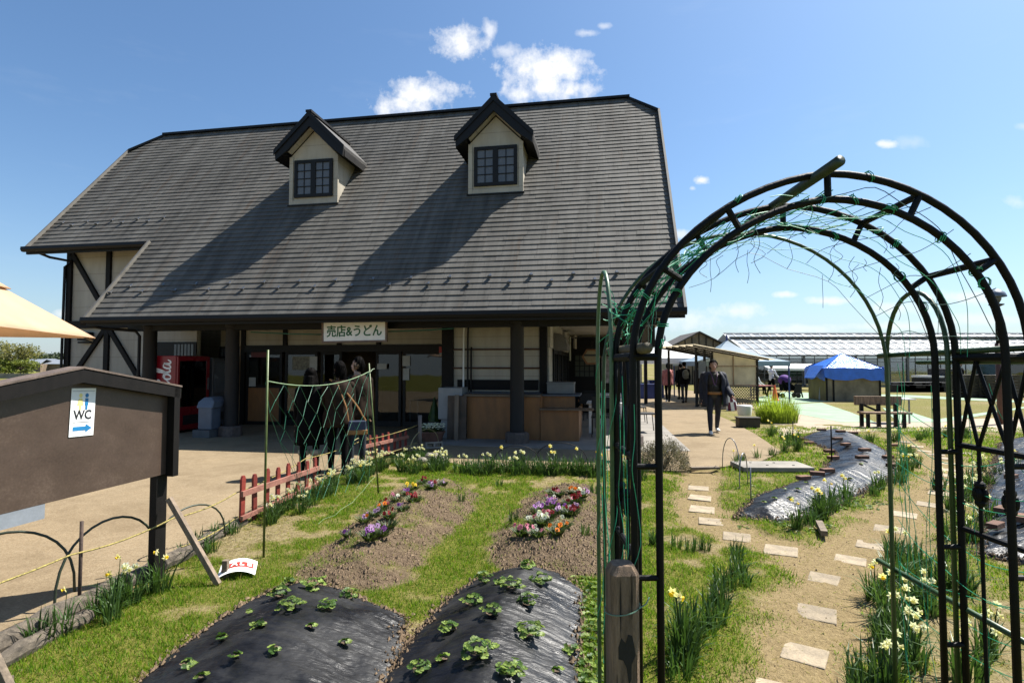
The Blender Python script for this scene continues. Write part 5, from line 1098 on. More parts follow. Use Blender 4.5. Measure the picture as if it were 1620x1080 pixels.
# pansies
def pansy_mesh(seed):
    rs = random.Random(seed); s = MB(); R_ = .026
    for k, (a, sz) in enumerate(((1.57, 1.05), (.75, .95), (2.4, .95), (3.9, .9), (5.5, .9))):
        c = Vector((0, math.cos(a)*R_*.55, math.sin(a)*R_*.55)); x0 = .002*k; b_ = []
        for j in range(7): t = 2*math.pi*j/7; b_.append(Vector((x0+rs.gauss(0, .002), c.y+R_*.62*sz*math.cos(t), c.z+R_*.62*sz*math.sin(t))))
        s.poly(b_)
    s.lathe([(.0075, 0), (.001, .001)], (0, 0, 0), 6, 1); a = len(s.v)-12; s.v[a:] = [(.0125+z, x, y) for x, y, z in s.v[a:]]
    return s
PG = {}; MEYE = petal('pansy_eye', (.05, .02, .05))
for c in ('purple', 'lilac', 'red', 'pink', 'orange', 'white', 'yellow'): PG[c] = [pansy_mesh(i).mesh('flower', [MPET[c], MEYE], recalc=False) for i in range(3)]
lv = MB()
for i in range(64):
    a = rp.uniform(0, 6.28); r = .105*math.sqrt(rp.random()); strap(lv, (r*.5*math.cos(a), r*.5*math.sin(a), 0), a, rp.uniform(.3, .9), rp.uniform(.05, .09), rp.uniform(.007, .011), .3, n=3)
PLV = lv.mesh('leaves', ML_P, recalc=False)
def pansy(px, py, cols, n, label, group=None, sc=1.0, hb=.15):
    x, y = G(px, py, hb); z = float(GZ(x, y)); x, y = G(px, py, z); z = float(GZ(x, y))
    t = thing('pansy_plant', label, 'pansies', (x, y, z), 0, group); t.scale = (sc,)*3; link(PLV, 'leaves', t, rz=rp.uniform(0, 6))
    for i in range(n):
        a = rp.uniform(0, 6.28); r = .07*math.sqrt(rp.random()); o = link(rp.choice(PG[cols[i % len(cols)]]), 'flower', t, (r*math.cos(a), r*math.sin(a)-.01, rp.uniform(.055, .10))); o.rotation_euler = (rp.gauss(0, .3), -rp.uniform(.1, .8), -1.57+rp.gauss(0, .7)); o.scale = (rp.uniform(.62, .92),)*3
la = 'on the left dug bed'; lb = 'on the right dug bed'
pansy(586, 858, ('purple', 'lilac'), 8, 'purple and lilac pansies nearest the camera '+la, None, 1.15); pansy(605, 862, ('purple',), 4, 'deep purple pansy clump at the near end '+la, None, .9); pansy(552, 850, ('purple', 'white'), 3, 'small purple pansy set apart towards the fence '+la, None, .8)
pansy(578, 828, ('lilac', 'orange'), 3, 'nearly leaf-only pansy with few lilac flowers '+la, None, 1); pansy(612, 838, ('white',), 0, 'flowerless pansy plant in the middle '+la, None, 1.1); pansy(592, 815, ('lilac',), 2, 'pale pansy with two flowers by the net pole '+la)
pansy(607, 804, ('red', 'orange'), 5, 'dark red pansies in the middle '+la); pansy(616, 820, ('red',), 4, 'bright red pansies right of centre '+la, None, .9); pansy(637, 808, ('purple', 'lilac'), 3, 'small violet pansy between two red ones '+la, None, .85); pansy(628, 790, ('pink', 'white'), 3, 'pale pink pansy in the left row '+la, None, .9)
pansy(655, 795, ('red',), 7, 'large red pansy clump '+la, None, 1.05); pansy(645, 783, ('purple',), 3, 'small purple pansy in front of the yellow one '+la, None, .8); pansy(652, 773, ('yellow',), 6, 'bright yellow pansy '+la); pansy(668, 764, ('red',), 4, 'red pansy at the far end of the left row '+la, None, .95); pansy(684, 773, ('red', 'lilac'), 6, 'red pansy mixed with lilac at the far end '+la); pansy(700, 768, ('lilac', 'white'), 4, 'pale lilac pansy at the far corner '+la, None, .9)
pansy(825, 852, ('pink',), 6, 'pink pansies nearest the camera '+lb, None, 1.05); pansy(850, 858, ('pink', 'white'), 4, 'pink and white pansies at the near end '+lb, None, .9); pansy(858, 832, ('white',), 7, 'large white pansies '+lb, None, 1.1); pansy(843, 830, ('white', 'pink'), 4, 'small white pansies with a pink one '+lb, None, .85)
pansy(881, 846, ('orange',), 4, 'orange pansies alone at the near right '+lb, None, .95); pansy(890, 836, ('orange', 'white'), 2, 'leafy pansy with one orange flower '+lb, None, .95); pansy(868, 820, ('pink', 'red'), 5, 'rose pink pansies in the middle '+lb); pansy(850, 810, ('lilac', 'purple'), 6, 'lilac pansies at the left '+lb); pansy(872, 803, ('lilac', 'purple'), 9, 'large lilac clump in the centre '+lb, None, 1.1); pansy(892, 815, ('lilac', 'purple'), 7, 'purple clump beside the bright red pansy '+lb, None, 1.05)
pansy(902, 816, ('red',), 7, 'bright red pansy at the right '+lb); pansy(907, 808, ('lilac', 'red'), 5, 'lilac pansies behind the bright red one '+lb, None, .9); pansy(912, 797, ('red',), 8, 'dark red pansy clump in the right row '+lb, None, 1.05); pansy(920, 789, ('white', 'lilac'), 8, 'white and lilac pansies at the far right '+lb, None, 1.1); pansy(908, 782, ('orange',), 5, 'orange pansies at the far right corner '+lb, None, .95); pansy(873, 780, ('red',), 3, 'dark red pansy at the far left corner '+lb, None, .9); pansy(884, 786, ('red', 'pink'), 4, 'maroon pansy at the far end '+lb, None, .9); pansy(870, 791, ('pink', 'white'), 3, 'single pale pink pansy near the far end '+lb, None, .8); pansy(897, 800, ('red', 'pink'), 3, 'small red pansy in the middle of the right row '+lb, None, .8)
# shrub beside the arch, tall grass clump
def twig_shrub(name, loc, rx, ry, h, n, m, label, cat, leaf=(.02, .006), up=.5, seed=1):
    rs = np.random.default_rng(seed); V = []; T = []
    th = rs.uniform(0, 2*np.pi, n); ph = np.arccos(rs.uniform(0, 1, n)); rr = rs.uniform(.55, 1.0, n)**.6*(1+.12*np.sin(th*5)+.1*np.sin(ph*7+th*3))
    c = np.stack([rx*rr*np.sin(ph)*np.cos(th), ry*rr*np.sin(ph)*np.sin(th), h*rr*np.cos(ph)], -1); out = c/np.array([rx, ry, h]); out /= np.linalg.norm(out, axis=1, keepdims=True)+1e-6
    d = out*(1-up)+rs.normal(0, .45, (n, 3))+np.array([0, 0, up]); d /= np.linalg.norm(d, axis=1, keepdims=True); sd = np.cross(d, rs.normal(0, 1, (n, 3))); sd /= np.linalg.norm(sd, axis=1, keepdims=True)
    L = rs.uniform(.6, 1.4, n)[:, None]*leaf[0]; w = leaf[1]
    V = np.stack([c-d*L*.4, c+sd*w, c+d*L*.6, c-sd*w], 1).reshape(-1, 3); t_ = np.repeat(np.clip(.5+rs.normal(0, .25, n), 0, 1), 4)
    t = thing(name, label, cat, loc); link(npmesh('leaves', V, np.arange(len(V)).reshape(-1, 4), m, {'tone': t_}), 'leaves', t)
    s = MB(); r2 = random.Random(seed)
    for k in range(26): a = r2.uniform(0, 6.28); e = r2.uniform(.3, .9); s.tube([(0.03*math.cos(a), .03*math.sin(a), 0), (rx*e*.5*math.cos(a), ry*e*.5*math.sin(a), h*.45), (rx*e*math.cos(a), ry*e*math.sin(a), h*.85*math.sqrt(max(0, 1-e*e*.7)))], [.008, .005, .003], 4)
    s.build('stems', M['bark'], t, recalc=False); return t
sx_, sy_ = G(1050, 742)
twig_shrub('round_shrub', (sx_, sy_+.05, 0), .42, .36, .46, 9000, leafmat('heather_leaf', (.13, .105, .065), (.36, .33, .23), 'tone', .25, .7), 'round grey-brown shrub at the yard edge behind the arch', 'shrub', (.03, .0045), .45, 3)
gx_, gy_ = G(1230, 668)
s = MB(); rg = random.Random(4)
for i in range(900):
    a = rg.uniform(0, 6.28); r = .5*math.sqrt(rg.random()); strap(s, (r*math.cos(a)*1.1, r*math.sin(a)*.8, 0), a+rg.gauss(0, .6), abs(rg.gauss(.12, .15)), rg.uniform(.4, 1.0)*(1.15-1.0*r), rg.uniform(.006, .011), abs(rg.gauss(.1, .2)), n=3)
tg = thing('tall_grass_clump', 'tall bright green feathery clump at the paving edge by the white bucket', 'grass clump', (gx_, gy_, 0)); s.build('blades', leafmat('bright_blade', (.20, .28, .03), (.40, .50, .07), None, .55, .5), tg, recalc=False)
# trees far left behind the sign, and the dark tree line
def tree(name, loc, h, cr, label, mcol, trunk_r, n=2600, seed=1, leaf=.16, cy=.62, group=None):
    rs = np.random.default_rng(seed); t = thing(name, label, 'tree', loc, 0, group); s = MB(); r2 = random.Random(seed)
    s.tube([(0, 0, 0), (.1*cr, 0, h*.25), (0, .1*cr, h*.5)], [trunk_r, trunk_r*.75, trunk_r*.5], 8); tips = []
    for k in range(13):
        a = k*2.4+r2.uniform(-.4, .4); e = r2.uniform(.4, 1.0); tip = Vector((cr*e*math.cos(a), cr*e*math.sin(a), h*(cy+r2.uniform(-.22, .36)))); st = Vector((0, .05*cr, h*r2.uniform(.22, .5))); s.tube([st, st.lerp(tip, .5)+Vector((0, 0, h*.05)), tip], [trunk_r*.4, trunk_r*.25, trunk_r*.08], 5); tips.append(tip)
    s.build('trunk', M['bark'], t, recalc=False)
    ti = rs.integers(0, len(tips), n); c = np.array([tuple(q) for q in tips])[ti]+rs.normal(0, 1, (n, 3))*np.array([cr*.24, cr*.24, h*.085])
    d = rs.normal(0, 1, (n, 3)); d /= np.linalg.norm(d, axis=1, keepdims=True); e = np.cross(d, rs.normal(0, 1, (n, 3))); e /= np.linalg.norm(e, axis=1, keepdims=True); L = leaf*rs.uniform(.5, 1.3, (n, 1))
    V = np.stack([c-d*L, c+e*L*.6, c+d*L, c-e*L*.6], 1).reshape(-1, 3); tn = np.repeat(np.clip(.5+rs.normal(0, .22, n)+np.repeat(0, n)+.15*np.sin(ti), 0, 1), 4)
    link(npmesh('crown', V, np.arange(len(V)).reshape(-1, 4), mcol, {'tone': tn}), 'crown', t); return t
MT1 = leafmat('spring_leaf', (.16, .16, .05), (.34, .32, .12), 'tone', .4, .6, 0); MT2 = leafmat('dark_leaf', (.03, .05, .025), (.08, .11, .05), 'tone', .25, .6, 0); MT3 = leafmat('bright_leaf', (.13, .17, .03), (.30, .34, .07), 'tone', .4, .6, 0)
def at(px, Yd): return ((px-810)/FPX*Yd, Yd, 0)
tree('field_tree', at(20, 75), 4.1, 2.4, 'sparse yellow-green tree at the far left beyond the field', MT1, .2, 3600, 5, .14)
for i, (px, Yd, h_, c_) in enumerate(((-12, 78, 3.2, 1.8), (8, 74, 2.3, 1.6), (32, 74, 2.2, 1.5))): tree('field_bush', at(px, Yd), h_, c_, ('bright green bush under the left edge of the sparse tree', 'round bright bush below the sparse yellow-green tree', 'bright bush at the right foot of the sparse tree')[i], MT3, .1, 1500, 20+i, .15, .5)
for i, (px, Yd, h_, c_) in enumerate(((44, 170, 4.4, 2.6), (58, 175, 5, 3), (74, 220, 5.6, 4), (86, 230, 6.2, 4), (98, 235, 6, 4), (66, 225, 5, 4), (108, 240, 6, 4))): tree('far_tree', at(px, Yd), h_, c_, 'small dark tree in the far row below the hills at the left', MT2, .2, 900, 40+i, .5, .5, 'far row of dark trees')
# ------------------------------------------------------------------ people: one continuous body surface each
def remesh(s, vox, smooth=2):
    me = s.mesh('tmp', [], recalc=False); o = bpy.data.objects.new('tmp', me); COL.objects.link(o)
    r = o.modifiers.new('r', 'REMESH'); r.mode = 'VOXEL'; r.voxel_size = vox; r.adaptivity = 0
    if smooth: sm = o.modifiers.new('s', 'SMOOTH'); sm.factor = .5; sm.iterations = smooth
    bpy.context.view_layer.update(); out = bpy.data.meshes.new_from_object(o.evaluated_get(bpy.context.evaluated_depsgraph_get()))
    bpy.data.objects.remove(o); bpy.data.meshes.remove(me); return out
def limb(s, P, rr, n=10):
    for i in range(len(P)-1):
        s.tube([P[i], P[i+1]], [rr[i], rr[i+1]], n)
    for p, r in zip(P, rr): s.ell(p, (r, r, r), n, 7)
def person(label, loc, face, h, mats, pose, hair='short', detail=True, extras=None, group=None):
    """local frame: facing -y, feet at z 0, built at 1.7 m then scaled. mats = skin, top, bottom, shoes, hair"""
    k = h/1.7; P = {}
    hip = Vector((pose.get('hipx', 0), 0, .90)); lean = pose.get('lean', 0.0); up = Vector((0, -math.sin(lean), math.cos(lean)))
    seated = pose.get('seated', False)
    if seated: hip = Vector((0, 0, .47))
    chest = hip+up*.36; neck = hip+up*.56; head = neck+up*.155+Vector((pose.get('headx', 0), -.015, 0))
    L = {}
    segs = []       # (a, b, material index) for colouring by nearest bone
    s = MB()
    def seg(a, b, m): segs.append((Vector(a), Vector(b), m))
    # torso
    s.ell(hip+Vector((0, 0, .02)), (.165, .115, .13), 14, 9); s.ell(hip+up*.17, (.145, .10, .16), 14, 9); s.ell(chest, (.172, .108, .175), 14, 9); s.ell(hip+up*.47, (.165, .085, .075), 14, 8)
    s.tube([hip+up*.48, neck+up*.06], [.062, .05], 12)
    seg(hip+up*.02, hip+up*.50, 1); seg(hip+Vector((-.1, 0, -.02)), hip+Vector((.1, 0, -.02)), 2)
    # head with jaw, nose, ears
    yaw = pose.get('head', 0.0); Rm = Matrix.Rotation(yaw, 3, 'Z')
    s.ell(head+Vector((0, .012, .025)), (.074, .092, .098), 16, 12); s.ell(head+Rm @ Vector((0, -.03, -.045)), (.056, .056, .066), 14, 9); s.ell(head+Rm @ Vector((0, -.097, -.012)), (.013, .018, .024), 8, 6)
    for sg in (-1, 1): s.ell(head+Rm @ Vector((sg*.077, .012, -.005)), (.012, .02, .03), 8, 6)
    seg(neck+up*.045, head+Vector((0, 0, .08)), 0)
    # legs
    for i, sg in enumerate((-1, 1)):
        sw = pose.get('legs', (0, 0))[i]; hp = hip+Vector((sg*.088, 0, -.03))
        if seated: kn = hp+Vector((sg*.03, -.42, .02)); an = Vector((kn.x, kn.y-.02, .085))
        else:
            kb = pose.get('knees', (0, 0))[i]; kn = hp+Vector((sg*.006, -math.sin(sw)*.42, -math.cos(sw)*.42)); an = kn+Vector((0, -math.sin(sw-kb)*.40, -math.cos(sw-kb)*.40)); an.z = max(an.z, .08)
        limb(s, [hp, hp.lerp(kn, .5), kn, kn.lerp(an, .35), an], [.092, .076, .058, .056, .040], 12); seg(hp, kn, 2); seg(kn, an, 2)
        toe = an+Vector((sg*.012, -.165, -.045)); heel = an+Vector((0, .045, -.04)); s.tube([heel, an.lerp(toe, .4)+Vector((0, 0, -.028)), toe], [.038, .046, .036], 10); s.ell(toe, (.04, .045, .034), 10, 6); s.ell(heel, (.037, .037, .04), 10, 6); seg(heel+Vector((0, 0, -.02)), toe, 3); seg(an+Vector((0, 0, -.04)), toe+Vector((0, 0, .0)), 3)
    # arms and hands
    for i, sg in enumerate((-1, 1)):
        sh = hip+up*.475+Vector((sg*.185, 0, 0)); (ea, eo), (wa, wo) = pose.get('arms', (((0.05, .12), (.2, .05)), ((0.05, .12), (.2, .05))))[i]
        el = sh+Vector((sg*math.sin(eo)*.29, -math.sin(ea)*.29, -math.cos(ea)*math.cos(eo)*.29)); wr = el+Vector((sg*math.sin(wo)*.25, -math.sin(wa)*.25, -math.cos(wa)*math.cos(wo)*.25))
        limb(s, [sh, sh.lerp(el, .5), el, el.lerp(wr, .4), wr], [.062, .052, .043, .041, .029], 10); seg(sh, el, 1); seg(el, wr, 1)
        d = (wr-el).normalized(); sd = Vector((0, -1, 0)) if abs(d.y) < .8 else Vector((0, 0, 1)); sd = (sd-d*sd.dot(d)).normalized(); nn_ = d.cross(sd)
        pm_ = wr+d*.055; Mh = Matrix((nn_, sd, d)).transposed(); s.ell(pm_, (.019, .042, .055), 10, 7, M=Mh)
        if detail:
            for f, (o_, ln) in enumerate(((-.030, .062), (-.010, .074), (.011, .070), (.031, .056))):
                a = wr+d*.095+sd*(-o_); m1 = a+d*ln*.5+nn_*(-sg*.006); m2 = m1+d*ln*.45+nn_*(-sg*.022); s.tube([a-d*.02, a, m1, m2], [.0115, .0115, .0105, .009], 7); s.ell(m2, (.009, .009, .009), 7, 5)
            a = wr+d*.035+sd*.038; s.tube([a-sd*.015, a+d*.025+sd*.014, a+d*.058+sd*.018], [.013, .0115, .0095], 7); s.ell(a+d*.058+sd*.018, (.0095, .0095, .0095), 7, 5)
        else: s.ell(wr+d*.12, (.014, .036, .045), 8, 6, M=Mh)
        seg(wr+d*.05, wr+d*.16, 0); L['wr%d' % i] = wr; L['hand%d' % i] = wr+d*.1; L['el%d' % i] = el; L['sh%d' % i] = sh
    me = remesh(s, .0105 if detail else .018, 3)
    for m_i in (mats[0], mats[1], mats[2], mats[3]): me.materials.append(m_i)
    co = np.zeros(len(me.polygons)*3); me.polygons.foreach_get('center', co); co = co.reshape(-1, 3); best = np.full(len(co), 1e9); idx = np.zeros(len(co), int)
    for a, b_, m in segs:
        a_, bb_ = np.array(a), np.array(b_); v = bb_-a_; t = np.clip(((co-a_) @ v)/(v @ v+1e-9), 0, 1); d = np.linalg.norm(co-a_-t[:, None]*v, axis=1)
        if m == 1: d = d-.02
        idx = np.where(d < best, m, idx); best = np.minimum(d, best)
    me.polygons.foreach_set('material_index', idx); me.polygons.foreach_set('use_smooth', np.ones(len(co), bool)); me.name = 'person'
    o = bpy.data.objects.new('person', me); COL.objects.link(o); o.location = loc; o.rotation_euler = (0, 0, face); o.scale = (k, k, k); tag(o, label, 'person', group)
    # face marks and hair
    e = MB()
    for sg in (-1, 1):
        e.ell(head+Rm @ Vector((sg*.03, -.083, .010)), (.009, .005, .004), 8, 5, 0); e.ell(head+Rm @ Vector((sg*.031, -.087, .033)), (.015, .005, .0025), 8, 5, 1)
    e.build('eyes', [M['ink'], mats[4]], o); e = MB(); e.ell(head+Rm @ Vector((0, -.086, -.055)), (.023, .006, .006), 8, 5); e.build('mouth', mat('lips', (.30, .12, .10), .5, .1, 9, 0), o)
    hs_ = MB()
    hs_.ell(head+Rm @ Vector((0, .022, .045)), (.088, .098, .095), 16, 11)
    if hair in ('long', 'vlong'):
        zl = -.22 if hair == 'long' else -.36
        hs_.ell(head+Rm @ Vector((0, .055, -.03)), (.088, .062, .12), 14, 9); hs_.tube([head+Rm @ Vector((0, .06, -.02)), head+Rm @ Vector((0, .10, -.16)), head+Rm @ Vector((0, .105, zl))], [.085, .10, .075], 12)
        for sg in (-1, 1): hs_.tube([head+Rm @ Vector((sg*.075, .01, .03)), head+Rm @ Vector((sg*.09, .03, -.1)), head+Rm @ Vector((sg*.085, .05, zl+.06))], [.026, .032, .02], 8)
    elif hair == 'bob':
        hs_.ell(head+Rm @ Vector((0, .045, -.02)), (.092, .075, .105), 14, 9)
    elif hair == 'short':
        hs_.ell(head+Rm @ Vector((0, .05, .0)), (.080, .062, .075), 14, 9)
    hm_ = remesh(hs_, .012 if detail else .02, 1)
    # open the hair in front of the face
    b = bmesh.new(); b.from_mesh(hm_); Ri = Rm.transposed(); dl = []
    for v in b.verts:
        q = Ri @ (v.co-head)
        if q.y < -.025 and q.z < .072: v.co = head+Rm @ Vector((q.x*.9, max(q.y, -.03)+.02, q.z))
    b.to_mesh(hm_); b.free()
    nv_ = np.zeros(len(hm_.vertices)*3); hm_.vertices.foreach_get('co', nv_); nv_ = nv_.reshape(-1, 3); nv_ += (fbm(nv_[:, 0]*1+5, nv_[:, 2]*.25+nv_[:, 1], 60, 2, 3)-.5)[:, None]*.012; hm_.vertices.foreach_set('co', nv_.ravel())
    vs_ = nv_[np.random.default_rng(len(nv_)).integers(0, len(nv_), 420 if detail else 60)]; sm2 = MB(); r3 = random.Random(3)
    for q in vs_:
        p = Vector(q); o_ = p-head; o_.z *= .3; o_.normalize(); q2 = Ri @ (p-head)
        if q2.y < -.05 and q2.z < .09: continue
        ln = r3.uniform(.03, .07) if hair == 'short' else r3.uniform(.05, .11); side = Vector((-o_.y, o_.x, 0))*r3.uniform(.004, .009); tip = p+o_*r3.uniform(.0, .014)+Vector((r3.gauss(0, .008), r3.gauss(0, .008), -ln)); sm2.add([p-side+o_*.004, p+side+o_*.004, tip], [(0, 1, 2)])
    hm_.materials.append(mats[4]); hm_.polygons.foreach_set('use_smooth', np.ones(len(hm_.polygons), bool)); ho = bpy.data.objects.new('hair', hm_); COL.objects.link(ho); ho.parent = o; KIDS.setdefault(o.name, []).append(ho); sm2.build('hair_strands', mats[4], o, recalc=False)
    L.update(hip=hip, chest=chest, neck=neck, head=head, up=up); return o, L
def shell_cloth(name, parent, rings, m, gap=0.0, th=.012, n=30, m2=None, face=-math.pi/2, folds=.006):
    """garment shell from elliptical rings (cx, cy, z, rx, ry); gap = half angle left open in front"""
    V = []; F = []; full = gap <= 0; k = n if full else n+1
    for ri, (cx, cy, z, rx, ry) in enumerate(rings):
        for j in range(k):
            t = face+(2*math.pi*j/n if full else gap+(2*math.pi-2*gap)*j/n); f = folds*math.sin(t*7+ri*.9)+folds*.6*math.sin(t*13+ri*2.1); V.append((cx+(rx+f)*math.cos(t), cy+(ry+f)*math.sin(t), z))
    for i in range(len(rings)-1):
        for j in range(n): F.append((i*k+j, i*k+(j+1) % k if full else i*k+j+1, (i+1)*k+(j+1) % k if full else (i+1)*k+j+1, (i+1)*k+j))
    s = MB(); s.add(V, F); o = s.build(name, [m, m2 or m], parent, smooth=True)
    so_ = o.modifiers.new('thick', 'SOLIDIFY'); so_.thickness = th; so_.offset = 1; so_.material_offset = 1 if m2 else 0
    return o
def body_rings(L, z0, z1, grow, hem=1.0, nz=9):
    R_ = []
    for i in range(nz+1):
        t = i/nz; z = z0+(z1-z0)*t; hz = L['hip'].z; q = (z-hz)/.56
        rx, ry = (.178, .128) if q < 0 else (.178-.02*math.sin(min(1, q*1.7)*math.pi), .122-.012*math.sin(min(1, q*1.6)*math.pi)) if q < .7 else (.178-.115*((q-.7)/.32)**1.6, .118-.05*((q-.7)/.32))
        fl = 1+(hem-1)*max(0, 1-t*1.6); c = L['up']*(z-hz); R_.append((c.x, c.y, z, (rx+grow)*fl, (ry+grow)*fl))
    return R_
SK, HR = M['skin'], M['hair']
# three people behind the net
w1, L1 = person('young woman with very long black hair, black coat and cream-cuffed boots, behind the net', (-2.98, 8.16, .012), R(180+8), 1.535, (SK, M['dark'], M['dark'], M['dark'], HR), dict(legs=(.05, -.08), knees=(.02, .1), arms=(((.15, .14), (.9, -.2)), ((.05, .15), (.3, .05)))), 'vlong')
shell_cloth('coat', w1, body_rings(L1, .62, 1.44, .028, 1.08), M['dark'], 0, .014, folds=.009); shell_cloth('skirt', w1, [(0, 0, .50, .215, .165), (0, 0, .62, .205, .155), (0, 0, .82, .18, .13)], M['dark'], folds=.012)
for sg in (-1, 1):
    s = MB(); s.lathe([(.075, .33), (.088, .35), (.09, .40), (.074, .42)], (sg*.095, -.0, 0), 14); s.build('boot_cuff', M['cream'], w1, smooth=True)
w2, L2 = person('woman in a dark quilted jacket with a tan shoulder bag, turned away behind the net', (-2.57, 8.18, .012), R(180+25), 1.63, (SK, M['brownc'], M['dark'], M['dark'], HR), dict(legs=(-.05, .08), knees=(.05, .02), head=.5, arms=(((.1, .14), (.5, .05)), ((.25, .16), (1.2, -.25)))), 'bob')
shell_cloth('jacket', w2, body_rings(L2, .74, 1.45, .028, 1.06), M['brownc'], 0, .014, folds=.010)
m3, L3 = person('young man in a brown jacket beside the two women, head turned left, behind the net', (-2.42, 8.62, .012), R(180+28), 1.70, (SK, M['brownc'], M['denim'], M['dark'], HR), dict(legs=(.04, -.04), head=.85, arms=(((.1, .14), (.4, .02)), ((.2, .16), (1.0, -.2)))), 'short')
shell_cloth('jacket', m3, body_rings(L3, .78, 1.46, .026, 1.04), M['brownc'], 0, .014, folds=.010)
bag = thing('shoulder_bag', 'navy and tan shoulder bag hanging at the hip of the woman in the quilted jacket', 'bag', (-2.26, 8.08, .62), R(15))
s = MB(); s.prism([(-.14, -.055, .0), (.14, -.055, .0), (.12, -.045, .20), (-.12, -.045, .20)], (0, .10, 0)); s.build('pouch', mat('bag_blue', (.03, .045, .10), .6, .3, 9, .15), bag, bevel=.015); s = MB(); s.prism([(-.145, -.06, .0), (.145, -.06, .0), (.142, -.058, .07), (-.142, -.058, .07)], (0, .108, 0)); s.build('leather_base', M['tan'], bag, bevel=.012); s = MB(); s.tube([(-.12, 0, .19), (-.16, .02, .4), (-.28, .06, .72), (-.4, .12, .8)], .013, 6); s.tube([(.12, 0, .19), (.0, .03, .4), (-.26, .09, .74), (-.4, .12, .8)], .013, 6); s.build('strap', M['tan'], bag)
# the man walking towards us
mx_, my_ = G(1130, 686)
m4, L4 = person('man in open navy jacket with green lining and white trainers, walking towards us', (mx_, my_, .012), R(-12), 1.68, (mat('tanned_skin', (.62, .35, .24), .55, .1, 9, .03), M['olive'], M['denim'], M['white'], HR), dict(legs=(.20, -.22), knees=(.05, .25), arms=(((-.05, .20), (.25, .02)), ((.05, .26), (.75, .30)))), 'short')
m4.scale = (m4.scale[0]*1.1, m4.scale[1]*1.1, m4.scale[2])
shell_cloth('jacket', m4, body_rings(L4, .66, 1.46, .075, 1.10), M['navy'], .62, .016, m2=M['lining'], folds=.012)
for i in (0, 1):
    s = MB(); limb(s, [L4['sh%d' % i]+Vector((0, 0, .0)), L4['sh%d' % i].lerp(L4['el%d' % i], .5), L4['el%d' % i], L4['wr%d' % i]], [.092, .082, .074, .064], 10); sm_ = remesh(s, .012, 2); sm_.materials.append(M['navy']); sm_.polygons.foreach_set('use_smooth', np.ones(len(sm_.polygons), bool)); link(sm_, 'jacket_sleeve', m4)
sh_ = MB(); sh_.tube([(-.07, -.03, 1.47), (-.05, -.13, 1.36), (.0, -.15, 1.14)], .008, 5); sh_.tube([(.07, -.03, 1.47), (.06, -.13, 1.36), (.02, -.15, 1.14)], .008, 5); sh_.build('neck_strap', mat('purple_strap', (.16, .05, .16), .6, .2, 9, 0), m4)
s = MB(); s.bb((-.06, -.06, -.04), (.06, .0, .04)); s.lathe([(.035, 0), (.032, .05), (.03, .05)], (0, 0, 0), 12); a = len(s.v)-36; s.v[a:] = [(x, -.06-z, y) for x, y, z in s.v[a:]]
ca_, sa_ = math.cos(R(-12)), math.sin(R(-12)); lx, ly = .01*.99, -.185*.99; tag(s.build('camera', M['rubber'], loc=(mx_+ca_*lx-sa_*ly, my_+sa_*lx+ca_*ly, 1.12*.99), rz=R(-12), bevel=.006), 'small black camera hanging on the chest of the walking man', 'camera')
s = shell_cloth('waist_pouch', m4, [(0, -.02, .93, .178, .142), (0, -.02, 1.0, .178, .142)], M['tan'], 0, .018, folds=.0)
# far visitors
def far_person(px, py, label, h, mats, face, pose=None, hair='short', coat=None, hem=.6):
    x, y = G(px, py); o, L = person(label, (x, y, .012), face, h, mats, pose or dict(legs=(.05, -.06), arms=(((.1, .14), (.3, .05)), ((.1, .14), (.3, .05)))), hair, False)
    if coat: shell_cloth('coat', o, body_rings(L, hem, 1.45, .03, 1.05), coat, 0, .014, n=18)
    return o, L
far_person(1057, 635.5, 'woman in a pink jacket and black trousers walking away to the white tent', 1.62, (SK, M['pink'], M['dark'], M['white'], HR), R(175), dict(legs=(.22, -.2), knees=(.05, .2), arms=(((.1, .14), (.2, .05)), ((.1, .16), (.3, .05)))), 'bob', M['pink'], .74)
far_person(1077, 631.5, 'person in black walking just ahead of the pink jacket', 1.6, (SK, M['dark'], M['dark'], M['dark'], HR), R(185), None, 'short', M['dark'], .6)
o5, L5 = far_person(1083, 637, 'person in a black jacket with a grey backpack walking away under the stall roof', 1.68, (SK, M['dark'], M['denim'], M['dark'], HR), R(178), dict(legs=(.15, -.15), knees=(.05, .15), arms=(((.1, .2), (.4, .05)), ((.1, .2), (.4, .05)))), 'short', M['dark'], .8)
x_, y_ = G(1083, 637); s = MB(); s.ell((0, 0, 0), (.14, .08, .21), 12, 8); s.bb((-.1, -.1, -.16), (.1, -.04, -.02)); tag(s.build('backpack', mat('grey_pack', (.10, .11, .11), .7, .3, 9, .2), loc=(x_, y_-.17, 1.2), bevel=.01), 'grey backpack on the back of the visitor in black', 'backpack')
far_person(1107, 643, 'person in a dark brown coat standing at the corner post of the stall', 1.66, (SK, M['olive'], M['dark'], M['dark'], HR), R(130), None, 'bob', M['brownc'], .5)
far_person(1221, 627.5, 'person in a white top and black trousers pushing the purple stroller', 1.6, (SK, M['whitec'], M['dark'], M['dark'], HR), R(110), dict(legs=(.22, -.2), knees=(.05, .2), arms=(((.5, .1), (1.0, .0)), ((.5, .1), (1.0, .0)))), 'short')
far_person(1197, 624, 'person in white seated on a stool behind the lattice stall', 1.62, (SK, M['whitec'], M['dark'], M['dark'], HR), R(90), dict(seated=True, arms=(((.4, .1), (1.0, .0)), ((.4, .1), (1.0, .0)))), 'short')
x_, y_ = G(1197, 624); s = MB(); s.lathe([(.17, .40), (.17, .43)], (0, 0, 0), 14)
for k in range(4): s.tube([(.1*math.cos(k*1.57+.8), .1*math.sin(k*1.57+.8), .4), (.16*math.cos(k*1.57+.8), .16*math.sin(k*1.57+.8), 0)], .015, 6)
tag(s.build('stool', M['steel'], loc=(x_, y_, 0)), 'round stool under the person seated in white', 'stool')
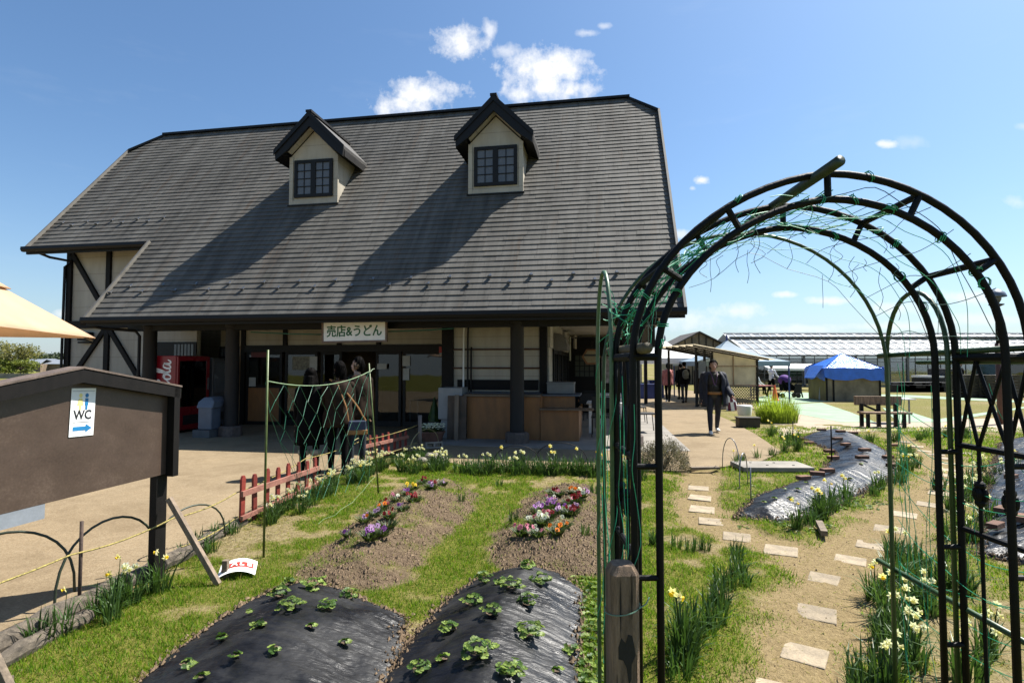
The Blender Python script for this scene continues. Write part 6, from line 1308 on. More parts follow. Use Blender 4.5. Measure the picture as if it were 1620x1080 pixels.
o7, L7 = far_person(1520, 625, 'person in black with a grey cap standing far off, seen through the lattice', 1.66, (SK, M['dark'], M['dark'], M['dark'], HR), R(20), None, 'short', M['dark'], .7)
s = MB(); s.lathe([(.10, .0), (.098, .05), (.07, .085), (.0, .095)], (L7['head'].x, L7['head'].y+.01, L7['head'].z+.05), 12, cap=False); s.prism([(-.07, L7['head'].y-.17, L7['head'].z+.045), (.07, L7['head'].y-.17, L7['head'].z+.045), (.085, L7['head'].y-.06, L7['head'].z+.055), (-.085, L7['head'].y-.06, L7['head'].z+.055)], (0, 0, .012)); s.build('cap', M['grey'], o7)
# stroller
x_, y_ = G(1246, 629); st = thing('stroller', 'dark stroller with a purple hood', 'stroller', (x_, y_, 0), R(0))
s = MB(); s.prism([(-.28, -.22, .35), (.22, -.22, .35), (.30, -.22, .55), (-.22, -.22, .95), (-.34, -.22, .8)], (0, .44, 0)); s.build('seat', M['dark'], st, bevel=.03)
s = MB(); s.ell((-.14, 0, .86), (.30, .25, .26), 14, 8); s.build('hood', M['purple'], st, smooth=True)
for wx, wy in ((-.36, -.24), (-.36, .24), (.42, -.2), (.42, .2)):
    s = MB(); s.lathe([(.11, -.02), (.12, -.015), (.12, .015), (.11, .02)], (0, 0, 0), 14); s.v = [(x, z, y) for x, y, z in s.v]; s.build('wheel', M['rubber'], st, loc=(wx, wy, .12))
s = MB()
for sg in (-.23, .23): s.tube([(-.36, sg, .12), (-.1, sg, .4), (.42, sg, .12)], .014, 6); s.tube([(.1, sg, .35), (-.42, sg, .92), (-.62, sg, 1.0)], .014, 6)
s.tube([(-.62, -.23, 1.0), (-.62, .23, 1.0)], .016, 6); s.build('frame', M['black'], st)
# ------------------------------------------------------------------ shop front things
def bthing(name, label, cat, x, y, z=0, rz=0.0, group=None): return thing(name, label, cat, BW(x, y, z), BYAW+rz, group)
# red vending machine standing against the left recess wall, its display turned to the door
vm = bthing('vending_machine', 'red drinks vending machine with white script lettering up its side', 'vending machine', .86, .92)
s = MB(); s.bb((0, 0, .06), (.60, 1.08, 1.84)); s.build('cabinet', M['vred'], vm, bevel=.015)
s = MB(); s.bb((.02, .03, 0), (.58, 1.05, .058)); s.build('plinth', M['black'], vm)
s = MB()
for a, c in (((.602, .02, .08), (.645, .07, 1.82)), ((.602, .96, .08), (.645, 1.06, 1.82)), ((.602, .07, 1.72), (.645, .96, 1.82)), ((.602, .07, .08), (.645, .96, .62))): s.bb(a, c)
dr = s.build('door_frame', M['vred'], vm, bevel=.006)
s = MB(); s.bb((.604, .072, .625), (.612, .955, 1.715)); s.build('display_back', mat('display_dark', (.02, .02, .022), .4, .2, 4, 0), dr)
s = MB(); s.bb((.636, .072, .625), (.640, .955, 1.715)); s.build('pane', M['glass'], dr)
CC = [M['bluep'], M['white'], M['orange'], M['inkgreen'], M['ink'], M['inkyellow'], M['grey']]
for r_ in range(4):
    s = MB(); s.bb((.613, .075, .70+r_*.255), (.633, .95, .71+r_*.255)); s.build('shelf', M['steel'], dr)
    for c in range(9):
        s = MB(); yy = .13+c*.094; s.lathe([(.016, 0), (.018, .01), (.018, .11), (.009, .14), (.009, .165)], (.624, yy, .711+r_*.255), 8); s.v = [(.624+(x-.624)*.5, y, z) for x, y, z in s.v]; s.build('drink', CC[(r_*4+c*3) % 7], dr)
s = MB(); s.bb((.646, .2, .2), (.65, .8, .42)); s.build('delivery_flap', M['rubber'], vm); s = MB(); s.bb((.646, .985, 1.0), (.652, 1.04, 1.3)); s.build('coin_panel', M['steel'], vm)
# white script up the side panel: strokes with swelling width
def stroke(s, P, w0, w1, sc, ox, oz, n=10):
    """quadratic-smoothed ribbon in the x-z plane, drawn proud of the side panel"""
    Q = []
    for i in range(len(P)-1):
        p0 = P[max(i-1, 0)]; p1 = P[i]; p2 = P[i+1]; p3 = P[min(i+2, len(P)-1)]
        for j in range(n):
            t = j/n; Q.append(tuple(.5*((2*p1[k])+(-p0[k]+p2[k])*t+(2*p0[k]-5*p1[k]+4*p2[k]-p3[k])*t*t+(-p0[k]+3*p1[k]-3*p2[k]+p3[k])*t**3) for k in (0, 1)))
    Q.append(P[-1]); vs = []; k = len(Q)
    for i, q in enumerate(Q):
        a = Q[max(i-1, 0)]; b_ = Q[min(i+1, k-1)]; dx, dz = b_[0]-a[0], b_[1]-a[1]; l = math.hypot(dx, dz) or 1; nx, nz = -dz/l, dx/l
        w = w0+(w1-w0)*abs(dz/l)**1.2; w *= min(1, .35+min(i, k-1-i)*.12)
        for sg in (-1, 1): vs.append((q[0]+nx*w*sg, q[1]+nz*w*sg))
    # rotate 90 deg so the word reads upward: word x -> z, word up -> -x
    V = [(ox-v[1]*sc*1.28, -.0035, oz+v[0]*sc) for v in vs]; V += [(x, -.0008, z) for x, y, z in V]; m = len(vs)
    s.add(V, [(2*i, 2*i+1, 2*i+3, 2*i+2) for i in range(k-1)]+[(2*i, 2*i+2, m+2*i+2, m+2*i) for i in range(k-1)]+[(2*i+1, m+2*i+1, m+2*i+3, 2*i+3) for i in range(k-1)])
Cc = lambda x: [(x+.72, .70), (x+.80, .88), (x+.62, .98), (x+.30, .80), (x+.10, .40), (x+.22, .06), (x+.50, .02), (x+.80, .28)]
oo = lambda x: [(x+.26, .52), (x+.08, .34), (x+.10, .06), (x+.28, .0), (x+.44, .20), (x+.42, .46), (x+.26, .52), (x+.32, .40), (x+.56, .44)]
ll = lambda x: [(x, .18), (x+.22, .55), (x+.36, .95), (x+.28, 1.08), (x+.16, .85), (x+.12, .30), (x+.22, .02), (x+.40, .16)]
aa = lambda x: [(x+.42, .46), (x+.22, .52), (x+.06, .26), (x+.14, .0), (x+.34, .16), (x+.44, .48), (x+.42, .16), (x+.54, .0), (x+.74, .22)]
cc = lambda x: [(x+.40, .40), (x+.30, .52), (x+.10, .34), (x+.10, .08), (x+.28, .0), (x+.50, .20)]
s = MB(); sc = .305; ox, oz = .47, .13
def word(L):
    for P in L: stroke(s, P, .018, .075, sc, ox, oz)
word([Cc(0), oo(.82), cc(1.32), aa(1.80), [(2.55, .30), (2.80, .36)], Cc(2.9), [(2.9, 1.0), (3.4, 1.22), (4.1, 1.0), (4.7, 1.16)], oo(3.72), ll(4.20), aa(4.56), [(.2, -.1), (.9, -.26), (1.7, -.12), (2.4, -.22)]])
s.build('script_lettering', M['whitesign'], vm)
v2 = bthing('vending_machine', 'grey vending machine partly hidden behind the round column', 'vending machine', .9, 2.08)
s = MB(); s.bb((0, 0, .06), (.62, .9, 1.80)); s.build('cabinet', mat('dark_grey_cabinet', (.10, .105, .12), .45, .15, 5, .05), v2, bevel=.015); s = MB(); s.bb((.621, .06, .9), (.63, .84, 1.7)); s.build('display', M['frosted'], v2); s = MB(); s.bb((.621, .15, .2), (.63, .75, .4)); s.build('delivery_flap', M['rubber'], v2)
# lidded bin on a box
bn_ = bthing('rubbish_bin', 'pale blue-grey lidded bin beside the red vending machine', 'bin', 2.62, .62)
s = MB(); s.prism([(-.17, -.16, .18), (.17, -.16, .18), (.17, .16, .18), (-.17, .16, .18)], (0, 0, .5)); s.build('body', mat('bin_blue_grey', (.15, .185, .24), .45, .15, 5, .05), bn_, bevel=.03); s = MB(); s.prism([(-.2, -.18, .66), (.2, -.18, .66), (.2, -.12, .80), (.10, -.05, .90), (-.10, -.05, .90), (-.2, -.12, .80)], (0, .34, 0)); s.build('lid', mat('bin_lid', (.17, .21, .27), .4, .15, 5, .05), bn_, bevel=.02); s = MB(); s.bb((-.26, -.2, .0), (.16, .16, .178)); s.build('box', mat('grey_carton', (.13, .135, .14), .8, .2, 5, .1), bn_)
# hanging shop sign
sg_ = bthing('shop_sign', 'white hanging sign with green Japanese lettering and a thin brown frame over the doors', 'sign', 6.15, .46, 2.35)
sg_.rotation_euler = (0, -.012, BYAW)
s = MB(); s.bb((-.70, -.0, -.21), (.70, .04, .21)); s.build('face', M['whitesign'], sg_)
s = MB(); s.bb((-.74, -.012, -.25), (.74, .045, -.212)); s.bb((-.74, -.012, .212), (.74, .045, .25)); s.bb((-.74, -.012, -.212), (-.703, .045, .212)); s.bb((.703, -.012, -.212), (.74, .045, .212)); s.build('frame', mat('pale_brown_frame', (.26, .17, .12), .6, .3, 5, .2), sg_)
me = text_mesh('lettering', '売店&うどん', .235, M['inkgreen'], .002, .0); xs_ = [v.co.x for v in me.vertices]; sc_ = 1.24/(max(xs_)-min(xs_)); mid = (max(xs_)+min(xs_))/2
ys_ = [v.co.y for v in me.vertices]; my2 = (max(ys_)+min(ys_))/2
for v in me.vertices: v.co.x = (v.co.x-mid)*sc_; v.co.y = (v.co.y-my2)*1.12
for k_, (dx_, dz_) in enumerate(((0, 0), (.006, 0), (-.006, 0), (0, .005), (0, -.005))):
    b_ = bmesh.new() if k_ == 0 else b_; b2 = me.copy()
    for v in b2.vertices: v.co += Vector((dx_, dz_, .0002*k_))
    b_.from_mesh(b2)
b_.to_mesh(me); b_.free(); place_text(me, 'lettering', sg_, (0, -.003, 0))
for sx in (-.5, .5):
    s = MB(); s.tube([(sx, .02, .24), (sx, .02, .30)], .006, 5); s.build('hanger', M['steel'], sg_)
def bpole(x0, z0, x1, z1, y, r, m, label):
    p = Vector(BW(x0, y, z0)); q = Vector(BW(x1, y, z1)); s = MB(); s.tube([p-p, (q-p)*.5+Vector((0, 0, -.01)), q-p], r, 8); return tag(s.build('curtain_pole', m, loc=p, smooth=True), label, 'pole', 'green poles under the eave')
MPG = mat('pole_green', (.02, .16, .09), .4, .2, 9, .05)
bpole(3.66, 2.35, 5.4, 2.28, .55, .013, MPG, 'green pole hung level under the eave, left of the shop sign'); bpole(6.88, 2.33, 8.32, 2.38, .55, .013, MPG, 'green pole hung level under the eave, right of the shop sign')
# notices on the glass
def notice(x, z, w, h, m, label, name='paper_notice', y=YD-.012):
    s = MB(); s.bb((-w/2, -.004, -h/2), (w/2, 0, h/2)); o = s.build(name, m, loc=BW(x, y, z), rz=BYAW); return tag(o, label, 'notice')
notice(3.42, 1.66, .5, .36, mat('printed_poster', (.30, .28, .20), .6, .5, 14, 0), 'framed printed poster on the second glass door'); notice(3.78, 1.66, .22, .36, M['paper'], 'plain white sheet beside the framed poster on the glass door'); notice(2.0, 1.16, .2, .24, M['paper'], 'small white sheet low on the first glass door'); notice(6.36, 1.72, .2, .26, M['paper'], 'white notice on the right glass door, upper of two'); notice(6.36, 1.38, .17, .3, M['paper'], 'white notice on the right glass door, lower of two'); notice(5.7, 1.58, .26, .14, M['paper'], 'small white card on the narrow glass door behind the young man'); notice(7.36, 2.0, .22, .16, M['inkred'], 'small red sticker at the top corner of the right glass door', 'red_sticker', YD-.062); notice(7.36, 1.9, .2, .05, M['paper'], 'narrow white strip under the red sticker', 'white_strip', YD-.062)
notice(2.2, 1.9, .5, .16, mat('dark_red_notice', (.18, .03, .025), .6, .3, 9, 0), 'dark red notice at the top of the first glass door')
# indoor table and counter seen through the doors
it = bthing('indoor_table', 'small table with a pale top behind the right glass door', 'table', 6.7, YD+.9)
s = MB(); s.bb((-.5, -.35, .68), (.5, .35, .71)); s.build('tabletop', mat('pale_tabletop', (.55, .52, .45), .5, .1, 3, 0), it)
for sx in (-.45, .45):
    for sy in (-.3, .3): s = MB(); s.bb((sx-.02, sy-.02, 0), (sx+.02, sy+.02, .68)); s.build('leg', M['steel'], it)
s = MB(); s.lathe([(.10, 0), (.11, .05), (.09, .28), (.03, .42), (.025, .5)], (0, 0, 0), 14); tag(s.build('white_jug', M['white'], loc=BW(7.1, YD+.7, .71), smooth=True), 'white jug standing on the indoor table', 'jug')
s = MB(); s.bb((-.3, -.25, 0), (.3, .25, .8)); tag(s.build('display_case', mat('case_wood', (.20, .13, .07), .6, .3, 4, .1), loc=BW(7.3, YD+.55, 0), rz=BYAW, bevel=.01), 'pale wooden case inside the right glass door', 'case')
s = MB(); s.bb((-1.6, -.3, 0), (1.6, .3, .95)); tag(s.build('shop_counter', M['ply'], loc=BW(3.2, YD+2.4, 0), rz=BYAW, bevel=.01), 'wooden shop counter deep inside the dark room', 'counter')
# serving counter in front of the bay
ct = bthing('serving_counter', 'two-level plywood serving counter behind the front column', 'counter', 0, 0)
s = MB(); s.bb((8.42, 1.28, 0), (10.02, 1.34, .93)); s.bb((8.42, 1.34, 0), (8.48, 1.95, .93)); s.build('front_panel', M['ply'], ct); s = MB(); s.bb((10.035, 1.26, 0), (10.85, 1.32, .66)); s.bb((10.79, 1.32, 0), (10.85, 2.6, .66)); s.bb((10.06, 1.58, .70), (10.75, 1.62, .98)); s.build('side_panel', M['ply'], ct)
s = MB(); s.bb((8.36, 1.22, .935), (10.04, 1.98, .985)); s.build('worktop', mat('edge_wood', (.22, .15, .09), .5, .3, 4, .1), ct, bevel=.006); s = MB(); s.bb((10.045, 1.5, .945), (10.86, 2.4, .98)); s.build('blue_worktop', mat('blue_grey_top', (.05, .08, .13), .35, .2, 3, .05), ct); s = MB(); s.bb((10.02, 1.16, .665), (11.15, 1.56, .70)); s.build('low_shelf', mat('edge_wood_b', (.22, .14, .08), .5, .3, 4, .1), ct, bevel=.005); s = MB(); s.bb((8.4, 1.5, .988), (10.0, 1.96, 1.012)); s.build('dark_ledge', mat('blue_grey_ledge', (.04, .055, .09), .4, .2, 3, .05), ct); s = MB(); s.bb((8.0, 1.97, 1.05), (9.9, 2.015, 1.28)); s.build('dark_band', M['darkwood'], ct)
s = MB(); s.bb((10.0, 1.34, .05), (10.06, 1.9, .95)); s.build('end_panel', M['ply'], ct)
s = MB(); s.bb((0, 0, 0), (.60, .42, .25)); s.bb((-.01, -.01, .22), (.61, .43, .26)); tag(s.build('steel_warmer', M['stainless'], loc=BW(10.12, 1.75, .982), rz=BYAW, bevel=.012), 'grey steel box standing on the counter under the side windows', 'box')
s = MB(); s.bb((0, 0, .42), (.55, .5, 1.12)); s.bb((.05, .05, 0), (.5, .45, .42)); tag(s.build('freezer_box', mat('pale_grey_box', (.42, .43, .43), .5, .12, 4, .03), loc=BW(7.75, 1.3, 0), rz=BYAW, bevel=.015), 'pale grey cabinet between the doors and the serving counter', 'cabinet')
s = MB(); s.bb((0, 0, 0), (.42, .05, .96)); o = s.build('plywood_sheet', mat('stained_ply', (.16, .11, .075), .8, .4, 3, .3), loc=BW(8.02, 1.08, 0), rz=BYAW); o.rotation_euler = (-.06, 0, BYAW); tag(o, 'stained plywood sheet leaning beside the serving counter', 'board')
s = MB(); s.bb((0, 0, 0), (.09, .04, .98)); o = s.build('leaning_plank', M['boardply'], loc=BW(8.2, 1.0, 0), rz=BYAW); o.rotation_euler = (-.05, 0, BYAW); tag(o, 'pale narrow plank standing in front of the stained plywood sheet', 'plank')
px_, py_ = G(684, 699); fp = thing('flower_planter', 'terracotta planter full of small white flowers by the grey wooden stake', 'planter', (px_, py_, .01), .1)
s = MB(); s.lathe([(.17, 0), (.23, .19), (.25, .19), (.25, .22), (.22, .22)], (0, 0, 0), 18, sx=1.1, sy=.75); s.build('pot', M['planter'], fp); s = MB()
for i in range(150): a = rp.uniform(0, 6.28); r = .24*math.sqrt(rp.random()); strap(s, (r*math.cos(a), r*.7*math.sin(a), .18), a, .5, rp.uniform(.08, .18), .012, .3, n=2)
s.build('leaves', ML_P, fp, recalc=False); s = MB()
for i in range(90): a = rp.uniform(0, 6.28); r = .27*math.sqrt(rp.random()); s.ell((r*math.cos(a), r*.72*math.sin(a), .33+rp.uniform(-.03, .06)-.3*r*r), (.022, .022, .012), 6, 4)
o = s.build('blossom', MPET['white'], fp, recalc=False); o['kind'] = 'stuff'
s = MB(); s.lathe([(.17, 0), (.14, .1), (.0, .62)], (0, 0, 0), 9, cap=False); s.v = [(a*rp.uniform(.8, 1.15), b_*rp.uniform(.8, 1.15), c+.25) for a, b_, c in s.v]
cn = thing('potted_conifer', 'small dark cone-shaped potted plant by the right glass door', 'plant', BW(7.28, 2.5, 0)); s.build('crown', ML_D, cn); s = MB(); s.lathe([(.11, 0), (.15, .24)], (0, 0, 0), 12); s.build('pot', M['planter'], cn)
# things hung under the porch
hx = bthing('hexagonal_sign', 'small hexagonal orange and cream wooden sign hung under the porch ceiling', 'sign', 11.0, 5.0, 1.84)
def hexa(r, y0, y1): s = MB(); s.prism([(r*math.cos(k*math.pi/3), y0, r*.95*math.sin(k*math.pi/3)) for k in range(6)], (0, y1-y0, 0)); return s
hexa(.26, 0, .05).build('frame', mat('orange_wood', (.36, .16, .06), .6, .2, 6, .1), hx); hexa(.20, -.006, -.001).build('face', mat('cream_wood', (.44, .36, .2), .6, .15, 6, .05), hx); s = MB(); s.bb((-.19, -.012, .02), (.19, -.0065, .07)); s.build('band', M['ink'], hx); s = MB(); s.bb((-.12, .0, .24), (.12, .04, .28)); s.tube([(0, .02, .26), (0, .02, .52)], .012, 6); s.build('bracket', M['darktrim'], hx)
s = MB(); s.tube([(-.45, .02, .53), (.5, .02, .53)], .02, 6); s.build('arm', M['black'], hx)
aw = bthing('window_awning', 'grey rounded canopy over the first side window', 'awning', 10.17, 2.9, 1.98)
s = MB(); P = [(0, 0, .42), (.16, 0, .40), (.27, 0, .30), (.32, 0, .12), (.32, 0, 0)]; s.prism(P+[(0, 0, 0)], (0, 1.0, 0)); s.build('canopy', mat('awning_grey', (.20, .18, .16), .7, .15, 4, .05), aw)
s = MB(); s.bb((-.01, .0, -.32), (.01, .4, .32)); tag(s.build('hanging_banner', mat('printed_banner', (.42, .42, .30), .7, .5, 18, 0), loc=BW(10.45, 4.35, 2.05), rz=BYAW), 'pale printed banner hung beside the side windows', 'banner')
s = MB(); s.bb((-.02, 0, -.2), (.02, .9, .2)); tag(s.build('blank_sign', mat('cream_panel', (.40, .35, .26), .7, .1, 4, 0), loc=BW(10.5, 5.6, 2.3), rz=BYAW), 'cream blank panel under the porch ceiling beyond the printed banner', 'panel')
s = MB(); s.bb((0, 0, 0), (.9, .03, .85)); s.bb((-.02, -.004, -.04), (.92, .02, 0)); tag(s.build('wall_poster', mat('poster_mix', (.45, .42, .42), .6, .5, 9, 0), loc=BW(11.25, 8.12, 1.05), rz=BYAW), 'pale poster with a dark lower edge on the end wall of the porch', 'poster')
# white tables and chairs under the porch
def ptable(x, y, label):
    t = bthing('garden_table', label, 'table', x, y, .02, 0, 'white tables under the porch'); s = MB(); s.bb((-.45, -.4, .68), (.45, .4, .72)); s.build('tabletop', M['white'], t, bevel=.02)
    for sx in (-.36, .36):
        for sy in (-.3, .3): s = MB(); s.bb((sx-.03, sy-.03, 0), (sx+.03, sy+.03, .68)); s.build('leg', M['white'], t)
def pchair(x, y, rz, label, m):
    t = bthing('garden_chair', label, 'chair', x, y, .02, rz, 'chairs under the porch'); s = MB(); s.bb((-.22, -.22, .42), (.22, .22, .45)); s.build('seat', m, t, bevel=.008); s = MB(); s.bb((-.22, .2, .6), (.22, .23, .86)); s.build('backrest', m, t, bevel=.008)
    for sx in (-.2, .2):
        s = MB(); s.tube([(sx, -.24, 0), (sx, -.2, .43)], .011, 6); s.build('leg', M['black'], t); s = MB(); s.tube([(sx, .27, 0), (sx, .2, .43), (sx, .235, .86)], .011, 6); s.build('leg', M['black'], t)
ptable(11.4, 3.0, 'white table under the porch nearest the serving counter'); ptable(11.6, 4.8, 'white table in the middle of the porch'); ptable(11.5, 6.6, 'white table at the back of the porch')
pchair(11.3, 2.2, 0, 'black chair in front of the nearest white table', M['rubber']); pchair(12.35, 3.2, R(100), 'black-legged chair at the paving side of the nearest table, its legs in the sun', M['rubber']); pchair(10.95, 4.0, R(180), 'black chair between the nearest and the middle white table', M['rubber']); pchair(12.25, 5.2, R(95), 'black chair at the paving side of the middle white table', M['rubber']); pchair(11.0, 5.8, R(170), 'black chair before the back white table', M['rubber'])
ob = bthing('bench_seat', 'low orange-brown bench at the end wall of the porch', 'bench', 11.1, 7.7, .02); s = MB(); s.bb((-.6, -.2, .4), (.6, .2, .46)); s.build('seat', M['ply'], ob); s = MB(); s.bb((-.55, -.15, 0), (-.47, .15, .4)); s.build('leg', M['ply'], ob); s = MB(); s.bb((.47, -.15, 0), (.55, .15, .4)); s.build('leg', M['ply'], ob)
# tan parasol at the left edge
um = thing('parasol', 'big tan square parasol with a vented top at the left edge of the photo', 'parasol', (-5.4, 4.65, 0), math.atan2(-.94, .35))
hw_ = 1.2; ze_, zpk = 1.94, 2.86
s = MB()
def fac(r0, r1, z0, z1, nsub=8):
    for q in range(4):
        a = R(45+90*q); b_ = R(135+90*q); c0 = Vector((math.cos(a), math.sin(a), 0)); c1 = Vector((math.cos(b_), math.sin(b_), 0))
        for i in range(nsub):
            for j in range(nsub):
                def pt(u, v):
                    r = r0+(r1-r0)*u; z = z0+(z1-z0)*u; p = c0.lerp(c1, v)*r; p.z = z-.05*math.sin(math.pi*v)*math.sin(math.pi*min(1, u*.9+.1))*r/1.7; return p
                s.add([pt(i/nsub, j/nsub), pt((i+1)/nsub, j/nsub), pt((i+1)/nsub, (j+1)/nsub), pt(i/nsub, (j+1)/nsub)], [(0, 1, 2, 3)])
fac(.42, hw_*math.sqrt(2), zpk-.22, ze_)
o = s.build('canopy', M['umbrella'], um, smooth=True); so_ = o.modifiers.new('t', 'SOLIDIFY'); so_.thickness = .006
s = MB(); fac(.02, .92, zpk+.04, zpk-.46); o = s.build('vent_flap', M['umbrella'], um, smooth=True); so_ = o.modifiers.new('t', 'SOLIDIFY'); so_.thickness = .006
s = MB(); s.tube([(0, 0, 0), (0, 0, zpk+.02)], .024, 10); s.build('pole', M['wood'], um)
for q in range(4):
    a = R(45+90*q); s = MB(); s.tube([(.05*math.cos(a), .05*math.sin(a), zpk-.14), (1.66*math.cos(a), 1.66*math.sin(a), ze_-.03)], .012, 6); s.build('rib', M['wood'], um)
s = MB(); s.lathe([(.26, 0), (.26, .08), (.05, .12), (.04, .3)], (0, 0, .012), 16); s.build('base', M['concrete'], um)
# ------------------------------------------------------------------ right side: yard things
x, y = G(1178, 664); s = MB(); s.lathe([(.17, .0), (.2, .26), (.19, .30), (.0, .32)], (0, 0, .13), 16, sx=1.1, cap=False); tag(s.build('white_bucket', M['white'], loc=(x, y, 0), smooth=True), 'upturned white bucket standing behind the dark box at the paving edge', 'bucket')
x, y = G(1183, 676); s = MB(); s.bb((-.26, -.16, 0), (.26, .16, .23)); s.bb((-.28, -.18, .23), (.28, .18, .26)); tag(s.build('dark_box', mat('dark_crate', (.07, .05, .025), .7, .4, 6, .2), loc=(x, y, .015), rz=-.1, bevel=.01), 'dark wooden box on the paving edge in front of the white bucket', 'box')
# stall with a slatted awning and a lattice base
st = thing('market_stall', 'stall with a slanting awning, translucent sheet wall and lattice base', 'stall', (6.95, 21.3, 0), R(6)); st.scale = (.95, 1, 1)
s = MB()
for k in range(8): s.bb((-.35+k*.42, -1.0, 1.0), (-.352+k*.42+.40, 2.6, 1.02))
s.v = [(a, b_, c+1.36-.17*(a+.35)) for a, b_, c in s.v]; s.build('awning', mat('awning_sheet', (.80, .74, .62), .6, .15, 2, .1, trans=.6), st)
for k in range(6):
    s = MB(); yy = -.9+k*.66; s.bar((-.35, yy, 2.32), (2.75, yy, 1.80), .05, .06); s.build('rafter', M['darkwood'], st)
for xx, yy, zz in ((.05, -.3, 2.22), (.05, 2.4, 2.22), (.4, -.3, 2.16), (.7, -.3, 2.1), (2.62, -.3, 1.80), (2.62, 2.4, 1.80)):
    s = MB(); s.bb((xx-.04, yy-.04, 0), (xx+.04, yy+.04, zz)); s.build('post', M['darkwood'], st)
s = MB(); s.prism([(.78, -.3, .82), (2.58, -.3, .82), (2.58, -.3, 1.80), (.78, -.3, 2.09)], (0, .015, 0)); s.build('sheet_wall', mat('dusty_sheet', (.66, .61, .50), .6, .2, 1.5, .1, trans=.6), st)
s = MB()
for xa, za, xb, zb_ in ((.74, .82, 2.6, .82), (.74, 1.55, 2.6, 1.55), (1.6, .82, 1.6, 1.95)): s.bar((xa, -.33, za), (xb, -.33, zb_), .03, .04)
s.build('batten', M['oldwood'], st)
s = MB()
for i in range(-6, 17):
    x0 = .78+i*.11
    for d in (1, -1):
        xa = x0 if d > 0 else x0+.76; xb = x0+.76 if d > 0 else x0
        P = [(xa, .02), (xb, .78)]; 
        (ax, az), (bx, bz) = P; lo, hi = .78, 2.56
        def clipx(x): return min(max(x, lo), hi)
        if ax != bx:
            ca = clipx(ax); cb = clipx(bx); za = az+(ca-ax)/(bx-ax)*(bz-az); zb_ = az+(cb-ax)/(bx-ax)*(bz-az)
            if abs(ca-cb) > .03: s.bar((ca, -.29-.008*(d > 0), za), (cb, -.29-.008*(d > 0), zb_), .012, .022)
s.build('lattice', mat('lattice_wood', (.26, .20, .13), .8, .3, 5, .2), st, recalc=False)
s = MB(); s.bb((.12, -.36, 1.1), (.42, -.33, 1.75)); s.build('notice', M['frosted'], st)
x, y = G(1160, 650); s = MB(); s.lathe([(.20, 0), (.17, .3), (.05, .75), (.0, .8)], (0, 0, 0), 10, cap=False); n_ = len(s.f); s.m = [(i//10+i) % 2 for i in range(n_)]; s.v = [(a*(1+.2*math.sin(c*9)), b_*.5, c) for a, b_, c in s.v]
o = s.build('folded_banner', [mat('banner_maroon', (.20, .02, .06), .7, .2, 5, .1), M['whitec']], loc=(x, y+.1, .01)); o.rotation_euler = (0, -.12, 0); tag(o, 'maroon and white striped banner bundled against the lattice base', 'banner')
def pagoda(name, cx, cy, hw, ze, zp, m, label, val=.28, legm=None, rz=0.0):
    t = thing(name, label, 'tent', (cx, cy, 0), rz); s = MB(); n_ = 10
    for q in range(4):
        c0 = [(-1, -1), (1, -1), (1, 1), (-1, 1)][q]; c1 = [(1, -1), (1, 1), (-1, 1), (-1, -1)][q]
        for i in range(n_):
            u0, u1 = i/n_, (i+1)/n_; f = lambda u: (hw*(1-u), ze+(zp-ze)*(u*.55+.45*u**3.2)); (r0, z0), (r1, z1) = f(u0), f(u1)
            s.add([(c0[0]*r0, c0[1]*r0, z0), (c1[0]*r0, c1[1]*r0, z0), (c1[0]*r1, c1[1]*r1, z1), (c0[0]*r1, c0[1]*r1, z1)], [(0, 1, 2, 3)])
        s.add([(c0[0]*hw, c0[1]*hw, ze-val), (c1[0]*hw, c1[1]*hw, ze-val), (c1[0]*hw, c1[1]*hw, ze), (c0[0]*hw, c0[1]*hw, ze)], [(0, 1, 2, 3)])
    s.build('canopy', m, t); s = MB(); s.lathe([(.05, 0), (.05, .25), (.0, .38)], (0, 0, zp-.1), 8, cap=False); s.build('finial', M['bluep'] if m is M['canvasblue'] else M['grey'], t)
    for sx in (-1, 1):
        for sy in (-1, 1): s = MB(); s.tube([(sx*(hw-.05), sy*(hw-.05), 0), (sx*(hw-.05), sy*(hw-.05), ze)], .035, 8); s.build('leg', legm or M['steel'], t)
    return t
pagoda('pagoda_tent', at(1052, 28)[0], 28, 1.65, 1.92, 2.85, M['canvas'], 'white pointed tent beyond the porch, people walking under it'); pagoda('pagoda_tent', at(1150, 25.5)[0], 25.5, 1.95, 1.75, 2.75, M['canvasblue'], 'pale blue pointed tent rising behind the lattice stall', .2, M['bluep'])
# goods under the white tent
for i, (px, Yd, w, h_, m) in enumerate(((1022, 26.2, .9, .7, M['bluep']), (1036, 27.0, .7, .85, M['bluep']), (1030, 29, .8, .5, M['wood']))):
    x, y, _ = at(px, Yd); s = MB(); s.bb((-w/2, -.3, 0), (w/2, .3, h_)); s.bb((-w/2-.02, -.32, h_-.08), (w/2+.02, .32, h_)); tag(s.build('crate', m, loc=(x, y, .0), bevel=.015), ('blue crate left of the arch post under the white tent', 'taller blue crate beside the arch post under the white tent', 'wooden crate behind the blue crates')[i], 'crate')
x, y, _ = at(1021, 22.5); s = MB(); s.bb((-.06, -.06, 0), (.06, .06, 2.3)); tag(s.build('timber_post', M['darkwood'], loc=(x, y, 0)), 'dark timber post standing at the porch end before the blue crates', 'post')
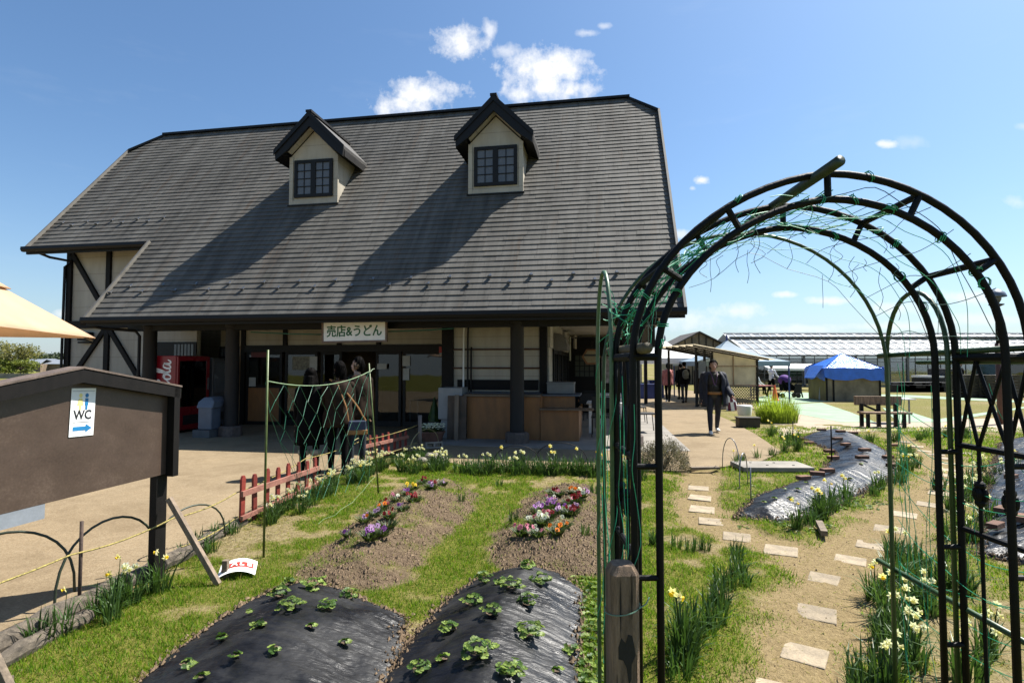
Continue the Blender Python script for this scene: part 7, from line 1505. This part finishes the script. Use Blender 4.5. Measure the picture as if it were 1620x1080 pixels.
# brown gabled shed
sx, sy, _ = at(1106, 44); sh = thing('gabled_shed', 'brown gable-ended shed with dirty translucent panels behind the tents', 'shed', (sx, sy, 0), R(-4))
s = MB(); s.prism([(-2.35, 0, 0), (2.35, 0, 0), (2.35, 0, 2.9), (0, 0, 4.1), (-2.35, 0, 2.9)], (0, 6, 0)); s.build('wall', mat('dirty_panel', (.36, .26, .14), .5, .5, 1.2, .1), sh)
s = MB()
for sg in (-1, 1): s.prism([(0, -.3, 4.12), (sg*2.7, -.3, 2.75), (sg*2.7, -.3, 2.85), (0, -.3, 4.24)], (0, 6.6, 0))
s.build('roof', mat('shed_roof', (.11, .09, .07), .7, .3, 3, .1), sh); s = MB()
for k in range(-4, 5): s.bb((k*.55-.03, -.04, 0), (k*.55+.03, -.003, 4.08-abs(k)*.55*.51))
s.bb((-2.3, -.045, 2.86), (2.3, -.005, 2.94)); s.build('frame', M['darkwood'], sh)
# long greenhouse
gh = thing('long_greenhouse', 'long glass greenhouse with a white-barred roof across the far side of the field', 'greenhouse', (17.1, 39.3, 0)); GL = 62
MGL = glass('greenhouse_glass', (.80, .84, .86), .12, .05); MBAR = mat('white_bar', (.64, .64, .62), .5, .1, 3, 0); MFR = mat('grey_frame', (.20, .20, .20), .5, .2, 3, 0); MDG = mat('dirty_glass', (.55, .56, .56), .3, .25, .6, 0)
ezz, rzz, W_ = 2.28, 4.05, 10.0
m_, t, b, out = new_mat('roof_glazing'); n = N(t); c = n.ramp(n.noise(n.map(n.obj(), (.4, 1, 1)), 1.1, 5, .6), [(.3, (.20, .23, .27)), (.7, (.32, .36, .40))]); t.links.new(c, b.inputs['Base Color']); b.inputs['Roughness'].default_value = .5; tq = n.n('ShaderNodeBsdfTransparent'); mq = n.n('ShaderNodeMixShader'); mq.inputs[0].default_value = .42; t.links.new(b.outputs[0], mq.inputs[1]); t.links.new(tq.outputs[0], mq.inputs[2]); t.links.new(mq.outputs[0], out.inputs[0]); MROOFG = m_
s = MB(); s.prism([(0, 0, ezz), (GL, 0, ezz), (GL, W_/2, rzz), (0, W_/2, rzz)], (0, 0, -.03)); s.build('roof_glass', MROOFG, gh); s = MB(); s.prism([(0, W_, ezz), (GL, W_, ezz), (GL, W_/2+.02, rzz), (0, W_/2+.02, rzz)], (0, 0, -.03)); s.build('roof_glass', MROOFG, gh)
s = MB(); sl_ = (rzz-ezz)/(W_/2)
for k in range(0, 90): x = k*.69; s.bar((x, -.01, ezz+.015), (x, W_/2, rzz+.015), .09 if k % 3 else .24, .03)
for yy in (1.3, 2.6): s.bar((0, yy, ezz+sl_*yy+.02), (GL, yy, ezz+sl_*yy+.02), .06, .03)
s.build('glazing_bar', MBAR, gh, recalc=False); s = MB(); s.bar((0, W_/2, rzz+.04), (GL, W_/2, rzz+.04), .3, .1); s.bar((0, 3.9, rzz-.30), (GL, 3.9, rzz-.30), .9, .04); s.build('ridge_vent', mat('vent_board', (.75, .72, .68), .6, .15, 1, 0), gh)
s = MB(); s.bb((0, -.12, ezz-.1), (GL, .02, ezz)); s.build('gutter', MFR, gh)
s = MB(); s.prism([(-.05, 0, 0), (-.05, W_, 0), (-.05, W_, ezz), (-.05, W_/2, rzz-.02), (-.05, 0, ezz)], (.04, 0, 0)); s.build('gable_sheet', mat('gable_film', (.62, .61, .50), .5, .12, 1, 0), gh)
s = MB(); s.bb((0, .02, .1), (GL, .03, ezz-.1)); s.build('wall_glass', MGL, gh); s = MB(); s.bb((0, 3.0, 0), (GL, 3.1, 2.1)); s.build('inner_screen', MDG, gh); s = MB(); s.bb((0, 2.0, .55), (GL, 2.8, .75)); s.build('growing_bench', MFR, gh)
r2 = np.random.default_rng(3); nq = 7000; c_ = np.stack([r2.uniform(0, GL, nq), r2.uniform(1.9, 2.8, nq), .75+r2.gamma(2, .12, nq)], -1); d_ = r2.normal(0, .12, (nq, 3)); e_ = r2.normal(0, .1, (nq, 3))
link(npmesh('crop', np.stack([c_-d_, c_+e_, c_+d_, c_-e_], 1).reshape(-1, 3), np.arange(nq*4).reshape(-1, 4), MT2, {'tone': np.repeat(r2.uniform(0, 1, nq), 4)}), 'crop', gh)['kind'] = 'stuff'
for k in range(0, 17):
    x = .05+k*3.7; s = MB(); s.bb((x-.07, -.06, 0), (x+.07, .015, ezz-.1)); s.build('post', MFR, gh)
s = MB()
for zz in (.5, .95, 1.75, 2.0): s.bb((0, -.03, zz), (GL, .015, zz+.035))
for k in range(70): s.bb((k*.9, -.02, .1), (k*.9+.03, .015, ezz-.1))
s.build('mullion', MFR, gh, recalc=False); s = MB(); s.bb((0, -.06, 0), (GL, .02, .1)); s.build('base_wall', M['concrete'], gh)
gh2 = thing('small_greenhouse', 'smaller greenhouse roof showing behind the long one at its left end', 'greenhouse', (19.6, 55, 0)); s = MB(); s.prism([(0, 0, 2.3), (6, 0, 2.3), (6, 4, 4.3), (0, 4, 4.3)], (0, 0, -.03)); s.build('roof_glass', MROOFG, gh2); s = MB(); s.bb((0, .05, 0), (6, .1, 2.3)); s.build('wall', MDG, gh2); s = MB()
for k in range(10): s.bar((k*.66, 0, 2.33), (k*.66, 4, 4.33), .06, .03)
s.build('glazing_bar', MBAR, gh2)
aw2 = thing('strip_awning', 'long low cream awning on poles between the pale blue tent and the tarped hut', 'awning', (at(1215, 34)[0], 34, 0)); AWL = 3.6; s = MB(); s.prism([(0, 0, 1.36), (AWL, 0, 1.30), (AWL, 1.5, 1.60), (0, 1.5, 1.66)], (0, 0, .03)); s.bb((0, -.02, 1.22), (AWL, .0, 1.34)); s.build('canopy', M['canvas'], aw2)
for xx in (.1, 1.8, 3.5):
    s = MB(); s.tube([(xx, .05, 0), (xx, .05, 1.33)], .025, 6); s.build('pole', M['black'], aw2)
# tarped hut
hx_, hy_ = G(1358, 635); hut = thing('tarped_hut', 'square hut of stained boards under a bright blue tarp roof', 'hut', (hx_-.1, hy_+1.0, 0), R(-7)); hut.scale = (.80, .8, 1)
s = MB(); s.bb((-1.3, -1.2, 0), (1.42, 1.2, 1.3)); s.build('wall', mat('stained_board', (.36, .30, .20), .8, .4, 1.6, .15), hut); s = MB()
for xx in (-1.33, -.98, 1.4): s.bb((xx-.04, -1.25, 0), (xx+.04, -1.205, 1.45))
s.build('post', M['darkwood'], hut); s = MB(); s.bb((-1.36, -1.15, 0), (-1.305, 1.15, 1.25)); s.build('side_wall', mat('yellowish_board', (.30, .24, .08), .8, .3, 2, .1), hut)
s = MB(); n_ = 14; ap = Vector((-.05, -.1, 2.12)); cr = [(-1.48, -1.36), (1.55, -1.36), (1.55, 1.36), (-1.48, 1.36)]; EZ = 1.45
for q in range(4):
    c0, c1 = Vector((*cr[q], EZ)), Vector((*cr[(q+1) % 4], EZ))
    for i in range(n_):
        for j in range(n_):
            def pt(u, v):
                p = c0.lerp(c1, v); p = p.lerp(ap, u); w_ = (vnoise(np.array([v*6.+q*7]), np.array([u*2.5]), 1.3, 3)[0]-.5)*.10*(1-u)+.015*math.sin(v*40+u*5)*(1-u); p.z += w_; return p
            s.add([pt(i/n_, j/n_), pt(i/n_, (j+1)/n_), pt((i+1)/n_, (j+1)/n_), pt((i+1)/n_, j/n_)], [(0, 1, 2, 3)])
    for j in range(n_):
        def sk(v, dz): p = c0.lerp(c1, v); w_ = (vnoise(np.array([v*6.+q*7]), np.array([0.]), 1.3, 3)[0]-.5)*.10; p.z += w_+dz; return p
        dz = lambda v: -.42-.12*abs(math.sin(v*5+q))
        s.add([sk(j/n_, 0), sk(j/n_, dz(j/n_)), sk((j+1)/n_, dz((j+1)/n_)), sk((j+1)/n_, 0)], [(0, 1, 2, 3)])
s.build('tarp_roof', M['tarp'], hut); s = MB(); s.prism([(-1.5, -1.3, 1.56), (-1.95, -1.2, 1.02), (-1.95, .2, 1.0), (-1.5, .5, 1.56)], (0, 0, .012)); s.build('tarp_flap', M['tarp'], hut); s = MB(); s.prism([(1.56, -1.3, 1.5), (1.95, -1.2, .75), (1.75, .6, .9), (1.56, .6, 1.5)], (0, 0, .012)); s.build('tarp_flap', M['tarp'], hut)
x, y = G(1304, 633); s = MB(); s.lathe([(.2, 0), (.22, .05), (.2, .6), (.17, .7)], (0, 0, 0), 12); tag(s.build('grey_bin', M['grey'], loc=(x, y, 0)), 'grey bin standing under the left flap of the blue tarp', 'bin')
# bench and small table
bx_, by_ = G(1396, 676); be = thing('park_bench', 'dark wooden bench with a thick slab backrest in the far lawn', 'bench', (bx_, by_, 0), R(-6))
s = MB(); s.bb((-.58, .16, .56), (.58, .23, .80)); s.build('backrest', M['oldwood'], be, bevel=.012); s = MB(); s.bb((-.55, -.22, .36), (.62, .14, .41)); s.build('seat', M['oldwood'], be, bevel=.01)
for sx in (-.42, .0, .42): s = MB(); s.bb((sx-.04, .13, 0), (sx+.04, .20, .6)); s.build('leg', M['darkwood'], be)
for sx in (-.42, .45): s = MB(); s.bb((sx-.035, -.18, 0), (sx+.035, -.11, .36)); s.build('leg', M['darkwood'], be)
s = MB(); s.bar((-.36, .15, .56), (-.0, .15, .4), .03, .05); s.build('strut', M['darkwood'], be)
tx_, ty_ = G(1437, 672); ta = thing('small_table', 'small table with a thin pale top standing beside the bench', 'table', (tx_, ty_+.5, 0)); s = MB(); s.bb((-.38, -.3, .66), (.38, .3, .69)); s.build('tabletop', M['white'], ta)
for sx in (-.3, .25): s = MB(); s.tube([(sx, -.2, 0), (sx, -.2, .66)], .025, 8); s.build('leg', M['steel'], ta)
# street lamp
lx_, ly_ = G(1583, 671); lp = thing('street_lamp', 'park lamp with a mushroom cap on a red-brown pole, behind the arch', 'street lamp', (lx_, ly_, 0))
s = MB(); s.tube([(0, 0, 0), (0, 0, 2.2)], .07, 10); s.build('pole_base', M['redbrown'], lp, smooth=True); s = MB(); s.tube([(0, 0, 2.2), (0, 0, 3.3)], .04, 10); s.build('pole', M['black'], lp, smooth=True); s = MB(); s.lathe([(.05, 3.2), (.17, 3.26), (.17, 3.28), (.05, 3.30)], (0, 0, 0), 18); s.build('collar', M['black'], lp); s = MB(); s.lathe([(.06, 3.30), (.11, 3.40), (.12, 3.50)], (0, 0, 0), 16); s.build('lamp_glass', M['frosted'], lp); s = MB(); s.lathe([(.23, 3.48), (.235, 3.50), (.19, 3.60), (.10, 3.67), (.0, 3.70)], (0, 0, 0), 22, cap=False); s.build('cap', M['lamp'], lp, smooth=True)
# cone, easel, red table, pallets, vehicles
def cone(px, py, label):
    x, y = G(px, py); c = thing('traffic_cone', label, 'traffic cone', (x, y, 0)); s = MB(); s.lathe([(.15, .03), (.03, .66), (.028, .7)], (0, 0, 0), 14); s.build('cone', M['orange'], c); s = MB(); s.bb((-.19, -.19, 0), (.19, .19, .03)); s.build('base', M['orange'], c)
cone(1226, 634, 'orange-red cone standing in front of the purple stroller')
x, y = G(1206, 629); rt = thing('red_table', 'small red table by the seated visitor', 'table', (x, y, 0)); s = MB(); s.bb((-.5, -.3, .56), (.5, .3, .6)); s.build('tabletop', mat('faded_red_top', (.50, .13, .11), .6, .2, 5, .05), rt)
for sx in (-.42, .42): s = MB(); s.tube([(sx, 0, 0), (sx, 0, .56)], .02, 6); s.build('leg', M['black'], rt)
x, y = G(1262, 629); ez = thing('display_easel', 'dark wooden easel board on the matting right of the stroller', 'easel', (x, y, 0)); s = MB(); s.bar((-.22, 0, 0), (-.05, 0, .68), .05, .05); s.bar((.25, 0, 0), (.08, 0, .68), .05, .05); s.bar((.02, .3, 0), (.02, .02, .66), .04, .04); s.build('legs', M['darkwood'], ez); s = MB(); s.bb((-.17, -.04, .2), (.19, -.027, .66)); s.build('board', M['rubber'], ez)
def pallets(px, py, n, label, w=1.1):
    x, y = G(px, py); t = thing('pallet_stack', label, 'pallets', (x, y, 0))
    for i in range(n):
        s = MB(); z = i*.14
        for k in range(5): s.bb((-w/2+k*w/5, -.45, z+.1), (-w/2+k*w/5+w/5-.05, .45, z+.125))
        for k in range(3): s.bb((-w/2, -.42+k*.38, z), (w/2, -.34+k*.38, z+.1))
        s.build('pallet', mat('pallet_dark', (.10, .075, .05), .85, .4, 4, .3), t)
pallets(1540, 628, 8, 'stack of dark pallets behind the lattice, left of the brown lamp pole', 1.5); pallets(1577, 629, 8, 'stack of dark pallets right beside the brown lamp pole', 1.6)
def vehicle(name, px, py, L, W, H, body, label, cab):
    x, y = G(px, py); t = thing(name, label, 'van' if cab else 'truck', (x, y+W/2, 0), R(4))
    s = MB(); P = [(-L/2, -W/2, .28), (L/2, -W/2, .28), (L/2, -W/2, H*.55), (L/2-.35, -W/2+.0, H*.62), (L/2-.8, -W/2, H-.05), (-L/2+.1, -W/2, H-.05), (-L/2, -W/2, H*.6)] if cab else [(-L/2, -W/2, .45), (L/2, -W/2, .35), (L/2, -W/2, H*.6), (L/2-.3, -W/2, H), (L/2-1.2, -W/2, H), (L/2-1.2, -W/2, .78), (-L/2, -W/2, .78)]
    s.prism(P, (0, W, 0)); s.build('body', body, t, bevel=.05)
    s = MB(); s.bb((-L/2+.12, -W/2-.004, H*.62), (L/2-.95, -W/2-.0, H-.16)) if cab else s.bb((L/2-1.05, -W/2-.004, H*.62), (L/2-.4, -W/2, H-.1)); s.build('window', M['dglass'], t)
    if cab: s = MB(); s.bb((-L/2+.15, -W/2+.05, H-.05), (L/2-.85, W/2-.05, H+.02)); s.build('roof', M['carwhite'], t)
    else: s = MB(); s.bb((-L/2, -W/2-.01, .80), (L/2-1.25, W/2, .92)); s.build('tailboard', M['carwhite'], t)
    for wx in (-L/2+.6, L/2-.6):
        for wy in (-W/2+.02, W/2-.02):
            s = MB(); s.lathe([(.2, -.09), (.29, -.08), (.3, 0), (.29, .08), (.2, .09)], (0, 0, 0), 16); s.v = [(a, c, b_) for a, b_, c in s.v]; w = s.build('wheel', M['rubber'], t, loc=(wx, wy, .3)); s = MB(); s.lathe([(.17, -.095), (.17, .095)], (0, 0, 0), 12); s.v = [(a, c, b_) for a, b_, c in s.v]; s.build('rim', M['steel'], w)
vehicle('parked_van', 1640, 628, 3.6, 1.5, 1.75, M['carpaint'], 'dark green van with a white roof parked at the far right behind the lattice', True)
for i in range(9):
    x, y = G(1418+i*8.5, 620); w_ = rn.uniform(.3, .42); s = MB(); s.bb((-w_, -.3, 0), (w_, .3, rn.uniform(.25, .45))); s.bb((-w_*.8, -.25, .25), (w_*.8, .25, rn.uniform(.48, .6))); tag(s.build('dark_crate', M['rubber'], loc=(x, y, 0), bevel=.02), 'low dark crate in the far row in front of the greenhouse', 'crate', 'dark crates before the greenhouse')
vehicle('parked_truck', 1496, 618, 2.3, 1.3, 1.35, M['rubber'], 'small dark pickup truck half hidden behind the arch posts before the greenhouse', False)
x, y = G(1528, 592.0); 
for px, ht in ((1517, 4.9), (1427, 3.9)):
    x, y, _ = at(px, 60); s = MB(); s.tube([(0, 0, 0), (0, 0, ht)], .07 if px > 1500 else .05, 6); tag(s.build('far_pole', mat('rust_pole', (.30, .10, .07), .6, .2, 3, 0) if px > 1500 else MFR, loc=(x, y, 0)), 'red pole rising behind the greenhouse ridge' if px > 1500 else 'thin grey pole rising behind the greenhouse ridge', 'pole')
# field strip, low wall and roofs far left
x, y, _ = at(30, 62); s = MB(); s.bb((-14, -.1, 0), (12, .1, .55)); tag(s.build('low_wall', M['concrete'], loc=(x, y, 0)), 'low pale wall across the field at the far left', 'wall')
for i, (px, Yd, w, h_) in enumerate(((48, 110, 4.2, 2.1), (68, 115, 3.2, 2.2), (86, 112, 5, 2.0))):
    x, y, _ = at(px, Yd); t_ = thing('far_house', ('far low roof left of the notice board peak', 'far low house in the middle of the row at the left', 'far pale shed nearest the timbered wall')[i], 'house', (x, y, 0)); s = MB(); s.bb((-w/2, 0, 0), (w/2, 4, h_*.75)); s.build('wall', M['boardply'], t_); s = MB(); s.prism([(-w/2-.3, -.3, h_*.75), (w/2+.3, -.3, h_*.75), (w/2-.5, 2, h_+.4), (-w/2+.5, 2, h_+.4)], (0, 0, .1)); s.prism([(-w/2-.3, 4.3, h_*.75), (w/2+.3, 4.3, h_*.75), (w/2-.5, 2.01, h_+.4), (-w/2+.5, 2.01, h_+.4)], (0, 0, .1)); s.build('roof', M['grey'], t_)
